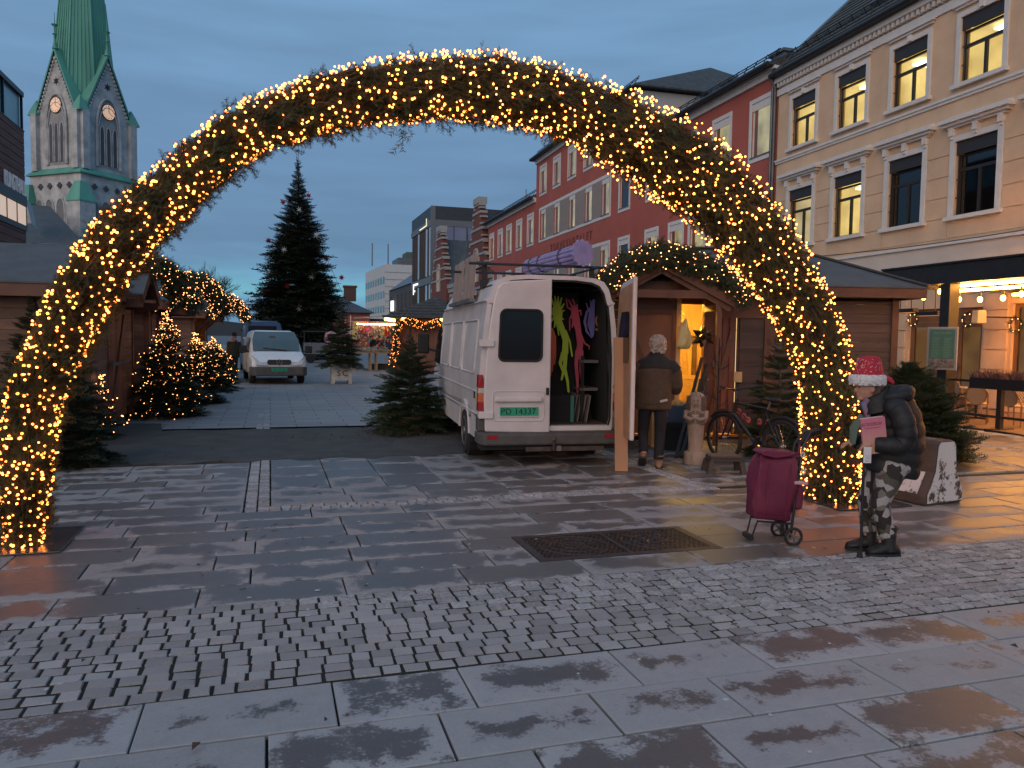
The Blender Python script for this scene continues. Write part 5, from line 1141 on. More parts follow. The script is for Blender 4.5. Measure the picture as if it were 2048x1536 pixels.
# porch gable
pc = tt(1322, -.80); pw = 1.22; pz0, pz1 = 2.36, 2.98; pf = -.80
for s in (-1, 1):
    MB().bar((pc, pf, pz1), (pc+s*pw, pf, pz0), .05, .15).build('rafter', TIMBER, sr); MB().bar((pc, pf+.06, pz1-.10), (pc+s*pw*.95, pf+.06, pz0-.10), .04, .10).build('rafter', TIMBER, sr)
    MB().add([(pc, pf-.04, pz1+.09), (pc+s*(pw+.08), pf-.04, pz0+.05), (pc+s*(pw+.08), 1.2, pz0+.05), (pc, 1.2, pz1+.09), (pc, pf-.04, pz1+.12), (pc+s*(pw+.08), pf-.04, pz0+.08), (pc+s*(pw+.08), 1.2, pz0+.08), (pc, 1.2, pz1+.12)], [(0, 1, 2, 3), (4, 7, 6, 5), (0, 4, 5, 1), (1, 5, 6, 2)]).build('porch_roof', FELT, sr)
    MB().bar((pc+s*.95, pf+.04, 2.28), (pc+s*.95, .0, 2.28), .08, .1).build('porch_beam', TIMBER, sr)
MB().bar((pc-.75, pf+.03, pz0+.13), (pc+.75, pf+.03, pz0+.13), .05, .13).build('collar_tie', TIMBER, sr)
MB().bx(pc+.92, pc+1.0, pf, pf+.08, 0.0, 2.26).build('porch_post', TIMBER, sr)
gr_ = thing('porch_garland', 'fir garland with small white lights over the gable of the right stall', 'garland', O_, A_r)
garland(gr_, [(pc-1.22, pf-.02, 2.34), (pc-1.02, pf-.02, 2.60), (pc-.58, pf-.02, 2.96), (pc-.05, pf-.02, 3.14), (pc+.50, pf-.02, 3.02), (pc+1.05, pf-.02, 2.76), (pc+1.42, pf-.02, 2.46)], [.13, .18, .20, .20, .20, .18, .13], 1700, 260, .0095, (.10, .20), FIR, 5)
# plastic bag and star lantern by the door
PBAG = mat('thin yellowish bag', (.52, .42, .22), .35, .1, 8, emit=(1, .65, .15), estr=.03)  # faint emission put in for lamp light shining through the plastic
bp_ = O_+xa*(xd0+.02)+ya*(-.20); bg = thing('plastic_bag', 'translucent plastic bag hanging at the lit stall door', 'bag', (bp_.x, bp_.y, 0), A_r)
R = random.Random(2); rg = []
for z, rx, ry in ((1.97, .012, .012), (1.88, .05, .04), (1.72, .11, .075), (1.55, .15, .09), (1.40, .185, .10), (1.30, .20, .10), (1.22, .175, .09), (1.18, .12, .06)):
    rg.append([(.82*rx*math.cos(k*.19635)*(1+.20*math.sin(7*k+z*5))+.02*math.sin(z*14), ry*math.sin(k*.19635)*(1+.28*math.cos(5*k+z*4)), z+(.022*math.sin(k*1.4) if z < 1.5 else 0)) for k in range(32)])
rg = [[(x*.78, y*.78, 1.60+(z-1.18)*.66) for x, y, z in r_] for r_ in rg]
MB().rings(rg).build('bag_body', PBAG, bg, smooth=70); MB().tube([(0, 0, 2.11), (0, .06, 2.17), (0, .14, 2.2)], .008, 5).build('handles', PBAG, bg)
sp_ = O_+xa*(tt(1406, -.45))+ya*(-.45); stl = thing('star_lantern', 'dark pierced metal star lantern hanging from the stall porch', 'lantern', (sp_.x, sp_.y, 1.80), A_r)
IRB = mat('dark bronze metal', (.05, .034, .024), .35, .3, 12, metal=.8)
p = (1+5**.5)/2; dirs = [Vector(v).normalized() for v in [(-1,p,0),(1,p,0),(-1,-p,0),(1,-p,0),(0,-1,p),(0,1,p),(0,-1,-p),(0,1,-p),(p,0,-1),(p,0,1),(-p,0,-1),(-p,0,1)]]
MB().ball((0, 0, 0), .11, 12, 8).build('body', IRB, stl)
for d in dirs:
    q = d.to_track_quat('Z', 'Y').to_matrix().to_4x4(); MB().rings([[(.085*math.cos(k*1.2566), .085*math.sin(k*1.2566), .06) for k in range(5)], [(.002*math.cos(k*1.2566), .002*math.sin(k*1.2566), .22) for k in range(5)]], M=q).build('point', IRB, stl)
MB().tube([(0, 0, .2), (0, .02, .52)], .006, 5).tube([(-.06, 0, .15), (0, .01, .40)], .004, 4).tube([(.06, 0, .15), (0, .01, .40)], .004, 4).build('hanging_chain', BLACKM, stl)
# floodlight on the roof
fp = O_+xa*tt(1430, .2)+ya*.2; fl = thing('roof_floodlight', 'dark floodlight clamped on the roof of the right stall', 'floodlight', (fp.x, fp.y, 2.78), A_r+.4)
MB().box((0, 0, .20), (.14, .16, .22)).build('head', DKMET, fl, bevel=.015); MB().bx(-.3, .25, -.02, .02, .02, .07).bx(-.02, .02, -.02, .02, -.12, .12).build('arm', DKMET, fl)

# ------------------------------------------------ stalls along the left side
def left_stall(label, x_front, y0, y1, depth, doors, H=2.35, ridge=3.25, porch=None, open_front=False, seed=1, eave=.40):
    t = thing('market_stall', label, 'stall', (x_front, y0, 0)); L_ = y1-y0
    Mf = Matrix(((0, 1, 0, 0), (1, 0, 0, 0), (0, 0, 1, 0), (0, 0, 0, 1)))      # along y, out +x
    segs = []; p = .1
    for a, b_ in sorted(doors): segs.append((p, a)); p = b_
    segs.append((p, L_-.1))
    if not open_front:
        for a, b_ in segs:
            if b_-a > .08: plank_wall(t, Mf, a, b_, .28, H-.05, PLANK_L)
    else: MB().bx(-.04, .03, 0.1, L_-.1, .15, .95).build('counter_front', TIMBER, t); MB().bx(-.3, .2, .1, L_-.1, .95, 1.0).build('counter', TIMBER, t)
    for a in (0, L_-.1): MB().bx(-.06, .05, a, a+.1, 0, H).build('corner_post', TIMBER, t)
    for a, b_ in doors:
        d = MB().bx(-.02, .02, a, b_, .16, H-.08).build('door', PLANK_R, t); n = max(3, int((b_-a)/.15)); w = (b_-a)/n
        for i in range(n): MB().bx(.022, .042, a+i*w+.004, a+(i+1)*w-.004, .30, H-.2).build('plank', PLANK_R, d)
        MB().bar((.055, a+.12, .35), (.055, b_-.12, H-.3), .09, .03, up=(1, 0, 0)).build('brace', TIMBER, d)
        MB().bx(.044, .065, a, b_, .16, .29).build('door_rail', TIMBER, d); MB().bx(.044, .065, a, b_, H-.19, H-.08).build('door_rail', TIMBER, d)
        MB().bx(.066, .10, a-.06, b_+.06, 1.14, 1.20).bx(.10, .12, a-.02, a+.12, 1.10, 1.24).build('locking_bar', ZINC, d)
    Mc = Matrix(((-1, 0, 0, 0), (0, -1, 0, 0), (0, 0, 1, 0), (0, 0, 0, 1)))      # side facing the camera
    plank_wall(t, Mc, .06, depth, .10, H-.05, PLANK_L); MB().bx(-depth, -.06, L_-.04, L_, 0, H).build('far_wall', PLANK, t); MB().bx(-depth-.04, -depth, 0, L_, 0, H).build('back_wall', PLANK, t)
    a, b_, c, d_ = -depth-eave, eave, -eave, L_+eave; zt = H+.12; ym = L_/2
    MB().add([(a, c, zt), (b_, c, zt), (b_, d_, zt), (a, d_, zt), (a+1.2, ym, ridge), (b_-1.0, ym, ridge), (a, c, zt-.03), (b_, c, zt-.03), (b_, d_, zt-.03), (a, d_, zt-.03)], [(0, 1, 5, 4), (1, 2, 5), (2, 3, 4, 5), (3, 0, 4), (0, 6, 7, 1), (1, 7, 8, 2), (2, 8, 9, 3), (3, 9, 6, 0), (9, 8, 7, 6)]).build('roof', FELT, t)
    MB().bx(a+.02, b_-.02, c+.02, c+.06, zt-.22, zt-.035).bx(b_-.06, b_-.02, c+.06, d_-.02, zt-.22, zt-.035).build('fascia', TIMBER, t)
    if porch:
        yc, pw, px_ = porch; z0, z1 = H-.02, H+.52
        for s in (-1, 1):
            MB().bar((px_, yc, z1), (px_, yc+s*pw, z0), .05, .16).build('rafter', TIMBER, t)
            MB().add([(px_+.03, yc, z1+.09), (px_+.03, yc+s*(pw+.06), z0+.05), (-.9, yc+s*(pw+.06), z0+.05), (-.9, yc, z1+.09), (px_+.03, yc, z1+.12), (px_+.03, yc+s*(pw+.06), z0+.08), (-.9, yc+s*(pw+.06), z0+.08), (-.9, yc, z1+.12)], [(0, 1, 2, 3), (4, 7, 6, 5), (0, 4, 5, 1), (1, 5, 6, 2)]).build('porch_roof', FELT, t)
            MB().bx(.05, px_, yc+s*(pw-.1)-.04, yc+s*(pw-.1)+.04, z0-.16, z0-.02).build('porch_beam', TIMBER, t)
    return t
def stall_garland(label, x, yc, w, z, n_s, n_b, seed, br=.011, r=.19):
    t = thing('porch_garland', label, 'garland', (x, yc, 0), math.radians(-38))
    return garland(t, [(0, -w, z-.45), (0, -w*.75, z-.2), (0, -w*.4, z+.12), (0, 0, z+.28), (0, w*.4, z+.12), (0, w*.75, z-.2), (0, w, z-.45)], [r*.8, r, r*1.1, r*1.1, r*1.1, r, r*.8], n_s, n_b, br, (.11, .22), FIR, seed)
left_stall('brown market stall on the left behind the arch with a closed plank door', -2.72, 13.55, 17.6, 4.6, [(1.45, 3.05)], porch=(2.25, 1.05, .62))
stall_garland('fir garland with dense small lights on the nearest left stall, half behind the arch', -2.05, 15.85, 1.0, 2.72, 1300, 210, 11, .0095, .18)
left_stall('second brown stall on the left with two closed plank doors behind lit firs', -2.62, 19.0, 23.2, 3.4, [(.5, 1.5), (2.0, 3.0)], porch=(2.1, 1.2, .75))
stall_garland('fir garland thick with small lights over the second left stall', -1.75, 20.6, 1.15, 2.74, 1700, 360, 12, .0095, .22)
st3 = left_stall('open front stall on the left lit warm inside with timber braces', -2.5, 28.6, 33.0, 3.0, [], porch=(2.2, 1.25, .8), open_front=True)
stall_garland('fir garland with lights over the open front stall by the small white van', -1.45, 30.2, 1.05, 2.70, 900, 230, 13, .0125, .22)
for i, yy in enumerate((.5, 2.2, 3.9)): MB().bar((-.1, yy, 1.7), (.55, yy, 2.3), .09).build('brace', TIMBER, st3)
MB().bx(-2.2, -1.9, .8, 3.6, 2.1, 2.16).build('stall_lamp', glow('stall tube', (1, .55, .18), 14), st3); MB().bx(-2.9, -2.85, .1, 4.3, 0, 2.3).build('inner_wall', PINE, st3)
CLOTH_Y = mat('yellow cloth', (.50, .42, .16), .8, .3, 8); CLOTH_W = mat('cream cloth', (.5, .42, .33), .8, .2, 8)
for k, (yy, m_, lb) in enumerate(((28.9, CLOTH_Y, 'pale yellow cloth hanging over the open stall counter'), (29.5, CLOTH_W, 'cream cloth hanging over the open stall counter'))):
    c = MB(); rows_ = []
    for j in range(6): z = 1.45-.16*j; rows_.append([(.22+.04*math.sin(i*1.3+k)+.02*j, (i-4)*.09*(.7+.1*j), z) for i in range(9)])
    c.add([p_ for r_ in rows_ for p_ in r_], [(j*9+i, j*9+i+1, (j+1)*9+i+1, (j+1)*9+i) for j in range(5) for i in range(8)])
    tag(c.build('hanging_cloth', m_, None, smooth=True, loc=(-2.4, yy, 0)), lb, 'cloth')
# ------------------------------------------------ kiosk with tiled roof and the goods stand
kc = atY(822, 700, 38.5); ki = thing('tiled_kiosk', 'brown wooden kiosk with dark tiled pyramid roof and glowing eaves', 'kiosk', (kc.x+1.25, 38.5, 0), -.30)
kw = 1.75; kz = 2.55
plank_wall(ki, Matrix.Translation((0, -kw, 0)) @ MO, -kw, kw, .05, kz, TIMBER, vertical=True); plank_wall(ki, Matrix(((0, -1, 0, -kw), (1, 0, 0, 0), (0, 0, 1, 0), (0, 0, 0, 1))), -kw, kw, .05, kz, TIMBER, vertical=True)
MB().bx(-kw+.03, kw, -kw+.03, kw, 0, kz).build('core', PLANK, ki)
kr = kw+.55; zap = 3.72
ko = MB().rings([[(x*f, y*f, z) for x, y in ((-1, -1), (1, -1), (1, 1), (-1, 1))] for f, z in ((kr, kz+.05), (kr, kz+.1), (.02, zap))]).build('roof', ROOFD, ki)
tr = MB()
for i in range(7):
    f = 1-i/7.2; z = kz+.12+(zap-kz-.12)*(i/7.2); q = kr*f
    for s in range(4):
        M_ = Matrix.Rotation(s*math.pi/2, 4, 'Z'); n = max(2, int(q*2/.26))
        for k in range(n): tr.box((-q+(k+.5)*2*q/n, -q+.05, z+.02), (2*q/n*.8, .16, .05), M_)
tr.build('roof_tiles', ROOFD, ko, kind='stuff')
for s in (-1, 1): MB().ball((s*.9-.4, -kr+.12, kz-.02), .13, 10, 7).build('eave_lamp', glow('eave lamp', (1, .72, .18), 5), ki)
el = MB()
for i in range(9): el.ball((-kr+.12, -kr+.3+i*.42, kz-.02), .09, 8, 5)
el.build('eave_lamps', MATS['eave lamp'], ki, kind='stuff')
kg = thing('kiosk_garland', 'fir garland full of lights arching over the front of the tiled kiosk', 'garland', (kc.x+1.25, 38.5, 0), -.30)
garland(kg, [(-kw-.1, -kw-.45, .3), (-kw+.1, -kw-.45, 1.3), (-kw+.1, -kw-.45, 2.1), (-kw+.5, -kw-.45, 2.5), (-.3, -kw-.45, 2.2), (.4, -kw-.45, 2.45), (1.1, -kw-.45, 2.0), (1.7, -kw-.45, 2.2), (2.3, -kw-.45, 2.9)], .16, 900, 380, .014, (.14, .26), FIR, 21, bulb=BULB)
# ================================================================ THE LIGHT ARCH
AY = 7.09
out_px = [(5,1095),(5,850),(30,740),(90,590),(150,485),(220,400),(300,335),(370,275),(480,208),(580,168),(700,136),(850,122),(960,120),(1100,142),(1200,172),(1300,222),(1400,280),(1480,342),(1550,425),(1610,510),(1650,590),(1690,690),(1710,800),(1712,1000)]
inn_px = [(88,1090),(108,920),(120,820),(190,680),(250,585),(305,505),(370,445),(420,385),(490,325),(570,290),(660,258),(770,235),(870,225),(975,226),(1090,255),(1150,280),(1240,335),(1320,370),(1400,440),(1470,520),(1530,600),(1580,690),(1603,800),(1612,1000)]
arch = thing('light_arch', 'large fir arch covered in glowing warm light bulbs spanning the square', 'arch', (0, AY, 0))
path, rads = [], []
for a, b_ in zip(out_px, inn_px):
    p, q = atY(*a, AY), atY(*b_, AY); c = (p+q)/2; path.append((c.x, 0, max(c.z, 0.0))); rads.append((p-q).length/2*.80)
# smooth by resampling with Catmull-Rom
pts2, r2 = [], []
for i in range(len(path)-1):
    P0, P1, P2, P3 = [Vector(path[max(0, min(len(path)-1, j))]) for j in (i-1, i, i+1, i+2)]
    for k in range(4):
        t = k/4; pts2.append(.5*((2*P1)+(-P0+P2)*t+(2*P0-5*P1+4*P2-P3)*t*t+(-P0+3*P1-3*P2+P3)*t**3)); r2.append(rads[i]*(1-t)+rads[i+1]*t)
pts2.append(Vector(path[-1])); r2.append(rads[-1])
ARF = mat('arch fir needles', (0.052, 0.082, 0.030), rough=0.55, c2=(0.034, 0.036, 0.013), scale=2.4, spec=0.3)
garland(arch, pts2, r2, 9500, 3700, .0108, (.12, .22), ARF, 31, bulb=BULB, parts=300, hang=.5, bulb_out=1.08, out=(.02, .42), base=(.55, .90))
PLATE = mat('wet steel plate', (.05, .05, .052), .22, scale=6, c2=(.09, .085, .08), metal=.3, bump=.15)
for b in PL: MB().bx(b[0], b[1], b[2]-AY, b[3]-AY, .004, .016).build('base_plate', PLATE, arch, bevel=.004)
# loose hanging shoots
Ms = []; R = random.Random(9)
for px, py, l in ((800, 226, .36), (815, 224, .26), (965, 128, .16), (1005, 226, .2), (660, 246, .2), (350, 436, .26), (310, 470, .3), (735, 234, .2), (330, 452, .26), (880, 222, .22), (700, 240, .2)):
    p = atY(px, py, AY); Ms.append(dirM((p.x, -.05, p.z), (R.uniform(-.3, .3), -.2, -1 if py > 150 else 1), R.random()*6, l))
V, T = place([ST[R.randrange(6)][0] for _ in Ms], Ms); link('loose_shoots', mesh_np('loose_shoots', V, T), ARF, arch, kind='stuff')
# ================================================================ FIRS
def lit_fir(t, tips, n, br, seed, out=.02):
    R = random.Random(seed); B = []
    for i in range(n):
        p, d, l = tips[R.randrange(len(tips))]; f = R.uniform(.25, 1.0); q = p+d*(l*f); B.append((q.x+R.uniform(-.04, .04), q.y+R.uniform(-.04, .04), q.z-.10*l*f*f+R.uniform(0, .05)))
    link('bulbs', bulb_mesh(B, br), BULB2, t, kind='stuff')
# tall Christmas tree
BY = 58.0; bp0 = atY(597, 690, BY); top = atY(591, 318, BY)
bt = thing('christmas_tree', 'tall dark Christmas tree with red and white stars in the middle distance', 'tree', (bp0.x, BY, 0))
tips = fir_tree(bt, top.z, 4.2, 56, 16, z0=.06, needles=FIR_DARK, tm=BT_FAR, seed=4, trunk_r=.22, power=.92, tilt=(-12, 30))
MB().tube([(0, 0, top.z-.2), (0, 0, top.z+1.9)], .02, 5).build('top_rod', BLACKM, bt)
gw_ = MB()
for s, x in ((1, 2.6), (1, 3.2), (-1, 2.6), (-1, 2.1)): gw_.tube([(0, -.3, top.z-.5), (s*x*.35, -1.2, top.z*.62), (s*x*1.15, -1.6, top.z*.22)], .012, 4)
gw_.build('light_wires', BLACKM, bt)
RSTAR = mat('red star foil', (.26, .015, .02), .4, .1); WSTAR = mat('white star paper', (.62, .62, .62), .5, .05)
def star_mesh(n, r0, r1, th):
    mb = MB(); pts = [((r0 if i % 2 == 0 else r1)*math.sin(i*math.pi/n), (r0 if i % 2 == 0 else r1)*math.cos(i*math.pi/n)) for i in range(2*n)]
    mb.add([(x, 0, z) for x, z in pts]+[(0, -th, 0), (0, th, 0)], [(i, (i+1) % (2*n), 2*n) for i in range(2*n)]+[((i+1) % (2*n), i, 2*n+1) for i in range(2*n)])
    me = bpy.data.meshes.new('star'); me.from_pydata(mb.v, [], mb.f); return me
rm_, wm_ = star_mesh(7, .25, .11, .09), star_mesh(8, .30, .08, .05); rm_.materials.append(RSTAR); wm_.materials.append(WSTAR)
for k, (px, py, c) in enumerate(((566, 404, 'r'), (617, 391, 'r'), (599, 420, 'w'), (537, 481, 'r'), (568, 500, 'w'), (653, 518, 'r'), (557, 549, 'r'), (683, 555, 'r'), (623, 553, 'w'), (574, 572, 'r'), (540, 545, 'w'), (599, 617, 'w'), (656, 603, 'w'), (671, 622, 'w'), (633, 470, 'w'))):
    ht = (690-py)/375; dz = BY-max(.4, 3.3*(1-ht))*(.95 if abs(px-597) < 40 else .4)
    p = atY(px, py, dz); o = bpy.data.objects.new('star_ornament', rm_ if c == 'r' else wm_); col.objects.link(o); o.location = p; o.rotation_euler = (0, R0.uniform(-.4, .4), R0.uniform(-.5, .5))
    tag(o, 'small red star hanging in the tall Christmas tree' if c == 'r' else 'small white star hanging in the tall Christmas tree', 'ornament', 'red stars in the Christmas tree' if c == 'r' else 'white stars in the Christmas tree')
# fir in a pale planter
pp = g(683, 767); tp = thing('potted_fir', 'small fir standing in a pale box planter on the lane', 'tree', (pp.x, pp.y+.2, 0))
fh = thing('x', 'x', 'x') if False else None
sub = MB(); pw_ = .42
WPL = mat('worn white planter', (.42, .42, .40), .7, .2, 6)
sub.bx(-.36, .36, -.36, .36, .58, .70).build('planter_rim', WPL, tp)
for s in (-1, 1): MB().bx(s*.30-.06, s*.30+.06, -.30, .30, 0, .58).build('planter_leg', WPL, tp)
MB().bx(-.24, .24, -.28, .28, .12, .58).build('planter_panel', WPL, tp)
tip = MB()
_t = bpy.data.objects.new('fir', None); col.objects.link(_t); _t.parent = tp; _t.location = (0, 0, .62)
fir_tree(_t, 2.35, 1.05, 18, 11, z0=.06, seed=8, tm=BT, power=1.25, tilt=(-8, 40))
for px, dx in ((0, -.10), (0, .12)): text('S' if dx < 0 else 'C', 'stencil', .30, mat('black stencil', (.02, .02, .02), .7, 0), tp, frame_M((dx, -.286, .36), (1, 0, 0)), .002)
# fir in front of the white van
pf_ = g(822, 866); t1 = thing('fir_tree', 'bushy fir in a wooden stand in front of the large white van', 'tree', (pf_.x, pf_.y+.15, 0))
fir_tree(t1, 1.95, 1.0, 18, 12, z0=.13, seed=14, tm=BT, power=1.15, tilt=(-10, 45))
MB().lathe([(.30, 0), (.30, .30), (.27, .30)], 12).build('stand', mat('raw wood stand', (.22, .15, .10), .8, .2, 5), t1)
# firs beside the stalls
def simple_fir(px, py, H, R_, label, seed, dy=0.0, needles=FIR, lean=(0, 0), lights=0, whorls=19, per=12, br=.009, power=.85, tilt=(-8, 40), tm=BT, z0=.06):
    p = g(px, py); t = thing('fir_tree', label, 'tree', (p.x, p.y+dy, 0)); t.rotation_euler = (lean[0], lean[1], seed*1.7)
    tips = fir_tree(t, H, R_, whorls, per, z0=z0, seed=seed, needles=needles, power=power, tilt=tilt, tm=tm)
    if lights: lit_fir(t, tips, lights, br, seed)
    return t
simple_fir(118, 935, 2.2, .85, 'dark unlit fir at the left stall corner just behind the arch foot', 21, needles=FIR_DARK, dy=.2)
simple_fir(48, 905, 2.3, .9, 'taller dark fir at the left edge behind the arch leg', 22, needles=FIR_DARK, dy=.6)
simple_fir(205, 878, 1.0, .42, 'small lit fir tucked beside the nearest left stall', 23, lights=80, whorls=8, per=7)
simple_fir(330, 836, 2.15, .98, 'largest of the lit firs beside the plank door on the left', 24, lights=420, dy=.35)
simple_fir(392, 808, 1.7, .92, 'lit fir second in the row along the left stalls', 25, lights=300, dy=.2, br=.010)
simple_fir(425, 782, 1.6, .95, 'lit fir third in the row along the left stalls', 26, lights=260, dy=.3, br=.011)
simple_fir(440, 766, 1.3, .80, 'low lit fir at the end of the row beside the far man', 27, lights=150, dy=.2, br=.012)
simple_fir(1850, 925, 1.40, 1.05, 'dense bushy fir behind the concrete barrier near the terrace', 28, dy=.35, whorls=24, per=16, power=.60, tilt=(8, 42), needles=FIR)
simple_fir(1545, 905, 2.15, .85, 'thin fir with bare twigs behind the parked bicycle', 29, dy=-.1, whorls=15, per=9, power=1.0, needles=FIR)
# bare tree beyond the left stalls
bq = atY(412, 660, 75); ba = thing('bare_tree', 'leafless tree beyond the left stalls against the sky', 'tree', (bq.x, 75, 0)); bb = MB(); Rb = random.Random(3)
def limb(p, d, l, r, n):
    q = p+d*l; bb.tube([p, (p+q)/2+Vector((Rb.uniform(-.1, .1), 0, Rb.uniform(0, .1)))*l*.3, q], [r, r*.8, r*.6], 5, caps=False)
    if n == 0: return
    for k in range(3 if n > 1 else 4):
        nd = (d+Vector((Rb.uniform(-.8, .8), Rb.uniform(-.6, .6), Rb.uniform(-.15, .6)))).normalized(); limb(p+d*l*Rb.uniform(.6, 1.0), nd, l*Rb.uniform(.6, .85), r*.58, n-1)
limb(Vector((0, 0, 0)), Vector((0, 0, 1)), 2.6, .20, 0)
for k in range(4): limb(Vector((0, 0, 2.2)), Vector((Rb.uniform(-.7, .7), Rb.uniform(-.5, .5), 1)).normalized(), 2.1, .11, 4)
bb.build('limbs', BARK, ba)
# ================================================================ VANS
VWHITE = mat('dull white van paint', (0.64, 0.60, 0.60), 0.42, scale=1.8, c2=(0.50, 0.465, 0.455), coat=0.15, bump=0.05, bscale=6, detail=8)
VWHITE2 = mat('clean white van paint', (0.62, 0.64, 0.66), 0.35, 0.05, 1.5, coat=0.3)
PLAS = mat('grey bumper plastic', (0.075, 0.070, 0.068), 0.65, 0.2, 6); RUBB = mat('black rubber', (0.012, 0.012, 0.012), 0.75, 0.2, 8); TYRE = mat('tyre rubber', (0.018, 0.018, 0.018), 0.85, 0.2, 10)
DGLASS = mat('dark van glass', (0.012, 0.013, 0.015), 0.10, 0.0, spec=0.25); STEEL = mat('wheel steel', (0.28, 0.27, 0.26), 0.45, 0.2, 8, metal=0.7); BLACKIN = mat('black van lining', (0.010, 0.010, 0.012), 0.9, 0.2, 5)
PLATEG = mat('green number plate', (0.02, 0.30, 0.17), 0.5, 0.1, 8); REDL = mat('red lamp lens', (0.30, 0.012, 0.015), 0.15, 0.1, 8, coat=.5); AMBL = mat('amber lamp lens', (0.50, 0.12, 0.03), 0.15, 0.1, 8, coat=.5); CLRL = mat('clear lamp lens', (0.45, 0.40, 0.36), 0.12, 0.1, 8, coat=.5)
def wheel(par, x, y, r, w, side, spokes=5):
    MW = Matrix.Translation((x, y, r)) @ Matrix.Rotation(math.pi/2*side, 4, 'Y')
    wo = MB().lathe([(r*.62, -w/2), (r*.93, -w/2), (r, -w*.35), (r, w*.35), (r*.93, w/2), (r*.62, w/2)], 28, MW).build('wheel', TYRE, par, smooth=40)
    rim = MB().lathe([(r*.63, w*.30), (r*.63, w*.51), (r*.58, w*.53), (r*.52, w*.40), (r*.20, w*.46), (r*.16, w*.54), (.001, w*.55)], 24, MW)
    for k in range(spokes*2):
        a = k*math.pi/spokes; rim.box((r*.40*math.cos(a), r*.40*math.sin(a), w*.45), (r*.16, r*.10, w*.06), MW, rz=a)
    rim.build('rim', STEEL, wo, smooth=40); return wo
prof = [(.93, .46), (.975, .62), (.985, .90), (.985, 1.18), (.965, 1.50), (.925, 1.90), (.885, 2.20), (.895, 2.235), (.855, 2.28), (.815, 2.42), (.74, 2.52), (.62, 2.565), (.35, 2.59)]
vA = math.radians(-5.2)
van = thing('cargo_van', 'large dull white high roof van with one rear door open, seen from behind', 'van', (3.655, 10.02, 0), vA)
VM = RZ(vA, (3.655, 10.02, 0)); VMi = VM.inverted()
def vpx(px, py, yl):      # van-local x,z where a pixel's sight line meets the plane y = yl
    d3 = ray(px, py); o = VMi @ Vector((0, 0, HC)); d = VMi.to_3x3() @ d3; t = (yl-o.y)/d.y; return o.x+d.x*t, o.z+d.z*t
def section(y, k=1.0, ztop=None, zb=None):
    P = []
    for x, z in prof:
        if ztop is not None and z > 1.05: z = 1.05+(z-1.05)*(ztop-1.05)/(2.59-1.05)
        P.append((x*k, y, z))
    return P+[(-x, y, z) for x, _, z in P[::-1]]
S = [section(.0), section(.06), section(2.2), section(4.35), section(4.8, .995, 2.52), section(5.2, .985, 2.02), section(5.62, .965, 1.42), section(6.15, .92, 1.20), section(6.38, .84, 1.09)]
mb = MB(); n = len(S[0])
vs = [p for s in S for p in s]; fs = []
for i in range(len(S)-1):
    for k in range(n-1): fs.append((i*n+k, (i+1)*n+k, (i+1)*n+k+1, i*n+k+1))
fs.append(tuple((len(S)-1)*n+k for k in range(n)))
body = mb.add(vs, fs).build('body', VWHITE, van, smooth=35)
# rear frame round the doorway
zin = lambda z: .50 if z < .52 else min(z, 2.46)
inner = [(max(-.885, min(.885, x*.925)), 0.0, (.54 if z < .55 else z-.055 if z > 2.2 else z)) for x, _, z in section(0)]
outer = section(0); fr = MB(); o_ = [(x, -.012, z) for x, _, z in outer]; i_ = [(x, -.012, z) for x, _, z in inner]; j_ = [(x, .10, z) for x, _, z in inner]
m_ = len(outer)
fr.add(outer+o_+i_+j_, [(k, m_+k, m_+k+1, k+1) for k in range(m_-1)]+[(m_+k, 2*m_+k, 2*m_+k+1, m_+k+1) for k in range(m_-1)]+[(2*m_+k, 3*m_+k, 3*m_+k+1, 2*m_+k+1) for k in range(m_-1)])
fr.build('rear_frame', VWHITE, van, smooth=35)
MB().tube([(x*.985, .012, z*.992+.004) for x, _, z in inner if x > -.02 or True], .016, 6).build('door_seal', RUBB, van, smooth=True)
MB().bx(-.89, .89, -.02, .11, .46, .54).build('rear_sill', VWHITE, van)
# inside
MB().bx(-.87, .87, .10, 3.2, .50, .545).build('load_floor', mat('dirty ply floor', (.07, .042, .032), .8, .4, 4), van)
MB().quad((-.88, .1, .54), (-.88, 3.2, .54), (-.80, 3.2, 2.44), (-.80, .1, 2.44)).quad((.88, .1, .54), (.88, 3.2, .54), (.80, 3.2, 2.44), (.80, .1, 2.44)).quad((-.82, .1, 2.45), (.82, .1, 2.45), (.82, 3.2, 2.45), (-.82, 3.2, 2.45)).quad((-.88, 3.2, .5), (.88, 3.2, .5), (.88, 3.2, 2.46), (-.88, 3.2, 2.46)).build('lining', BLACKIN, van)
MB().bx(-.5, .62, .78, .80, .56, 2.42).build('black_cloth', BLACKIN, van)
# closed left rear door
dp = [(-.905, .475), (-.925, .9), (-.92, 1.2), (-.895, 1.55), (-.855, 1.92), (-.81, 2.22), (-.765, 2.40), (-.70, 2.465), (-.60, 2.495), (-.01, 2.535), (-.01, .445)]
MD_ = Matrix(((1, 0, 0, 0), (0, 0, -1, -.016), (0, 1, 0, 0), (0, 0, 0, 1)))
ld = MB().prism(dp, 0, .055, MD_).build('rear_door', VWHITE, van, bevel=.018)
def rrect(x0, x1, z0, z1, r, n=5):
    P = []
    for cx, cz, a0 in ((x1-r, z1-r, 0), (x0+r, z1-r, 1), (x0+r, z0+r, 2), (x1-r, z0+r, 3)):
        for k in range(n+1): a = (a0+k/n)*math.pi/2; P.append((cx+r*math.cos(a), cz+r*math.sin(a)))
    return P
x0, z1 = vpx(999, 619, -.07); x1, z0 = vpx(1083, 722, -.07)
wp = [(x+(-.035*(z-1.4)*-1 if x < -.4 else 0), z) for x, z in rrect(x0, x1, z0, z1, .075)]
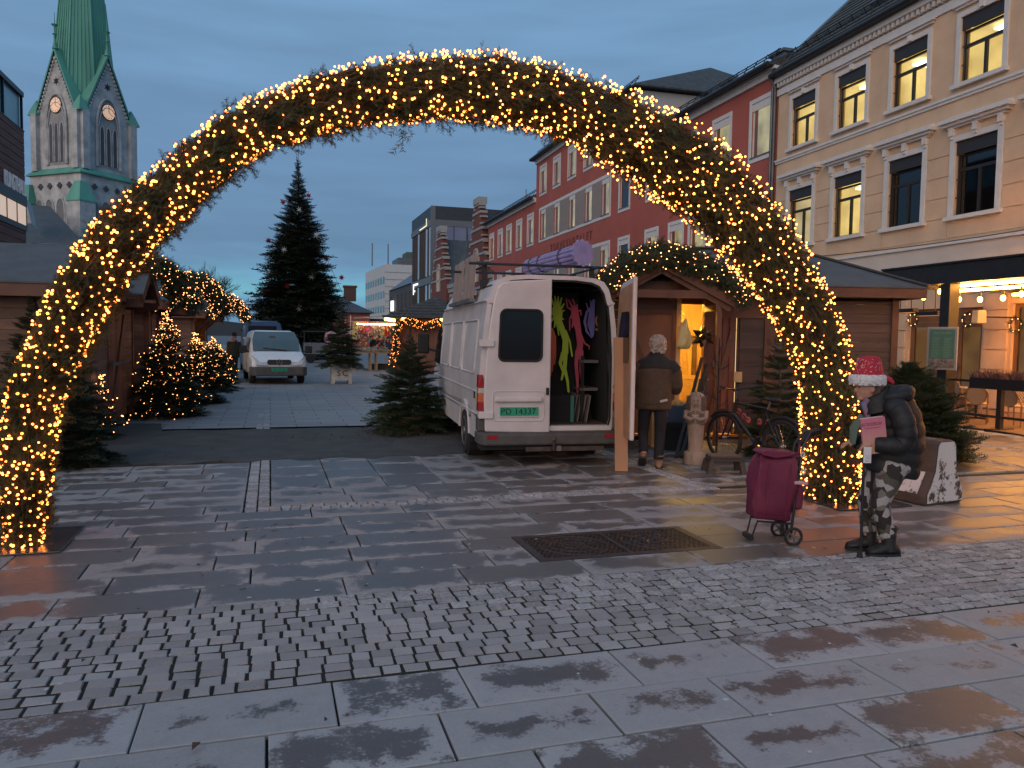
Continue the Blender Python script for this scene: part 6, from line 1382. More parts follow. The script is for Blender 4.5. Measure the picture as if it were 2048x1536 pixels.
wo = MB().prism(wp, .056, .062, MD_).build('rear_window', DGLASS, ld); MB().tube([MD_ @ Vector((x, z, .06)) for x, z in wp], .017, 6, closed=True).build('window_seal', RUBB, wo, smooth=True)
px0, pz1 = vpx(1000, 812, -.07); px1, pz0 = vpx(1076, 834, -.07); pc_ = ((px0+px1)/2, (pz0+pz1)/2)
MB().tube([MD_ @ Vector((x, z, .056)) for x, z in rrect(px0-.10, px1+.08, pz0-.05, pz1+.20, .06)], .010, 6, closed=True).build('plate_recess_bead', VWHITE, ld, smooth=True)
MB().bx(px0-.08, px1+.05, -.125, -.072, pz1+.055, pz1+.125).build('grip_ledge', VWHITE, ld, bevel=.02)
pl_ = MB().bx(pc_[0]-.265, pc_[0]+.265, -.082, -.073, pc_[1]-.058, pc_[1]+.058).build('number_plate', PLATEG, ld); PBK = mat('plate black', (.006, .008, .007), .6, 0)
text('PD 14337', 'plate_lettering', .118, PBK, pl_, frame_M((pc_[0]-.012, -.084, pc_[1]-.002), (1, 0, 0)), .001, 1.02)
MB().bx(pc_[0]-.268, pc_[0]+.268, -.0865, -.0825, pc_[1]-.075, pc_[1]-.0585).build('plate_holder', mat('plate holder grey', (.42, .42, .42), .5, .4, 60), ld)
MB().bx(-.075, -.035, -.10, -.072, .97, 1.07).build('door_handle', RUBB, ld, bevel=.01)
for z in (1.66, .70): MB().bx(-1.0, -.80, -.105, -.075, z-.045, z+.045).bx(-1.0, -.955, -.075, .02, z-.035, z+.035).build('hinge', VWHITE, ld, bevel=.008)
MB().tube([(-.03, -.02, .46), (-.03, -.02, 2.52)], .018, 6).build('door_edge_seal', RUBB, ld)
# open right rear door, swung out towards the camera
hx = .93; rd = bpy.data.objects.new('rear_door', None); col.objects.link(rd); rd.parent = van; rd.location = (hx, -.03, 0); rd.rotation_euler = (0, 0, math.radians(83)); rd['label'] = 'rear door swung wide open'
dq = [(-x, z) for x, z in dp]; dq = [(x-hx, z) for x, z in dq]
MD2 = Matrix(((1, 0, 0, 0), (0, 0, -1, 0), (0, 1, 0, 0), (0, 0, 0, 1)))
MB().prism(dq, 0, .055, MD2).build('door_skin', VWHITE, rd, bevel=.018); MB().prism([(x*.93-.03, .52+(z-.5)*.95) for x, z in dq], -.012, -.001, MD2).build('door_lining', mat('bare ply lining', (.36, .19, .10), .7, .2, 4), rd)
wq = [(x, z) for x, z in rrect(-.80, -.20, 1.43, 2.1, .07)]; MB().prism(wq, -.018, -.013, MD2).build('door_window', DGLASS, rd)
for z in (1.66, .70): MB().bx(-.06, .10, -.08, .03, z-.045, z+.045).build('hinge', STEEL, rd)
# bumper, lights, tow bar
bu = MB().rings([[(x, y, z) for x, z in ((-1.0, .30), (1.0, .30), (1.0, .475), (-1.0, .475))] for y in (.25, -.02)]+[[(x, -.15, z) for x, z in ((-.93, .29), (.93, .29), (.93, .455), (-.93, .455))]]).build('rear_bumper', PLAS, van, bevel=.03)
MB().bx(-1.0, -.90, -.03, .16, .475, .70).bx(.90, 1.0, -.03, .16, .475, .70).build('bumper_corner', PLAS, van, bevel=.02)
for s in (-1, 1): MB().bx(s*.82-.07, s*.82+.07, -.158, -.152, .385, .44).build('reflector', REDL, van)
MB().bx(-.95, .95, -.02, .3, .22, .30).build('under_tray', RUBB, van); MB().bar((-.35, -.10, .24), (.75, -.10, .24), .06).tube([(.0, -.1, .24), (0, -.26, .26), (0, -.28, .36)], .022, 8).ball((0, -.28, .39), .03).build('tow_bar', mat('rusty tow bar', (.09, .07, .06), .6, .3, 10, metal=.5), van); MB().bx(.06, .12, -.20, -.17, .22, .29).build('tow_socket', STEEL, van)
for s in (-1, 1):
    for z0, z1, m in ((.75, .87, REDL), (.87, .99, AMBL), (.99, 1.06, CLRL), (1.06, 1.24, REDL)):
        zz = (z1-.99)*.22 if z1 > 1.1 else 0
        MB().add([(s*.90, -.035, z0), (s*1.0, -.02, z0), (s*1.0, .10, z0), (s*.90, .10, z0), (s*(.90+zz*.8), -.035, z1), (s*.995, -.02, z1), (s*.995, .10, z1), (s*.90, .10, z1)], [(3, 2, 1, 0), (4, 5, 6, 7), (0, 1, 5, 4), (1, 2, 6, 5), (2, 3, 7, 6), (3, 0, 4, 7)] if s > 0 else [(0, 1, 2, 3), (7, 6, 5, 4), (4, 5, 1, 0), (5, 6, 2, 1), (6, 7, 3, 2), (7, 4, 0, 3)]).build('tail_lamp', m, van, bevel=.006)
# sides: skirt with wheel arches, beads, window blanks
RW, FW, WR = 1.22, 4.80, .345
def skirt(s):
    top = [(.12, .66), (6.15, .66)]; low = [(6.15, .36), (FW+.46, .36)]
    for c in (FW, RW):
        for k in range(13): a = math.pi*k/12; low.append((c+.46*math.cos(a), .36+.43*math.sin(a)))
        if c == FW: low += [(FW-.46, .36), (RW+.46, .36)]
    low += [(RW-.46, .36), (.12, .36)]
    Mx_ = Matrix(((0, 0, s, 0), (1, 0, 0, 0), (0, 1, 0, 0), (0, 0, 0, 1))); return MB().prism(top+low, .955, .992, Mx_)
for s in (-1, 1):
    skirt(s).build('side_skirt', VWHITE, van)
    for c in (FW, RW):
        MB().tube([(s*.99, c+.47*math.cos(math.pi*k/14), .36+.44*math.sin(math.pi*k/14)) for k in range(15)], .022, 6).build('wheel_arch', VWHITE, van, smooth=True)
        MB().lathe([(.44, 0), (.44, .25)], 20, Matrix.Translation((s*.72, c, .36)) @ Matrix.Rotation(s*math.pi/2, 4, 'Y')).build('arch_liner', RUBB, van)
        wheel(van, s*.885, c, WR, .22, s)
    bd = MB()
    for z, r in ((1.0, .012), (.70, .012)): bd.tube([(s*.99, .15, z), (s*.992, 3, z), (s*.985, 5.4, z)], r, 6)
    bd.tube([(s*.90, .02, 2.235), (s*.90, 4.4, 2.235)], .016, 6)
    bd.build('side_bead', VWHITE, van, smooth=True)
    for y0, y1 in ((.42, 1.62), (1.80, 3.0), (3.16, 4.3)):
        xs = lambda z: s*(.985-.06*(z-1.18)/.72+.004)
        MB().tube([(xs(z)+s*.002, y, z) for y, z in rrect(y0, y1, 1.24, 1.98, .07)], .013, 6, closed=True).build('window_blank_bead', VWHITE, van, smooth=True)
    MB().bx(s*.99-.012, s*.99+.012, .30, .34, .90, 1.0).build('side_marker', RUBB, van)
MB().bx(-.99, .99, 5.9, 6.45, .32, .62).build('front_bumper', PLAS, van, bevel=.04)
MB().add([(-.80, 4.84, 2.40), (.80, 4.84, 2.40), (.90, 5.62, 1.44), (-.90, 5.62, 1.44)], [(0, 1, 2, 3)], Matrix.Translation((0, .03, .03))).build('windscreen', DGLASS, van)
for s in (-1, 1):
    MB().add([(s*.995, 4.45, 1.22), (s*.99, 5.35, 1.25), (s*.955, 5.0, 1.85), (s*.945, 4.45, 1.95)], [(0, 1, 2, 3)]).build('cab_window', DGLASS, van)
    mr_ = MB().box((s*1.22, 5.25, 1.60), (.22, .12, .40)).build('wing_mirror', RUBB, van, bevel=.03); MB().bar((s*.95, 5.2, 1.45), (s*1.2, 5.25, 1.5), .05).build('mirror_arm', RUBB, mr_)
MB().tube([(-1.0, .62, .64), (-1.02, .62, .64)], .03, 8).build('filler_knob', STEEL, van)
# roof rack with bars
rk = MB(); 
for y in (.75, 2.3): rk.tube([(-1.02, y, 2.79), (1.02, y, 2.79)], .020, 6)
for y in (.75, 2.3):
    for s in (-1, 1): rk.bar((s*.80, y, 2.44), (s*.80, y, 2.79), .07, .05); rk.box((s*.80, y, 2.50), (.10, .12, .12))
for x in (-.80, .80): rk.tube([(x, .5, 2.76), (x, 4.0, 2.76)], .018, 6)
rk.build('roof_rack', BLACKM, van)
# cut-out dancers and cloth inside
def strokes(name, strk, m, yl, par, label):
    mb = MB(); k = 0
    for pts, w in strk:
        P = [vpx(840+x/3.491, 500+y/3.491, yl) for x, y in pts]; W_ = w if isinstance(w, list) else [w]*len(P); W_ = [a/3.491*.0068 for a in W_]
        y = yl-.0006*k; k += 1; L_, R_ = [], []
        for i, (x, z) in enumerate(P):
            a = Vector((*P[max(0, i-1)], 0)); b = Vector((*P[min(len(P)-1, i+1)], 0)); d = (b-a).normalized(); nx, nz = -d.y, d.x; L_.append((x+nx*W_[i]/2, z+nz*W_[i]/2)); R_.append((x-nx*W_[i]/2, z-nz*W_[i]/2))
        e0 = Vector((*P[-1], 0)); d = (e0-Vector((*P[-2], 0))).normalized(); tipp = (e0.x+d.x*W_[-1]*.5, e0.y+d.y*W_[-1]*.5)
        poly = L_+[tipp]+R_[::-1]; nn = len(poly)
        for i in range(len(P)-1): mb.add([(L_[i][0], y, L_[i][1]), (L_[i+1][0], y, L_[i+1][1]), (R_[i+1][0], y, R_[i+1][1]), (R_[i][0], y, R_[i][1]), (L_[i][0], y+.008, L_[i][1]), (L_[i+1][0], y+.008, L_[i+1][1]), (R_[i+1][0], y+.008, R_[i+1][1]), (R_[i][0], y+.008, R_[i][1])], [(0, 1, 2, 3), (7, 6, 5, 4), (0, 4, 5, 1), (2, 6, 7, 3)])
        mb.add([(L_[-1][0], y, L_[-1][1]), (tipp[0], y, tipp[1]), (R_[-1][0], y, R_[-1][1])], [(0, 1, 2)])
    o = mb.build(name, m, None); o.matrix_world = VM; return tag(o, label, 'cut-out')
NG = mat('lime cloth', (.32, .46, .03), .7, .1); NP = mat('hot pink cloth', (.34, .05, .09), .7, .1); NB = mat('violet cloth', (.11, .10, .30), .7, .1); NO = mat('orange cloth', (.50, .09, .04), .7, .1); NA = mat('ochre cloth', (.20, .10, .03), .7, .1)
hair = [[(955, 440), (918, 335)], [(955, 440), (942, 322)], [(955, 430), (966, 326)], [(960, 430), (990, 332)], [(965, 440), (1006, 375)], [(960, 450), (1008, 420)], [(960, 460), (1002, 485)], [(955, 470), (968, 595)], [(950, 470), (938, 540)], [(945, 460), (912, 505)], [(945, 445), (908, 430)]]
strokes('dancer_cutout', [(h_, [26, 9]) for h_ in hair]+[([(950, 395), (958, 440), (968, 490)], [60, 84, 50]), ([(965, 470), (990, 550), (1015, 630), (1012, 720)], [34, 44, 44, 50]), ([(1012, 560), (1045, 640), (1062, 742)], [18, 15, 11]), ([(1000, 715), (978, 790), (1000, 850), (988, 905)], [34, 26, 20, 16]), ([(1015, 715), (1010, 830), (1030, 920), (1036, 990)], [34, 26, 20, 16])], NG, .60, None, 'lime green wild haired dancer cut-out hanging inside the van')
hair = [[(1080, 430), (1030, 400), (1022, 342)], [(1075, 420), (1050, 370), (1040, 350)], [(1080, 415), (1078, 372), (1066, 345)], [(1085, 420), (1098, 380)], [(1095, 430), (1122, 420), (1124, 455)], [(1070, 440), (1045, 480), (1046, 560)], [(1075, 470), (1062, 540)]]
strokes('dancer_cutout', [(h_, [22]+[10]*(len(h_)-1)) for h_ in hair]+[([(1078, 400), (1085, 470), (1105, 560), (1118, 660), (1112, 710)], [50, 62, 44, 46, 52]), ([(1110, 560), (1148, 650), (1182, 672), (1180, 692)], [18, 14, 12, 8]), ([(1100, 700), (1090, 800), (1098, 900), (1102, 992)], [34, 28, 22, 18]), ([(1125, 700), (1125, 850), (1132, 920), (1142, 988)], [34, 28, 22, 18])], NP, .57, None, 'hot pink wild haired dancer cut-out hanging inside the van')
strokes('moon_cutout', [([(1215, 345), (1200, 420), (1195, 520), (1205, 600)], [18, 44, 58, 20]), ([(1195, 400), (1165, 430), (1150, 500), (1165, 570), (1198, 612)], [10, 16, 20, 16, 8]), ([(1180, 430), (1160, 370)], [12, 6]), ([(1195, 410), (1190, 352)], [12, 6])], NB, .54, None, 'violet crescent cut-out hanging inside the van')
strokes('jelly_cutout', [([(915, 545), (922, 610), (925, 690)], [30, 62, 56]), ([(905, 690), (902, 790), (898, 860)], [16, 10, 6]), ([(920, 690), (918, 790), (912, 880)], [16, 10, 6]), ([(935, 690), (930, 780), (922, 850)], [16, 10, 6]), ([(945, 680), (945, 740), (940, 800)], [14, 10, 6])], NO, .51, None, 'orange tentacled cut-out hanging at the left of the van opening')
strokes('ankh_cutout', [([(1262+34*math.sin(a*.6283), 495-42*math.cos(a*.6283)) for a in range(11)], 15), ([(1262, 535), (1263, 600), (1258, 662)], [16, 20, 34]), ([(1225, 555), (1300, 558)], 16)], NA, .48, None, 'ochre ankh cut-out hanging deep inside the van')
tg = thing('storage_crate', 'teal edged dark crate on the van floor', 'crate', VM @ Vector((.28, .55, .545)), vA); MB().bx(-.25, .2, -.12, .2, 0, .38).build('crate_body', BLACKIN, tg); MB().bx(.14, .19, -.14, -.121, .0, .38).build('crate_edge', mat('teal edge', (.03, .16, .13), .6, 0), tg)
sh = thing('van_shelf', 'dark shelf with white boards along the right wall inside the van', 'shelf', VM @ Vector((.72, 1.0, .545)), vA)
for z in (.45, .85): MB().bx(-.16, .10, -.6, .7, z, z+.04).build('shelf_board', mat('grey shelf', (.10, .09, .085), .7, .1), sh)
for y in (-.6, .66): MB().bx(-.15, -.11, y, y+.04, 0, .95).build('shelf_post', BLACKIN, sh)
for i in range(4): MB().box((-.05-.05*i, -.5+.05*i, .20), (.015, .30, .40), rx=.1, ry=.12).build('leaning_board', mat('pale board', (.16, .14, .13), .7, .1), sh)
# slatted panels and violet bundle on the roof
WEATH = mat('weathered pale wood', (.30, .235, .21), .8, .2, 4, stretch=(1, 1, .2))
for k, (y0, lb) in enumerate(((.95, 'nearer weathered slatted panel standing on the van roof edge'), (2.15, 'farther weathered slatted panel standing on the van roof edge'))):
    sp_ = thing('slatted_panel', lb, 'panel', M=VM @ Matrix.Translation((-.93, y0, 2.30)) @ Matrix.Rotation(math.radians(4), 4, 'Y'))
    for i in range(6): MB().bx(-.012, .012, i*.17, i*.17+.12, 0, .66).build('slat', WEATH, sp_)
    MB().bx(.013, .05, -.02, 1.0, .05, .12).build('rail', WEATH, sp_); MB().bx(.013, .05, -.02, 1.0, .54, .61).build('rail', WEATH, sp_); MB().bx(-.06, .03, -.06, 1.04, -.05, -.002).build('foot_rail', ZINC, sp_)
VIO = mat('violet plastic', (.26, .22, .42), .25, .15, 6, coat=.4)
vb = thing('tube_bundle', 'bundle of violet plastic tubes strapped on the van roof rack', 'bundle'); p0, p1 = VM @ Vector((.12, 1.9, 2.86)), VM @ Vector((.62, .65, 2.98))
dv = (p1-p0).normalized(); uu = dv.cross(Vector((0, 0, 1))).normalized(); vv = dv.cross(uu)
for k in range(19):
    if k == 0: c = Vector((0, 0, 0))
    elif k < 7: a = k*math.pi/3; c = (uu*math.cos(a)+vv*math.sin(a))*.062
    else: a = k*math.pi/6; c = (uu*math.cos(a)+vv*math.sin(a))*.120
    MB().tube([p0+c*.8, p1+c], .031, 8).build('tube', VIO, vb, smooth=True)
for f in (.12, .30, .70): q = p0.lerp(p1, f); MB().tube([q+(uu*math.cos(a*.5236)+vv*math.sin(a*.5236))*(.158*(.8+.2*f)) for a in range(12)], .012, 5, closed=True).build('strap', mat('dark strap', (.06, .05, .09), .6, 0), vb)
MB().prism([((.205 if i % 2 else .18)*math.cos(i*math.pi/14), (.205 if i % 2 else .18)*math.sin(i*math.pi/14)) for i in range(28)], 0, .03, frame_M(p1, uu, vv)).build('fluted_cap', VIO, vb)

# ------------------------------------------------ small white van facing the camera
def small_van(t, paint, front=True, H=1.88):
    st = [(0.0, .78, .40, .70, .78, .70), (-.10, .90, .34, .80, .90, .80), (-.45, .94, .32, .92, 1.02, .82), (-.98, .95, .32, 1.02, 1.14, .84), (-1.35, .95, .32, 1.06, 1.52, .80), (-1.82, .95, .32, 1.08, H-.05, .74), (-2.3, .95, .32, 1.08, H, .74), (-4.5, .95, .32, 1.08, H, .74), (-4.75, .92, .36, 1.05, H-.06, .72)]
    Rg = []
    for y, w, zb, zl, zt_, wt in st:
        P = [(w*.96, y, zb), (w, y, zb+.12), (w, y, zl), (wt+(w-wt)*.35, y, zl+(zt_-zl)*.68), (wt, y, zt_-.07*(zt_-zl)-.02), (wt*.80, y, zt_)]; Rg.append(P+[(-x, y_, z) for x, y_, z in P[::-1]])
    MB().rings(Rg).build('body', paint, t, smooth=32)
    for s in (-1, 1):
        for c in (-.92, -4.05): wheel(t, s*.83, c, .32, .21, s)
    return t
vp = g(557, 768); vit = thing('small_van', 'small white van facing the camera beside the left stalls', 'van', (.30, 28.15, 0), math.pi+math.radians(5))
small_van(vit, VWHITE2)
gl_ = mat('windscreen glass', (.07, .11, .13), .08, .15, .8)
MB().add([(-.80, -.93, 1.125), (.80, -.93, 1.125), (.80, -1.34, 1.50), (-.80, -1.34, 1.50), (.70, -1.80, 1.80), (-.70, -1.80, 1.80)], [(0, 1, 2, 3), (3, 2, 4, 5)], Matrix.Translation((0, .03, .03))).build('windscreen', gl_, vit)
MB().bar((-.35, -.88, 1.17), (.45, -.98, 1.24), .03).build('wiper', RUBB, vit)
MB().box((.1, -1.45, 1.62), (.22, .02, .10)).build('mirror_inside', PLAS, vit)
for s in (-1, 1):
    MB().add([(s*.957, -1.25, 1.08), (s*.957, -2.3, 1.10), (s*.85, -2.25, 1.62), (s*.86, -1.75, 1.60)], [(0, 1, 2, 3)]).build('cab_window', DGLASS, vit)
    hp = [(s*.36, .0, .70), (s*.62, -.02, .74), (s*.86, -.12, .98), (s*.90, -.20, .99), (s*.90, -.12, .80), (s*.74, .01, .68), (s*.45, .03, .66)]
    MB().add([(x, y+.035, z) for x, y, z in hp], [tuple(range(7))]).build('headlamp', mat('headlamp glass', (.45, .47, .5), .08, .2, 9, coat=.5), vit)
    m__ = MB().box((s*1.13, -1.05, 1.20), (.24, .12, .26)).build('wing_mirror', RUBB, vit, bevel=.03); MB().bar((s*.93, -1.15, 1.12), (s*1.1, -1.06, 1.14), .05).build('mirror_arm', RUBB, m__)
gi = MB().prism(rrect(-.40, .40, .69, .86, .07), 0, .03, Matrix(((1, 0, 0, 0), (0, 0, 1, .0), (0, 1, 0, 0), (0, 0, 0, 1)))).build('grille', BLACKM, vit)
for i in range(3): MB().bx(-.37, .37, .031, .045, .715+i*.045, .73+i*.045).build('grille_bar', PLAS, gi)
em = MB().tube([(.095*math.cos(a*.3927), .055, .775+.095*math.sin(a*.3927)) for a in range(16)], .011, 6, closed=True)
for a in (90, 210, 330): em.bar((0, .055, .775), (.09*math.cos(math.radians(a)), .055, .775+.09*math.sin(math.radians(a))), .018, .012)
em.build('star_emblem', STEEL, gi)
MB().rings([[(x, y, z) for x, z in ((-w, .30), (w, .30), (w, .62), (-w, .62))] for y, w in ((-.5, .96), (-.10, .95), (.06, .80))]).build('front_bumper', PLAS, vit, bevel=.04)
np_ = MB().bx(-.26, .26, .062, .072, .46, .57).build('number_plate', PLATEG, vit); text('DL 27235', 'plate_lettering', .105, PBK, np_, frame_M((0, .074, .513), (-1, 0, 0)), .001)
MB().bx(.96, 1.0, -3.4, -2.3, .42, 1.62).build('sliding_door', VWHITE2, vit, bevel=.02); MB().bx(1.001, 1.006, -3.3, -2.4, 1.12, 1.55).build('sliding_window', DGLASS, vit)
# dark blue van behind
bv = thing('blue_van', 'dark blue van roof and side showing behind the small white van', 'van', (-.15, 35.6, 0), math.pi+math.radians(4)); bvp = mat('dark blue paint', (.025, .045, .11), .4, .1, 2, coat=.3)
small_van(bv, bvp, H=2.35); MB().bx(-.5, .7, -1.2, -1.0, 1.6, 2.1).build('windscreen', DGLASS, bv)
# ================================================================ THINGS ROUND THE VAN AND STALL
PLK = mat('fresh sawn plank', (.42, .22, .12), .7, .2, 3, stretch=(1, 1, .15), bump=.1)
pk_ = g(1243, 943); tag(MB().add([(-.085, -.012, 0), (.085, -.012, 0), (.085, .03, 0), (-.085, .03, 0), (-.115, .13, 1.76), (.055, .13, 1.76), (.055, .172, 1.76), (-.115, .172, 1.76)], [(3, 2, 1, 0), (4, 5, 6, 7), (0, 1, 5, 4), (1, 2, 6, 5), (2, 3, 7, 6), (3, 0, 4, 7)]).build('wooden_plank', PLK, None, loc=(pk_.x, pk_.y, .003), rz=-.25, bevel=.004), 'tall reddish wooden plank leaning upright against the open van door', 'plank')
# carved statue
STW = mat('grey carved wood', (.33, .25, .20), .8, .25, 9, stretch=(1, 1, .25), bump=.5, bscale=40)
sp0 = g(1397, 930); sta = thing('carved_statue', 'pale carved wooden pharaoh statue standing on a round base', 'statue', (sp0.x, sp0.y+.1, 0), -.62)
MB().lathe([(.145, 0), (.15, .02), (.15, .16), (.14, .175)], 14, sx=1.05, sy=.9).build('base', STW, sta, smooth=40)
lg = []
for z, rx, ry in ((.165, .10, .085), (.25, .098, .085), (.40, .108, .09), (.52, .118, .095), (.575, .12, .10), (.60, .112, .09)): lg.append([(rx*math.cos(k*math.pi/8)*(1+.02*math.sin(k*3+z*20)), ry*math.sin(k*math.pi/8), z) for k in range(16)])
MB().rings(lg).build('lower_body', STW, sta, smooth=60)
ar = MB()
MB().rings([[(rx*math.cos(k*math.pi/9), ry*math.sin(k*math.pi/9), z) for k in range(18)] for z, rx, ry in ((.585, .135, .105), (.60, .145, .11), (.66, .150, .115), (.72, .140, .108), (.77, .115, .092), (.80, .08, .07))]).build('chest', STW, sta, smooth=60)
for s in (-1, 1):
    a = MB().tube([(s*.135, -.02, .75), (s*.14, -.07, .66), (s*.06, -.12, .64), (-s*.05, -.125, .70)], [.035, .036, .028, .024], 8).build('arm', STW, sta, smooth=60)
wg = MB()
for i in range(7):
    for s in (-1, 1): wg.tube([(s*.01, -.125+.002*i, .76-.026*i), (s*.07, -.118, .73-.026*i), (s*.125, -.06, .70-.022*i)], .006, 5)
wg.build('carved_collar', mat('shaded carved groove', (.12, .085, .065), .85, .2, 9), sta)  # shade of the carving put into a darker wood colour
MB().rings([[(rx*math.cos(k*math.pi/9), .005+ry*math.sin(k*math.pi/9), z) for k in range(18)] for z, rx, ry in ((.76, .125, .075), (.82, .135, .085), (.90, .135, .095), (.96, .115, .09), (1.0, .08, .065), (1.015, .03, .03))]).build('headdress', STW, sta, smooth=60)
st_ = MB()
for i in range(11):
    z = .765+i*.019
    for s in (-1, 1): st_.tube([(s*.072, -.085, z), (s*.128, -.045, z+.004), (s*.138, .01, z+.008)], .0065, 5)
for i in range(9): a = (i-4)*.16; st_.tube([(.10*math.sin(a), -.075, .955), (.085*math.sin(a), -.05, .99), (.03*math.sin(a), 0, 1.017)], .006, 5)
st_.build('headdress_stripes', mat('shaded carved groove', (.12, .085, .065), .85, .2, 9), sta)
fc = MB().ball((0, -.062, .875), (.062, .05, .080)).ball((0, -.112, .872), (.012, .014, .022)).ball((-.024, -.104, .895), (.016, .008, .007)).ball((.024, -.104, .895), (.016, .008, .007)).ball((0, -.108, .838), (.020, .008, .006)).tube([(0, -.095, .815), (0, -.12, .74)], [.014, .010], 8)
fc.build('face', STW, sta, smooth=60); [MB().ball((x_, -.1125, z_), (w_, .004, .004), 8, 5).build('carved_line', MATS['shaded carved groove'], sta) for x_, z_, w_ in ((-.024, .897, .017), (.024, .897, .017), (0, .839, .021), (-.024, .912, .018), (.024, .912, .018))]; MB().tube([(0, -.085, .97), (0, -.11, 1.01), (0, -.10, 1.045), (0, -.07, 1.04)], [.012, .014, .013, .008], 8).build('cobra', STW, sta, smooth=60)
# leaning bars
LB = mat('black leaning bar', (.014, .012, .012), .6, .2, 6)
for i, (bx_, tx, m_, lb) in enumerate(((1352, 1404, LB, 'leftmost black bar leaning by the stall door'), (1362, 1412, LB, 'second black bar leaning by the stall door'), (1372, 1414, LB, 'third black bar leaning by the stall door'), (1382, 1408, PLANK, 'brown flat board leaning behind the black bars'))):
    b0 = g(bx_, 917); d = ray(tx, 716+i*14); t_ = (b0.y+1.15)/d.y; p1 = Vector((d.x*t_, d.y*t_, HC+d.z*t_)); 
    tag(MB().bar((0, 0, .02), p1-b0, .05 if i < 3 else .16, .035 if i < 3 else .02).build('leaning_bar', m_, None, loc=b0, bevel=.004), lb, 'bar')
# iron coat tree
ct = g(1432, 915); co = thing('iron_stand', 'thin dark iron stand with branch hooks in front of the red stall door', 'stand', ct); cm = MB().tube([(0, 0, .0), (0, 0, 1.78)], [.014, .011], 6)
cm.build('pole', BLACKM, co); MB().lathe([(.15, 0), (.15, .012), (.03, .02)], 14).build('foot', BLACKM, co)
for i in range(9): a = i*2.4; z = .75+i*.11; MB().tube([(0, 0, z), (.10*math.cos(a), .10*math.sin(a), z+.05), (.17*math.cos(a), .17*math.sin(a), z+.11)], [.008, .007, .005], 5).build('hook', BLACKM, co)
# crate pile by the door
cp = g(1352, 900); cp = Vector((cp.x+.05, cp.y+.1, 0))
tag(MB().bx(-.3, .3, -.2, .2, 0, .42).bx(-.32, .32, -.22, .22, .36, .44).build('black_crate', BLACKIN, None, loc=cp, rz=-.3), 'black crate at the bottom of the pile by the stall door', 'crate')
bb_ = thing('blue_box', 'blue plastic box of cables on the black crate', 'box', (cp.x+.02, cp.y, .442), -.3); BLU = mat('blue plastic', (.035, .075, .13), .4, .1)
MB().rings([[(x*f, y*f, z) for x, y in ((-.25, -.17), (.25, -.17), (.25, .17), (-.25, .17))] for f, z in ((.88, 0), (1.0, .24), (1.04, .245), (1.04, .27), (.96, .27), (.86, .03))], True, True).build('tub', BLU, bb_)
cbl = MB(); Rr = random.Random(4)
for i in range(6): cbl.tube([(Rr.uniform(-.2, .2)*math.cos(k), Rr.uniform(-.13, .13)*math.sin(k), .27+.03*math.sin(k*2+i)+.01*i) for k in range(7)], .007, 5)
cbl.build('cables', mat('pale cable', (.6, .48, .2), .5, 0), bb_)
for i in range(5): tag(MB().box((0, 0, .016), (.22-.01*i, .15, .03)).build('book', mat('book %d' % i, ((.5, .4, .25), (.3, .18, .1), (.55, .47, .3), (.2, .15, .12), (.5, .35, .2))[i], .6, .1), None, loc=(cp.x-.10, cp.y+.34, .62+i*.032), rz=-.3+.2*Rr.uniform(-1, 1)), ('lowest', 'second', 'middle', 'fourth', 'topmost')[i]+' book in the pile on the shelf by the stall door', 'book')
tag(MB().bx(-.16, .16, -.13, .13, 0, .618).build('book_stand', PINE, None, loc=(cp.x-.10, cp.y+.36, 0), rz=-.3), 'raw wood block carrying books beside the stall door', 'block')
# step stool
ss = g(1452, 945); so_ = thing('step_stool', 'dark brown plastic step stool with ribbed top', 'stool', (ss.x, ss.y+.06, 0), -.28); SPL = mat('dark brown plastic', (.055, .043, .038), .5, .1)
MB().bx(-.21, .21, -.14, .14, .19, .225).bx(-.215, .215, -.145, .145, .155, .188).build('seat', SPL, so_, bevel=.008)
for i in range(9): MB().bx(-.19, .19, -.125+i*.029, -.111+i*.029, .2255, .231).build('tread_rib', mat('worn plastic rib', (.13, .10, .09), .6, .1), so_)
for sx in (-1, 1):
    for sy in (-1, 1): MB().add([(sx*.20-.03, sy*.12-.03, .16), (sx*.20+.03, sy*.12-.03, .16), (sx*.20+.03, sy*.12+.03, .16), (sx*.20-.03, sy*.12+.03, .16), (sx*.225-.035, sy*.14-.035, 0), (sx*.225+.035, sy*.14-.035, 0), (sx*.225+.035, sy*.14+.035, 0), (sx*.225-.035, sy*.14+.035, 0)], [(0, 1, 2, 3), (7, 6, 5, 4), (0, 4, 5, 1), (1, 5, 6, 2), (2, 6, 7, 3), (3, 7, 4, 0)]).build('leg', SPL, so_)
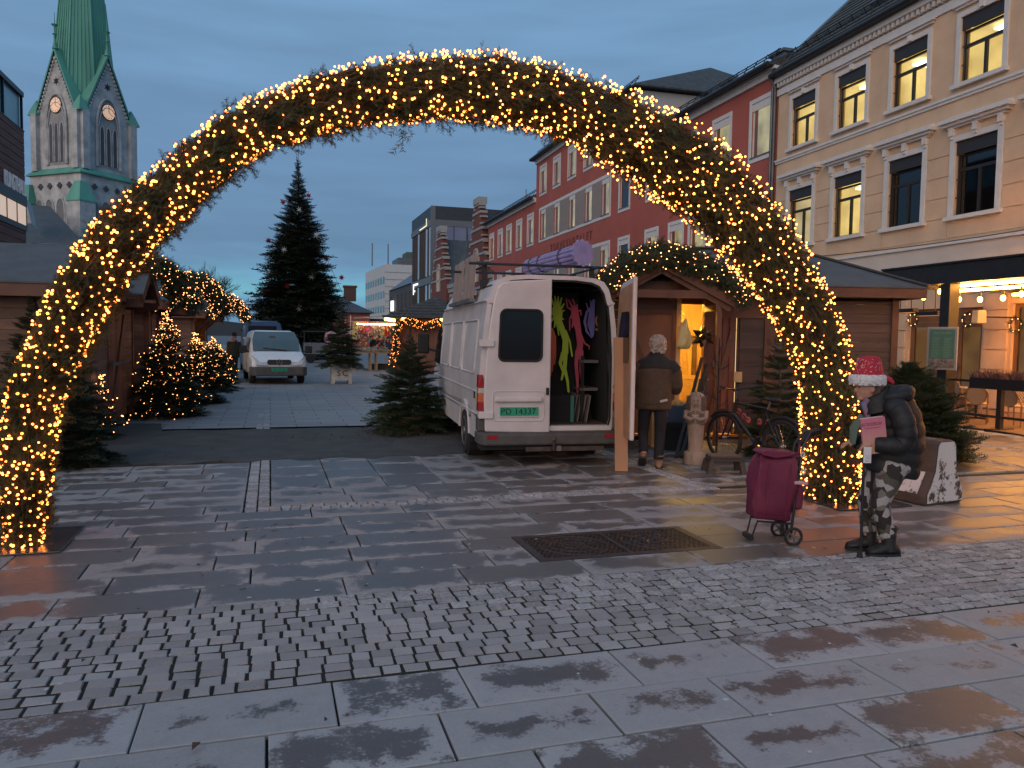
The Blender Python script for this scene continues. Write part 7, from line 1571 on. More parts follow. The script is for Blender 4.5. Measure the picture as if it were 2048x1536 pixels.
# bicycle
BK = mat('black bike paint', (.014, .013, .014), .3, .15, 6, coat=.5); CHR = mat('chrome', (.5, .5, .5), .25, 0, metal=1.0)
r0, f0 = Vector((6.52, 8.80, 0)), Vector((6.30, 9.85, 0)); bang = math.atan2((f0-r0).y, (f0-r0).x)
bi = thing('bicycle', 'black bicycle with a pink flower garland parked by the stall', 'bicycle', r0, bang); wb = (f0-r0).length; wr = .345
for x, nm in ((0, 'rear'), (wb, 'front')):
    Mw = Matrix.Translation((x, 0, wr)) @ Matrix.Rotation(math.pi/2, 4, 'X')
    w_ = MB().tube([Mw @ Vector((wr*.955*math.cos(a*math.pi/20), wr*.955*math.sin(a*math.pi/20), 0)) for a in range(40)], .026, 8, closed=True).build('wheel', TYRE, bi, smooth=True)
    MB().tube([Mw @ Vector((wr*.88*math.cos(a*math.pi/20), wr*.88*math.sin(a*math.pi/20), 0)) for a in range(40)], .011, 6, closed=True).build('rim', mat('dull rim', (.10, .09, .09), .4, .1, metal=.6), w_, smooth=True)
    spk = MB()
    for k in range(24): a = k*math.pi/12; spk.bar(Mw @ Vector((.02*math.cos(a+1), .02*math.sin(a+1), .02 if k % 2 else -.02)), Mw @ Vector((wr*.87*math.cos(a), wr*.87*math.sin(a), 0)), .003)
    spk.build('spokes', CHR, w_); MB().tube([(x, -.05, wr), (x, .05, wr)], .018, 8).build('hub', CHR, w_)
    MB().tube([Mw @ Vector((wr*1.10*math.cos(a), wr*1.10*math.sin(a), 0)) for a in [math.radians(d) for d in (range(20, 175, 12) if nm == 'rear' else range(45, 165, 12))]], [(.030, .012)]*len(range(20, 175, 12) if nm == 'rear' else range(45, 165, 12)), 8).build('mudguard', BK, bi, smooth=True)
bbk = (.44, 0, .30); sth = (.27, 0, .82); hd0, hd1 = (wb-.20, 0, .86), (wb-.17, 0, .70)
fm_ = MB().tube([bbk, sth], .018, 8).tube([sth, hd0], .017, 8).tube([bbk, hd1], .026, 8).tube([hd0, hd1], .024, 8)
for s in (-1, 1): fm_.tube([(0, s*.06, wr), (.40, s*.045, .30)], .011, 6).tube([(0, s*.06, wr), (.28, s*.03, .76)], .009, 6)
fm_.build('frame', BK, bi, smooth=True)
fk = MB()
for s in (-1, 1): fk.tube([(wb-.165, s*.055, .68), (wb-.08, s*.055, .50), (wb, s*.055, wr)], .013, 6)
fk.box((wb-.165, 0, .685), (.06, .15, .04)).build('fork', BK, bi, smooth=True)
MB().tube([hd0, (wb-.23, 0, 1.0), (wb-.17, 0, 1.04)], .018, 8).tube([(wb-.28, -.32, 1.09), (wb-.20, -.20, 1.07), (wb-.17, 0, 1.05), (wb-.20, .20, 1.07), (wb-.28, .32, 1.09)], .013, 8).build('handlebar', BK, bi, smooth=True)
for s in (-1, 1): MB().tube([(wb-.27, s*.30, 1.088), (wb-.33, s*.41, 1.10)], .019, 8).build('grip', RUBB, bi, smooth=True)
MB().tube([sth, (.235, 0, .93)], .014, 8).build('seat_post', CHR, bi, smooth=True); MB().rings([[(x, w*math.cos(k*math.pi/5), z+h_*math.sin(k*math.pi/5)) for k in range(10)] for x, w, z, h_ in ((.08, .03, .95, .015), (.12, .08, .955, .025), (.20, .075, .955, .025), (.30, .03, .955, .022), (.37, .018, .95, .016))]).build('saddle', RUBB, bi, smooth=60)
MB().lathe([(.09, -.006), (.095, 0), (.09, .006)], 24, Matrix.Translation((.44, -.06, .30)) @ Matrix.Rotation(math.pi/2, 4, 'X')).build('chainring', CHR, bi)
MB().bar((.44, -.08, .30), (.52, -.08, .16), .02).bx(.48, .58, -.16, -.09, .145, .165).build('pedal', BK, bi); MB().bar((.44, .08, .30), (.36, .08, .44), .02).bx(.31, .41, .09, .16, .43, .45).build('pedal', BK, bi)
PKF = mat('pink paper flower', (.42, .10, .09), .8, .25, 12)
fg = thing('flower_garland', 'string of pink paper flowers wound along the bicycle', 'garland', r0, bang); fpts = []
for i in range(13):
    t_ = i/12; fpts.append((wb-.05-1.05*t_*.78, -.10-.05*math.sin(i), .76-.16*math.sin(t_*math.pi)*.5-.10*t_))
MB().tube(fpts, .008, 5).build('cord', BLACKM, fg)
for i in (1, 3, 5, 7, 9, 11):
    c = fpts[i]; fl_ = MB()
    for k in range(7): a = k*.9+i; fl_.ball((c[0]+.028*math.cos(a), c[1]-.01, c[2]-.01+.028*math.sin(a)), (.02, .014, .022), 7, 5)
    fl_.build('flower', PKF, fg, smooth=True)
# concrete barrier
CONC = mat('worn concrete', (.085, .06, .05), .85, scale=5, c2=(.05, .04, .036), bump=.6)
def worn_white():
    m = bpy.data.materials.new('worn white paint'); m.use_nodes = True; N, L = m.node_tree.nodes, m.node_tree.links; b = N['Principled BSDF']; tc = N.new('ShaderNodeTexCoord'); n1 = N.new('ShaderNodeTexNoise'); n1.inputs['Scale'].default_value = 7; n1.inputs['Detail'].default_value = 9; n1.inputs['Roughness'].default_value = .7; L.new(tc.outputs['Object'], n1.inputs[0])
    sx = N.new('ShaderNodeSeparateXYZ'); L.new(tc.outputs['Object'], sx.inputs[0]); a = N.new('ShaderNodeMath'); a.operation = 'MULTIPLY_ADD'; a.inputs[1].default_value = .16; L.new(sx.outputs[2], a.inputs[0]); L.new(n1.outputs[0], a.inputs[2])
    r = N.new('ShaderNodeValToRGB'); r.color_ramp.elements[0].position = .47; r.color_ramp.elements[0].color = (.05, .045, .042, 1); r.color_ramp.elements[1].position = .52; r.color_ramp.elements[1].color = (.52, .52, .53, 1); L.new(a.outputs[0], r.inputs[0]); L.new(r.outputs[0], b.inputs['Base Color']); b.inputs['Roughness'].default_value = .75
    bp = N.new('ShaderNodeBump'); bp.inputs['Strength'].default_value = .6; bp.inputs['Distance'].default_value = .01; L.new(n1.outputs[0], bp.inputs['Height']); L.new(bp.outputs[0], b.inputs['Normal']); return m
WORN = worn_white()
bq_ = g(1856, 1012); ba_ = thing('concrete_barrier', 'stained concrete barrier block with flaking white paint behind the woman', 'barrier', (bq_.x+.18, bq_.y+.42, 0), math.radians(10))
bpf = [(-.32, 0), (.32, 0), (.32, .10), (.19, .36), (.155, .66), (.12, .70), (-.12, .70), (-.155, .66), (-.19, .36), (-.32, .10)]
MBx = Matrix(((1, 0, 0, 0), (0, 0, 1, 0), (0, 1, 0, 0), (0, 0, 0, 1)))
MB().prism(bpf, -.40, .75, MBx).build('block', CONC, ba_, bevel=.03)
MB().add([(x*.93, -.404, .03+z*.93) for x, z in bpf], [tuple(range(len(bpf)))[::-1]]).build('painted_end', WORN, ba_)
MB().add([(.322, -.3, .10), (.322, .6, .10), (.192, .6, .36), (.192, -.3, .36)], [(0, 1, 2, 3)], Matrix.Translation((.003, 0, .003))).build('painted_flank', WORN, ba_)
MB().add([(-.322, -.3, .12), (-.322, .5, .12), (-.195, .5, .35), (-.195, -.3, .35)], [(3, 2, 1, 0)], Matrix.Translation((-.003, 0, .003))).build('painted_flank', WORN, ba_)
# shopping trolley
tp_ = g(1548, 1085); tr_ = thing('shopping_trolley', 'maroon fabric shopping trolley with two black wheels', 'trolley', (tp_.x-.02, tp_.y+.08, 0), math.radians(-14)); tr_.rotation_euler[1] = math.radians(4); MAR = mat('maroon fabric', (.135, .012, .042), .7, .15, 6, bump=.25, bscale=14); BLKT = mat('black tube', (.014, .014, .015), .35, .1)
rg = []; Rr = random.Random(6)
for z, rx, ry, ox in ((.20, .150, .10, .0), (.215, .165, .115, 0), (.35, .178, .125, -.008), (.50, .183, .13, -.012), (.62, .180, .125, -.010), (.70, .172, .115, .0), (.745, .158, .10, .004), (.76, .13, .075, .004)):
    P = rrect(-rx, rx, -ry, ry, .05, 4); rg.append([(x+ox+.015*math.sin(i*1.1+z*15)+.02*(z-.45), y+.013*math.cos(i*1.3+z*11), z+(.026*math.sin(i*1.25) if z > .65 else .004*math.sin(i))) for i, (x, y) in enumerate(P)])
MB().rings(rg, True, True).build('bag', MAR, tr_, smooth=60)
MB().rings([[(x*f, y, z) for x, y in ((-.165, -.12), (.165, -.12), (.165, .10), (-.165, .10))] for f, z in ((1.0, .765), (1.02, .775), (.85, .80))]).build('flap', MAR, tr_, smooth=60)
MB().tube([(-.16, -.12, .77), (-.05, -.135, .755), (.06, -.13, .775), (.16, -.11, .80), (.20, -.02, .86)], .012, 6).build('drawstring', MAR, tr_, smooth=True)
MB().bx(.165, .26, -.09, .09, .30, .52).build('side_pocket', MAR, tr_, bevel=.03)
for x in (-.10, .09): MB().tube([(x+.004, -.128, .23), (x-.006, -.139, .45), (x, -.137, .60), (x+.006, -.125, .70)], .004, 5).build('seam', MAR, tr_)
MB().tube([(-.16, -.125, .27), (0, -.135, .262), (.16, -.125, .275)], .004, 5).build('seam', MAR, tr_)
MB().box((.20, -.11, .545), (.12, .05, .03)).build('pink_edging', mat('pale pink trim', (.5, .3, .33), .6, .1), tr_, bevel=.01)
for (x, y, z) in ((.19, -.12, .79), (.22, -.1, .64)): MB().tube([(x+.014*math.cos(a), y, z+.02*math.sin(a)) for a in [k*.7 for k in range(9)]], .009, 6, closed=True).build('pompom_loop', mat('cream trim', (.55, .48, .40), .8, .1), tr_, smooth=True)
MB().tube([(.17, -.09, .04), (.18, -.09, .5), (.20, -.085, .86), (.27, -.06, .98), (.36, -.03, 1.0)], .013, 8).tube([(.17, .09, .04), (.18, .09, .5), (.20, .085, .86), (.27, .06, .98), (.36, .03, 1.0)], .013, 8).tube([(.36, -.04, 1.0), (.36, .04, 1.0)], .016, 8).tube([(.17, -.09, .18), (-.13, -.08, .18), (-.16, -.06, .02)], .010, 6).tube([(.17, .09, .18), (-.13, .08, .18), (-.16, .06, .02)], .010, 6).tube([(-.16, -.06, .02), (-.16, .06, .02)], .012, 6).tube([(.17, -.15, .085), (.17, .15, .085)], .009, 6).build('frame', BLKT, tr_, smooth=True)
MB().tube([(.20, .0, .86), (.28, .0, .96), (.37, .0, 1.0)], [.024, .026, .028], 8).build('grip', RUBB, tr_, smooth=True)
MB().tube([(-.17, -.07, .03), (-.17, .07, .03)], .028, 8).build('foot', RUBB, tr_)
for s in (-1, 1):
    Mw = Matrix.Translation((.17, s*.15, .083)) @ Matrix.Rotation(math.pi/2, 4, 'X'); w_ = MB().tube([Mw @ Vector((.070*math.cos(a*.2618), .070*math.sin(a*.2618), 0)) for a in range(24)], .0135, 8, closed=True).build('wheel', RUBB, tr_, smooth=True)
    sp_ = MB().lathe([(.018, -.014), (.018, .014)], 10, Mw)
    for k in range(5): a = k*1.2566; sp_.bar(Mw @ Vector((0, 0, 0)), Mw @ Vector((.062*math.cos(a), .062*math.sin(a), 0)), .014, .012)
    sp_.build('spokes', mat('grey spoke', (.10, .10, .10), .5, .1), w_)
# ================================================================ PEOPLE
SKIN = mat('skin', (.42, .22, .15), .55, .1, 9)
def limb_t(mb, pts, rad, seg=12): return mb.tube(pts, rad, seg)
def hand(mb, c, fwd, out, up, s=1.0, curl=.6):
    """palm, four fingers and a thumb, fingers curling towards `up`*-1"""
    c, fwd, out, up = Vector(c), Vector(fwd).normalized(), Vector(out).normalized(), Vector(up).normalized()
    mb.ball(c+fwd*.035*s, (.034*s, .034*s, .034*s), 10, 7); mb.tube([c, c+fwd*.04*s, c+fwd*.075*s], [(.024*s, .030*s), (.020*s, .038*s), (.016*s, .036*s)], 10)
    for i, (o, l) in enumerate(((-.030, .062), (-.010, .074), (.011, .070), (.031, .054))):
        b = c+fwd*.072*s+out*o*s; d1 = (fwd*(1-curl*.4)-up*curl*.5).normalized(); d2 = (fwd*(1-curl)-up*curl).normalized()
        mb.tube([b, b+d1*l*.45*s, b+d1*l*.45*s+d2*l*.55*s], [.0095*s, .009*s, .007*s], 7)
    b = c+fwd*.02*s-out*.03*s; mb.tube([b, b+(fwd*.6-out*.6-up*.3).normalized()*.035*s, b+(fwd*.8-out*.5-up*.4).normalized()*.062*s], [.012*s, .011*s, .008*s], 7)
def boot(par, heel, toe, z_top, m, sole, w=.052, ank=None, lift=0.0, pitch=0.0):
    h_, t_ = Vector(heel), Vector(toe); d = (t_-h_); L_ = d.length; d.normalize(); sd = Vector((-d.y, d.x, 0)).normalized()
    mb = MB(); R_ = []
    def ring(x, wd, z0, z1):      # cross-section across the foot
        c = h_+d*x; return [c+sd*(wd*math.cos(a))+Vector((0, 0, (z0+z1)/2+(z1-z0)/2*math.sin(a))) for a in [k*math.pi/6 for k in range(12)]]
    for x, wd, z1 in ((-.01, w*.55, .07), (.02, w*.85, .11), (.09, w*.95, .12), (L_*.55, w*1.0, .105), (L_*.78, w*1.08, .075), (L_*.93, w*.9, .062), (L_, w*.5, .045)): R_.append(ring(x, wd, .012, z1))
    mb.rings(R_); a0 = h_+d*.075; a1 = Vector(ank) if ank is not None else a0+Vector((0, 0, z_top))
    mb.tube([a0+Vector((0, 0, .04)), a0.lerp(a1, .45)+Vector((0, 0, .02)), a1], [(w*1.0, w*1.0), (w*.98, w*.98), (w*1.12, w*1.12)], 14)
    Mt = Matrix.Identity(4)
    if pitch: Mt = Matrix.Translation(t_) @ Matrix.Rotation(pitch, 4, sd) @ Matrix.Translation(-t_)
    mb.v = [tuple(Mt @ Vector(p)+Vector((0, 0, lift))) for p in mb.v]
    o = mb.build('boot', m, par, smooth=70)
    s2 = MB().rings([[h_+d*x+sd*(wd*.98*s)+Vector((0, 0, z)) for s, z in ((-1, 0), (1, 0), (1, .022), (-1, .022))] for x, wd in ((-.012, w*.6), (.05, w*.95), (L_*.75, w*1.08), (L_*.95, w*.85), (L_+.004, w*.45))]); s2.v = [tuple(Mt @ Vector(p)+Vector((0, 0, lift))) for p in s2.v]
    s2.build('sole', sole, o)
    tp = Mt @ (a1)+Vector((0, 0, lift)); cf = MB().tube([tp+Vector((w*1.10*math.cos(k*.5236), w*1.10*math.sin(k*.5236), 0)) for k in range(12)], .010, 6, closed=True).build('cuff', m, o, smooth=True); return o
# ------------------------------------------------ man with grey hair, seen from behind, stepping to the stall door
mp = g(1312, 938); man = thing('person', 'man with curly grey hair in a brown jacket seen from behind beside the van', 'person', (mp.x, mp.y+.12, 0), math.radians(-22))
BJ = mat('brown work jacket', (.062, .042, .027), .8, .2, 7, bump=.3, bscale=9); DY = mat('dark yoke cloth', (.016, .015, .016), .8, .2, 7, bump=.2); DT = mat('dark work trousers', (.012, .013, .018), .85, .25, 8, bump=.3); TANB = mat('tan boot leather', (.22, .125, .075), .75, .25, 12, bump=.3); SOLE = mat('dark sole', (.05, .038, .03), .8, .1)
# body: one skin from head to hands
mb = MB()
mb.ball((.045, .10, 1.665), (.078, .098, .118)).tube([(.0, .0, 1.45), (.03, .05, 1.56), (.04, .08, 1.62)], [.075, .062, .06], 12)
mb.tube([(0, .02, .92), (0, .03, 1.15), (0, .02, 1.40), (0, .01, 1.48)], [(.15, .10), (.15, .11), (.17, .10), (.09, .08)], 14)
mb.ball((.04, .20, 1.645), (.016, .02, .022)).ball((-.035, .10, 1.66), (.014, .022, .034)).ball((.125, .10, 1.66), (.014, .022, .034))
mb.tube([(.23, -.01, 1.40), (.30, .04, 1.12), (.22, .32, 1.12)], [.05, .042, .03], 10); mb.tube([(-.23, -.01, 1.40), (-.28, .05, 1.12), (-.10, .32, 1.12)], [.05, .042, .03], 10)
mb.tube([(.09, .0, .95), (.10, .04, .5), (.08, -.02, .12)], [.08, .055, .04], 10); mb.tube([(-.09, .0, .95), (-.11, .10, .52), (-.12, -.10, .20)], [.08, .055, .04], 10)
hand(mb, (.215, .33, 1.12), (-.3, 1, .0), (1, .3, 0), (0, 0, 1)); hand(mb, (-.095, .33, 1.12), (.3, 1, .0), (-1, .3, 0), (0, 0, 1))
fuse(mb, 'body', SKIN, man, .010, 4)
# jacket
jk = MB(); rg = []
for z, rx, ry, oy, ox in ((.80, .235, .150, .0, 0), (.83, .245, .160, .0, 0), (.95, .245, .165, .0, 0), (1.08, .250, .165, .005, .0), (1.20, .262, .165, .01, 0), (1.32, .268, .158, .01, 0), (1.40, .258, .140, .01, .005), (1.46, .215, .120, .02, .01), (1.50, .14, .10, .035, .02), (1.545, .095, .085, .05, .03)):
    rg.append([(ox+rx*math.cos(k*math.pi/12)*(1+.018*math.sin(k*2.3+z*17)), oy+ry*math.sin(k*math.pi/12)*(1+.02*math.sin(k*1.7+z*23)), z+.006*math.sin(k*2+z*9)) for k in range(24)])
jk.rings(rg)
jk.tube([(.205, .0, 1.42), (.285, .0, 1.30), (.315, .03, 1.12), (.31, .09, 1.06), (.25, .25, 1.10)], [.085, .088, .078, .075, .062], 14)
jk.tube([(-.205, .0, 1.42), (-.27, .02, 1.28), (-.29, .05, 1.12), (-.24, .18, 1.08), (-.14, .27, 1.11)], [.085, .085, .076, .072, .06], 14)
fuse(jk, 'jacket', BJ, man, .012, 3)
yo = MB(); yo.rings([[(ox+rx*math.cos(k*math.pi/12), oy+ry*math.sin(k*math.pi/12), z+dz*abs(math.cos(k*math.pi/12))) for k in range(24)] for z, rx, ry, oy, ox, dz in ((1.365, .272, .153, .006, 0, -.03), (1.41, .262, .145, .008, .005, -.01), (1.465, .222, .126, .018, .01, 0), (1.505, .148, .108, .033, .02, 0), (1.55, .102, .092, .05, .03, 0), (1.575, .10, .092, .055, .03, 0))], True, True)
yo.tube([(.20, -.0, 1.425), (.288, .0, 1.31)], [.086, .094], 14)
yo.tube([(.30, .04, 1.30), (.345, .06, 1.14), (.335, .12, 1.04)], [(.05, .06), (.05, .065), (.05, .06)], 12)
fuse(yo, 'yoke', DY, man, .012, 3)
MB().tube([(-.20, -.155, .90), (-.05, -.168, .88), (.06, -.165, .895), (.15, -.14, .92)], .006, 5).build('hem_cord', BJ, man); MB().box((.12, -.158, .93), (.10, .012, .03), ry=-.25).build('pocket_flash', mat('pale flash', (.4, .38, .36), .6, 0), man)
tr = MB(); tr.tube([(.085, .0, .92), (.105, .02, .72), (.10, .03, .48), (.085, -.02, .20), (.085, -.02, .12)], [.105, .092, .075, .068, .07], 14); tr.tube([(-.085, .0, .92), (-.11, .06, .72), (-.12, .10, .50), (-.125, -.05, .28), (-.13, -.09, .22)], [.105, .092, .075, .066, .066], 14); tr.ball((0, .0, .90), (.185, .13, .12))
fuse(tr, 'trousers', DT, man, .012, 3)
boot(man, (.085, -.10, 0), (.12, .20, 0), .17, TANB, SOLE); boot(man, (-.135, -.20, 0), (-.13, .10, 0), .17, TANB, SOLE, lift=.0, pitch=math.radians(30))
# curly hair
GH = mat('grey curly hair', (.36, .33, .30), .7, .35, 26); Rh = random.Random(8); hm = MB().ball((.045, .075, 1.70), (.098, .105, .105), 14, 10)
for i in range(190):
    a, b_ = Rh.uniform(0, 6.283), Rh.uniform(-.5, 1.5); d = Vector((math.cos(a)*math.cos(b_), math.sin(a)*math.cos(b_), math.sin(b_)))
    if d.y > .55 and d.z < .4: continue
    c = Vector((.045, .075, 1.69))+Vector((d.x*.098, d.y*.105, d.z*.105)); hm.ball(c, (Rh.uniform(.016, .03),)*3, 6, 4)
for i in range(40): hm.ball((.045+Rh.uniform(-.09, .09), .0+Rh.uniform(-.03, .04), 1.585+Rh.uniform(-.02, .04)), (Rh.uniform(.018, .028),)*3, 6, 4)
hm.build('hair', GH, man, smooth=True)
# ------------------------------------------------ woman in santa hat and padded jacket, facing left
wp_ = g(1764, 1106); fw = -_r0
wo_ = thing('person', 'woman in a red santa hat and black padded jacket leaning on a cane', 'person', (wp_.x, wp_.y+.02, 0), math.atan2(fw.y, fw.x))
# local x = the way she faces (left in the picture), local y = away from... the camera is on +y
PUF = mat('black padded nylon', (.008, .008, .009), .66, .2, 6, bump=.5, bscale=16); CAM = None
def pants_mat():
    m = bpy.data.materials.new('patchwork print trousers'); m.use_nodes = True; N, L = m.node_tree.nodes, m.node_tree.links; b = N['Principled BSDF']; tc = N.new('ShaderNodeTexCoord'); mp_ = N.new('ShaderNodeMapping'); L.new(tc.outputs['Object'], mp_.inputs[0])
    v = N.new('ShaderNodeTexVoronoi'); v.inputs['Scale'].default_value = 17; L.new(mp_.outputs[0], v.inputs[0]); r = N.new('ShaderNodeValToRGB'); r.color_ramp.interpolation = 'CONSTANT'; sp = N.new('ShaderNodeSeparateColor'); L.new(v.outputs['Color'], sp.inputs[0]); L.new(sp.outputs[0], r.inputs[0])
    E_ = r.color_ramp.elements; E_[0].color = (.03, .024, .02, 1); E_[1].position = .62; E_[1].color = (.42, .40, .40, 1)
    for p, c in ((.18, (.10, .085, .07)), (.32, (.035, .03, .026)), (.46, (.20, .17, .155))): e = E_.new(p); e.color = (*c, 1)
    n = N.new('ShaderNodeTexNoise'); n.inputs['Scale'].default_value = 60; L.new(tc.outputs['Object'], n.inputs[0]); mx = N.new('ShaderNodeMix'); mx.data_type = 'RGBA'; mx.blend_type = 'MULTIPLY'; mx.inputs[0].default_value = .6; L.new(r.outputs[0], mx.inputs[6]); L.new(n.outputs[1], mx.inputs[7]); L.new(mx.outputs[2], b.inputs['Base Color']); b.inputs['Roughness'].default_value = .85; return m
CAM = pants_mat(); REDH = mat('red speckled felt', (.40, .012, .035), .8, scale=60, c2=(.33, .010, .03)); FUR = mat('white plush', (.62, .60, .62), .95, .12, 40, bump=.9, bscale=60); BBOOT = mat('black snow boot', (.012, .012, .013), .6, .2, 9, bump=.3)
bd = MB()
bd.ball((.165, 0, 1.375), (.092, .075, .112)).tube([(.02, 0, 1.22), (.09, 0, 1.28), (.14, 0, 1.33)], [.07, .06, .058], 12)
bd.ball((.255, 0, 1.352), (.020, .016, .022)).ball((.235, 0, 1.312), (.018, .024, .012)).ball((.215, 0, 1.285), (.03, .03, .022)).ball((.232, .03, 1.378), (.012, .014, .01)).ball((.232, -.03, 1.378), (.012, .014, .01))
for s in (-1, 1): bd.ball((.155, s*.078, 1.365), (.022, .012, .032))
bd.tube([(-.06, 0, .70), (-.10, 0, .95), (-.04, 0, 1.15), (.02, 0, 1.25)], [(.13, .10), (.14, .11), (.14, .12), (.07, .07)], 14)
for s in (-1, 1): bd.tube([(0, s*.15, 1.20), (-.05, s*.19, .98), (.16, s*.16, .92)], [.045, .038, .028], 10)
bd.tube([(-.04, .07, .70), (.06, .08, .40), (-.01, .09, .12)], [.075, .052, .04], 10); bd.tube([(-.04, -.07, .70), (.08, -.08, .40), (.07, -.08, .12)], [.075, .052, .04], 10)
hand(bd, (.185, .165, .925), (1, -.1, -.15), (0, 1, 0), (0, 0, 1), .95, .75); hand(bd, (.215, -.10, .905), (1, .2, -.1), (0, -1, 0), (0, 0, 1), .95, .55)
fuse(bd, 'body', SKIN, wo_, .008, 3)
for s in (-1, 1): MB().ball((.243, s*.03, 1.376), (.006, .009, .007), 8, 6).build('eye', mat('dark eye', (.03, .02, .02), .2, 0), wo_)
def puff(path, rads, per, depth, seg=20, sub=6, squash=1.0):
    """quilted tube: bulging baffles along a path"""
    P = [Vector(p) for p in path]; pts, rr = [], []
    for i in range(len(P)-1):
        a0, a1, a2, a3 = [P[max(0, min(len(P)-1, j))] for j in (i-1, i, i+1, i+2)]
        for k in range(sub): t = k/sub; pts.append(.5*((2*a1)+(-a0+a2)*t+(2*a0-5*a1+4*a2-a3)*t*t+(-a0+3*a1-3*a2+a3)*t**3)); rr.append([x*(1-t)+y*t for x, y in zip(rads[i], rads[i+1])])
    pts.append(P[-1]); rr.append(rads[-1]); s = 0; R_ = []
    for i in range(len(pts)):
        if i: s += (pts[i]-pts[i-1]).length
        b = abs(math.sin(math.pi*s/per))**.45; R_.append(tuple(x-depth*(1-b) for x in rr[i]))
    return pts, R_
jm = MB()
pts, rr = puff([(-.06, 0, .655), (-.085, 0, .80), (-.10, 0, .95), (-.085, 0, 1.08), (-.05, 0, 1.19), (.0, 0, 1.27), (.05, 0, 1.30)], [(.165, .215), (.172, .225), (.168, .222), (.160, .215), (.142, .195), (.108, .15), (.08, .10)], .105, .015, sub=9)
jm.tube(pts, [(a, b) for b, a in rr], 28)
for v in range(0): pass
def orient(mb_pts): return mb_pts
jo = jm.build('jacket', PUF, wo_, smooth=70)
sl = MB()
for s, path in ((1, [(.0, .17, 1.235), (-.035, .215, 1.12), (-.055, .225, 1.0), (-.015, .215, .93), (.08, .20, .925), (.165, .175, .925)]), (-1, [(.0, -.17, 1.235), (-.02, -.21, 1.12), (-.02, -.215, 1.0), (.03, -.19, .93), (.12, -.14, .91), (.19, -.11, .905)])):
    pts, rr = puff(path, [(.085, .085), (.092, .088), (.085, .085), (.082, .082), (.072, .072), (.058, .058)], .09, .011, sub=8); MB().tube(pts, rr, 20).build('sleeve', PUF, wo_, smooth=70)
    MB().ball((.0, s*.155, 1.225), (.10, .09, .085), 14, 9).build('shoulder', PUF, wo_, smooth=True)
hd_ = MB(); 
for i in range(13):
    a = math.radians(-120+i*20); 
pts = [(.075*math.cos(a)-.045+.03*math.cos(a), .135*math.sin(a), 1.30+.03*math.cos(a+math.pi)+.02) for a in [math.radians(x) for x in range(40, 321, 20)]]
MB().tube(pts, [(.052, .058)]*len(pts), 12).build('hood', PUF, wo_, smooth=True); MB().ball((-.10, 0, 1.305), (.11, .125, .08), 14, 9).build('hood_fold', PUF, wo_, smooth=True)
MB().rings([[(.095+ox+rx*math.cos(k*math.pi/8), ry*math.sin(k*math.pi/8), z+.05*math.cos(k*math.pi/8)*-1) for k in range(16)] for z, rx, ry, ox in ((1.20, .13, .14, -.03), (1.25, .115, .125, -.015), (1.30, .105, .112, .0), (1.335, .095, .10, .006), (1.34, .08, .088, .006))]).build('collar', PUF, wo_, smooth=70)
tz = MB(); tz.tube([(-.05, .075, .76), (.02, .085, .58), (.065, .085, .42), (.01, .09, .24), (-.015, .09, .16)], [.118, .100, .080, .068, .07], 14); tz.tube([(-.05, -.075, .76), (.03, -.085, .58), (.085, -.085, .42), (.075, -.085, .24), (.06, -.08, .16)], [.118, .10, .08, .066, .068], 14); tz.ball((-.06, 0, .72), (.16, .19, .12))
fuse(tz, 'trousers', CAM, wo_, .010, 3)
boot(wo_, (-.10, .09, 0), (.155, .10, 0), .235, BBOOT, BBOOT, w=.056, ank=(-.02, .09, .235)); boot(wo_, (-.02, -.085, 0), (.245, -.09, 0), .235, BBOOT, BBOOT, w=.056, ank=(.055, -.085, .235))
# hat
MB().rings([[(.165+ox+rx*math.cos(k*math.pi/10), ry*math.sin(k*math.pi/10), z) for k in range(20)] for z, rx, ry, ox in ((1.425, .125, .11, -.0), (1.47, .122, .108, -.004), (1.54, .105, .095, -.008), (1.60, .088, .082, -.010), (1.625, .072, .068, -.012), (1.634, .03, .03, -.012))]).build('hat', REDH, wo_, smooth=60)
Rf = random.Random(12); fb = MB().tube([(.165+.122*math.cos(a*.3142), .108*math.sin(a*.3142), 1.437+.004*math.sin(a*3)) for a in range(20)], [(.044, .026)]*20, 10, closed=True)
for i in range(260): a = Rf.uniform(0, 6.283); z = Rf.uniform(-.038, .038); fb.ball((.165+(.140-.12*abs(z))*math.cos(a), (.126-.12*abs(z))*math.sin(a), 1.437+z), (Rf.uniform(.007, .012),)*3, 5, 4)
fb.build('hat_band', FUR, wo_, smooth=True)
sq = MB()
for i in range(170):
    a = Rf.uniform(0, 6.283); z = Rf.uniform(1.475, 1.61); f = (z-1.425)/.2; rx, ry = .125-.042*f, .111-.033*f; sq.box((.16+rx*1.01*math.cos(a), ry*1.01*math.sin(a), z), (.006, .006, .007), rz=a, rx=Rf.random())
sq.build('sequins', mat('pale sequin', (.6, .4, .36), .3, 0), wo_, kind='stuff')
MB().tube([(.04, .03, 1.45), (.0, .05, 1.44), (-.02, .06, 1.41)], [.03, .022, .01], 8).build('hat_tail', REDH, wo_, smooth=True)
MB().tube([(.17, .05, 1.285), (.19, .02, 1.24), (.175, .03, 1.185), (.165, .04, 1.13)], [.026, .032, .03, .02], 10).build('scarf', mat('blue red scarf', (.10, .19, .36), .8, scale=9, c2=(.36, .06, .05)), wo_, smooth=True)
MB().rings([[(.10+.065*math.cos(k*.785), .086*math.sin(k*.785), z) for k in range(8)] for z in (1.29, 1.36, 1.42)]).build('hair', mat('brown hair', (.06, .035, .03), .6, .2), wo_, smooth=True)
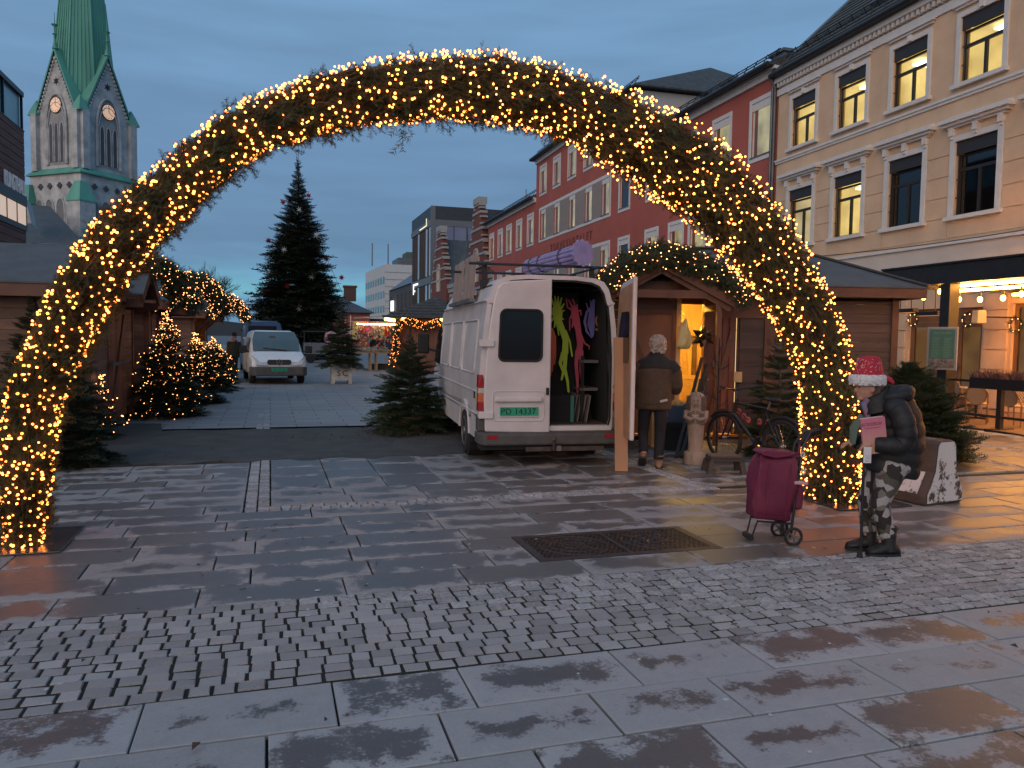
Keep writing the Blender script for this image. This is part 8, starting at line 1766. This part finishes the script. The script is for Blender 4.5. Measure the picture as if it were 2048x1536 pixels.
MB().tube([(.165, -.06, 1.14), (.235, -.05, 1.03), (.24, -.06, .90)], [(.02, .05), (.03, .06), (.02, .04)], 8).build('green_flap', mat('sage green cloth', (.10, .15, .11), .8, .1), wo_, smooth=True)
MB().rings([[(x, y, z) for x, y in ((-.02, -.03), (.10, -.03), (.10, .03), (-.02, .03))] for z in (.50, .52, .68, .70)]).build('shoulder_bag', mat('dark maroon bag', (.03, .01, .014), .6, .1), wo_, bevel=.02)
def in_hand(name, label, cat, x, y, z): return thing(name, label, cat, M=RZ(math.atan2(fw.y, fw.x), (wp_.x, wp_.y+.02, 0)) @ Matrix.Translation((x, y, z)))
ca = in_hand('walking_cane', 'slim black walking cane held in front of the woman', 'cane', .24, .155, 0)
MB().tube([(-.006, 0, .03), (.0, 0, .9)], .012, 8).build('shaft', BLKT, ca, smooth=True); MB().tube([(-.05, 0, .905), (.06, 0, .90)], .016, 8).build('handle', BLKT, ca, smooth=True); MB().lathe([(.026, 0), (.024, .012), (.016, .05)], 10).build('ferrule', RUBB, ca)
bo = in_hand('cook_book', 'pink and orange handmade book held under the woman\'s arm', 'book', .185, .10, 1.02); bo.rotation_euler.rotate_axis('Y', math.radians(8))
def book_mat():
    m = bpy.data.materials.new('pink orange cover'); m.use_nodes = True; N, L = m.node_tree.nodes, m.node_tree.links; b = N['Principled BSDF']; tc = N.new('ShaderNodeTexCoord'); s = N.new('ShaderNodeSeparateXYZ'); L.new(tc.outputs['Generated'], s.inputs[0]); n = N.new('ShaderNodeTexNoise'); n.inputs['Scale'].default_value = 6; L.new(tc.outputs['Generated'], n.inputs[0]); a = N.new('ShaderNodeMath'); a.operation = 'MULTIPLY_ADD'; a.inputs[1].default_value = .3; L.new(n.outputs[0], a.inputs[0]); L.new(s.outputs[2], a.inputs[2]); r = N.new('ShaderNodeValToRGB'); r.color_ramp.elements[0].position = .3; r.color_ramp.elements[0].color = (.50, .30, .20, 1); r.color_ramp.elements[1].position = .95; r.color_ramp.elements[1].color = (.50, .15, .22, 1); L.new(a.outputs[0], r.inputs[0]); L.new(r.outputs[0], b.inputs['Base Color']); b.inputs['Roughness'].default_value = .7; return m
MB().bx(-.105, .09, .06, .085, -.17, .12).build('cover', book_mat(), bo, bevel=.003); MB().bx(-.10, .085, .055, .0595, -.165, .125).build('pages', mat('paper', (.55, .5, .45), .8, .05), bo)
text('KOKEBOK', 'title', .036, mat('maroon title', (.20, .05, .08), .7, 0), bo, frame_M((.005, .0865, .072), (-1, 0, 0)), .0008, 1.0)
MB().bx(-.06, .07, .0855, .0862, .040, .044).build('underline', MATS['maroon title'], bo)
lt = in_hand('paper_leaflet', 'white printed leaflet hanging from the woman\'s hand', 'leaflet', .235, .205, .845)
MB().box((0, 0, 0), (.062, .003, .13)).build('sheet', mat('white leaflet', (.6, .57, .58), .6, .1), lt)
lm = MB()
for i in range(5): lm.bx(-.024, .02-.006*(i % 3), .0016, .0022, -.01-.011*i, -.006-.011*i)
lm.build('print', mat('grey print', (.25, .25, .33), .6, 0), lt)
# ------------------------------------------------ far man by the small van
fp_ = g(464, 760); fm = thing('person', 'man in dark green jacket bending by the stall beside the small white van', 'person', (fp_.x+.05, fp_.y, 0), math.radians(60))
b_ = MB().ball((.10, 0, 1.66), (.095, .08, .12)).tube([(0, 0, .95), (.0, 0, 1.2), (.03, 0, 1.45), (.07, 0, 1.58)], [.15, .15, .15, .06], 12).tube([(.03, .18, 1.42), (.10, .24, 1.15), (.34, .20, 1.08)], [.05, .045, .035], 8).tube([(.03, -.18, 1.42), (.08, -.24, 1.15), (.30, -.2, 1.05)], [.05, .045, .035], 8).tube([(0, .09, .95), (.03, .10, .5), (0, .1, .05)], [.08, .06, .045], 8).tube([(0, -.09, .95), (-.03, -.1, .5), (-.05, -.1, .05)], [.08, .06, .045], 8)
hand(b_, (.34, .2, 1.08), (1, 0, -.2), (0, 1, 0), (0, 0, 1)); hand(b_, (.30, -.2, 1.05), (1, 0, -.2), (0, -1, 0), (0, 0, 1)); fuse(b_, 'body', SKIN, fm, .016, 2)
j_ = MB().tube([(0, 0, .85), (-.01, 0, 1.1), (.02, 0, 1.38), (.05, 0, 1.52)], [(.20, .26), (.19, .25), (.17, .24), (.08, .10)], 14).tube([(.03, .19, 1.42), (.10, .26, 1.15), (.30, .21, 1.08)], [.085, .08, .065], 10).tube([(.03, -.19, 1.42), (.08, -.26, 1.15), (.27, -.2, 1.05)], [.085, .08, .065], 10); fuse(j_, 'jacket', mat('dark green jacket', (.028, .034, .028), .8, .2, 6), fm, .018, 2)
k_ = MB().tube([(0, .09, .95), (.03, .1, .5), (0, .1, .08)], [.11, .085, .075], 10).tube([(0, -.09, .95), (-.03, -.1, .5), (-.05, -.1, .08)], [.11, .085, .075], 10); fuse(k_, 'trousers', mat('dark blue jeans', (.02, .026, .04), .85, .2, 6), fm, .018, 2)
MB().ball((.085, 0, 1.71), (.10, .088, .10)).build('hair', mat('dark hair', (.03, .02, .018), .7, .1), fm, smooth=True); boot(fm, (-.06, .1, 0), (.2, .1, 0), .12, BBOOT, BBOOT); boot(fm, (-.11, -.1, 0), (.15, -.1, 0), .12, BBOOT, BBOOT)
# ================================================================ FLEA MARKET GOODS IN THE MIDDLE DISTANCE
SY = 41.0
def wp(px, py, Y=SY): return atY(px, py, Y)
a, b_ = wp(701, 660), wp(800, 650); gs = thing('goods_stand', 'pale metal stand of hanging scarves and trinkets by the kiosk', 'stand')
WM = mat('white stand tube', (.5, .46, .38), .5, .1)
for px in (701, 770, 797): p = wp(px, 690); MB().tube([(p.x, SY, 0), (p.x, SY, 2.75)], .03, 6).build('post', WM, gs)
for z in (2.45, 1.55, .95): MB().tube([(a.x, SY, z), (b_.x, SY, z)], .022, 6).build('rail', WM, gs)
p0, p1 = wp(716, 648), wp(797, 637); MB().bar((p0.x-.3, SY-.7, 2.62), (p1.x+.2, SY-.7, 2.80), .9, .06).build('awning', mat('grey awning', (.30, .28, .25), .8, .1), gs)
MB().bx(a.x+.3, b_.x-.2, SY-.35, SY-.25, 2.30, 2.36).build('stand_lamp', glow('stand tube lamp', (1, .70, .32), 9.0), gs)
cols = [('pale yellow', (.55, .45, .2)), ('brown striped', (.22, .15, .1)), ('crimson', (.42, .03, .06)), ('magenta', (.35, .05, .2)), ('olive beige', (.3, .27, .2)), ('grey violet', (.26, .24, .3)), ('cream', (.5, .45, .35)), ('scarlet', (.5, .05, .04)), ('navy', (.03, .04, .12)), ('green', (.04, .22, .13))]
Rg = random.Random(2)
for i in range(10):
    nm, c = cols[i]; x = a.x+.25+(b_.x-a.x-.4)*i/9.5; top = 2.43 if i != 8 else 1.5; ln = Rg.uniform(.6, .95)
    m_ = mat('cloth '+nm, c, .8, .3, 14); mb = MB(); n = 9; rows_ = []
    for j in range(7): z = top-ln*j/6; rows_.append([(x+(k-4)*.036*(1+.05*j), SY-.05+.03*math.sin(k*1.6+j*.5)-.06*(j/6), z+.012*math.sin(k*2)) for k in range(n)])
    mb.add([p for r in rows_ for p in r], [(j*n+k, j*n+k+1, (j+1)*n+k+1, (j+1)*n+k) for j in range(6) for k in range(n-1)])
    tag(mb.build('hanging_scarf', m_, None, smooth=True), nm+' scarf hanging on the goods stand', 'scarf', 'goods on the stand')
tk = MB(); 
hv = {}
for i in range(260):
    c = cols[Rg.randrange(10)]; x = Rg.uniform(a.x+.2, b_.x-.1); z = Rg.uniform(.98, 2.4); hv.setdefault(c[0], MB()).ball((x, SY-.12-Rg.random()*.1, z), (Rg.uniform(.02, .06), .03, Rg.uniform(.03, .10)), 6, 4)
for nm, mb in hv.items(): mb.build('trinkets', MATS['cloth '+nm], gs, kind='stuff')
# tables in front
tbm = mat('pale table wood', (.36, .24, .13), .7, .15)
for k, (pa, pb, lb, m_) in enumerate(((703, 744, 'left trestle table with pale fur in front of the goods stand', tbm), (748, 800, 'right trestle table with boxes in front of the kiosk', tbm))):
    pa_, pb_ = wp(pa, 740, 39.6), wp(pb, 740, 39.6); t = thing('trestle_table', lb, 'table', (0, 39.6, 0)); MB().bx(pa_.x, pb_.x, -.35, .35, .86, .92).build('tabletop', m_, t)
    for x in (pa_.x+.1, pb_.x-.1):
        for y in (-.28, .28): MB().bx(x-.04, x+.04, y-.04, y+.04, 0, .86).build('leg', m_, t)
    Rn = np.random.default_rng(k); V = []
    for i in range(1500): b = np.array([Rn.uniform(pa_.x+.02, pb_.x-.02), Rn.uniform(-.36, .3), .92+Rn.uniform(0, .10)]); d = Rn.normal(size=3)*np.array([.09, .07, .05]); w = Rn.normal(size=3)*.012; V += [b-w, b+w, b+d]
    link('straw_and_fur', mesh_np('straw', V, np.arange(len(V)).reshape(-1, 3)), mat('straw fur', (.42, .36, .22), .8, scale=5, c2=(.25, .21, .17)), t, kind='stuff')
for i, px in enumerate((752, 768, 784)): p = wp(px, 735, 40.4); tag(MB().bx(-.22, .22, -.2, .2, 0, .30).bx(-.24, .24, -.22, .22, .27, .31).build('crate', mat('dark goods crate', (.06, .05, .05), .7, .3, 5), None, loc=(p.x, 40.3, 0)), ('left', 'middle', 'right')[i]+' dark crate under the trestle table by the kiosk', 'crate')
# flamingo ring
fpk = mat('pink vinyl', (.45, .22, .25), .35, .1, coat=.3); pfl = wp(672, 672, 44); fl = thing('inflatable_flamingo', 'pale pink inflatable bird hanging above the stand', 'inflatable', pfl)
MB().rings([[(x, .16*r*math.cos(k*.785), z+.16*r*math.sin(k*.785)) for k in range(8)] for x, z, r in ((-.1, .0, .4), (.1, .05, .9), (.5, .12, 1.1), (.9, .16, .8), (1.25, .1, .25))]).build('wing', fpk, fl, smooth=True); MB().tube([(.0, 0, .0), (-.25, 0, .18), (-.5, 0, .10), (-.55, 0, -.2), (-.3, 0, -.42)], [.12, .11, .10, .11, .14], 8).build('neck', fpk, fl, smooth=True); MB().tube([(.5, 0, .2), (.5, 0, .9)], .01, 4).build('cord', BLACKM, fl); MB().ball((-.3, 0, -.45), (.2, .15, .16)).build('head', fpk, fl, smooth=True)
MB().tube([(.5, 0, .9), (.5, 0, -pfl.z)], .03, 6).build('stand_pole', WM, fl)
# dark carts under the big tree
ck = wp(640, 700, 50); ca_ = thing('market_cart', 'grey market cart parked beneath the tall Christmas tree', 'cart', (ck.x, 50, 0)); MB().bx(-1.0, 1.0, -.6, .6, .55, 1.25).build('box', mat('grey cart', (.14, .15, .17), .6, .2), ca_); MB().bx(-1.05, 1.05, -.65, .65, 1.9, 1.98).bx(-1, -.94, -.6, -.54, 1.25, 1.9).bx(.94, 1, -.6, -.54, 1.25, 1.9).build('canopy', DKMET, ca_)
for s in (-1, 1): MB().lathe([(.28, -.05), (.28, .05)], 14, Matrix.Translation((s*.6, -.62, .28)) @ Matrix.Rotation(math.pi/2, 4, 'X')).build('wheel', TYRE, ca_)
# hand truck by the far man
ht = g(447, 757); hk = thing('hand_truck', 'small hand truck leaning beside the far man', 'hand truck', (ht.x, ht.y, 0), .4)
MB().tube([(-.2, 0, .05), (-.2, .25, 1.15), (.2, .25, 1.15), (.2, 0, .05)], .02, 6).tube([(-.2, .08, .4), (.2, .08, .4)], .015, 6).tube([(-.2, .16, .75), (.2, .16, .75)], .015, 6).build('frame', STEEL, hk); MB().bx(-.22, .22, -.22, .0, .02, .035).build('toe_plate', STEEL, hk)
for s in (-1, 1): MB().tube([(s*.26, .12+.11*math.cos(k*.5236), .12+.11*math.sin(k*.5236)) for k in range(12)], .03, 6, closed=True).build('wheel', TYRE, hk, smooth=True)
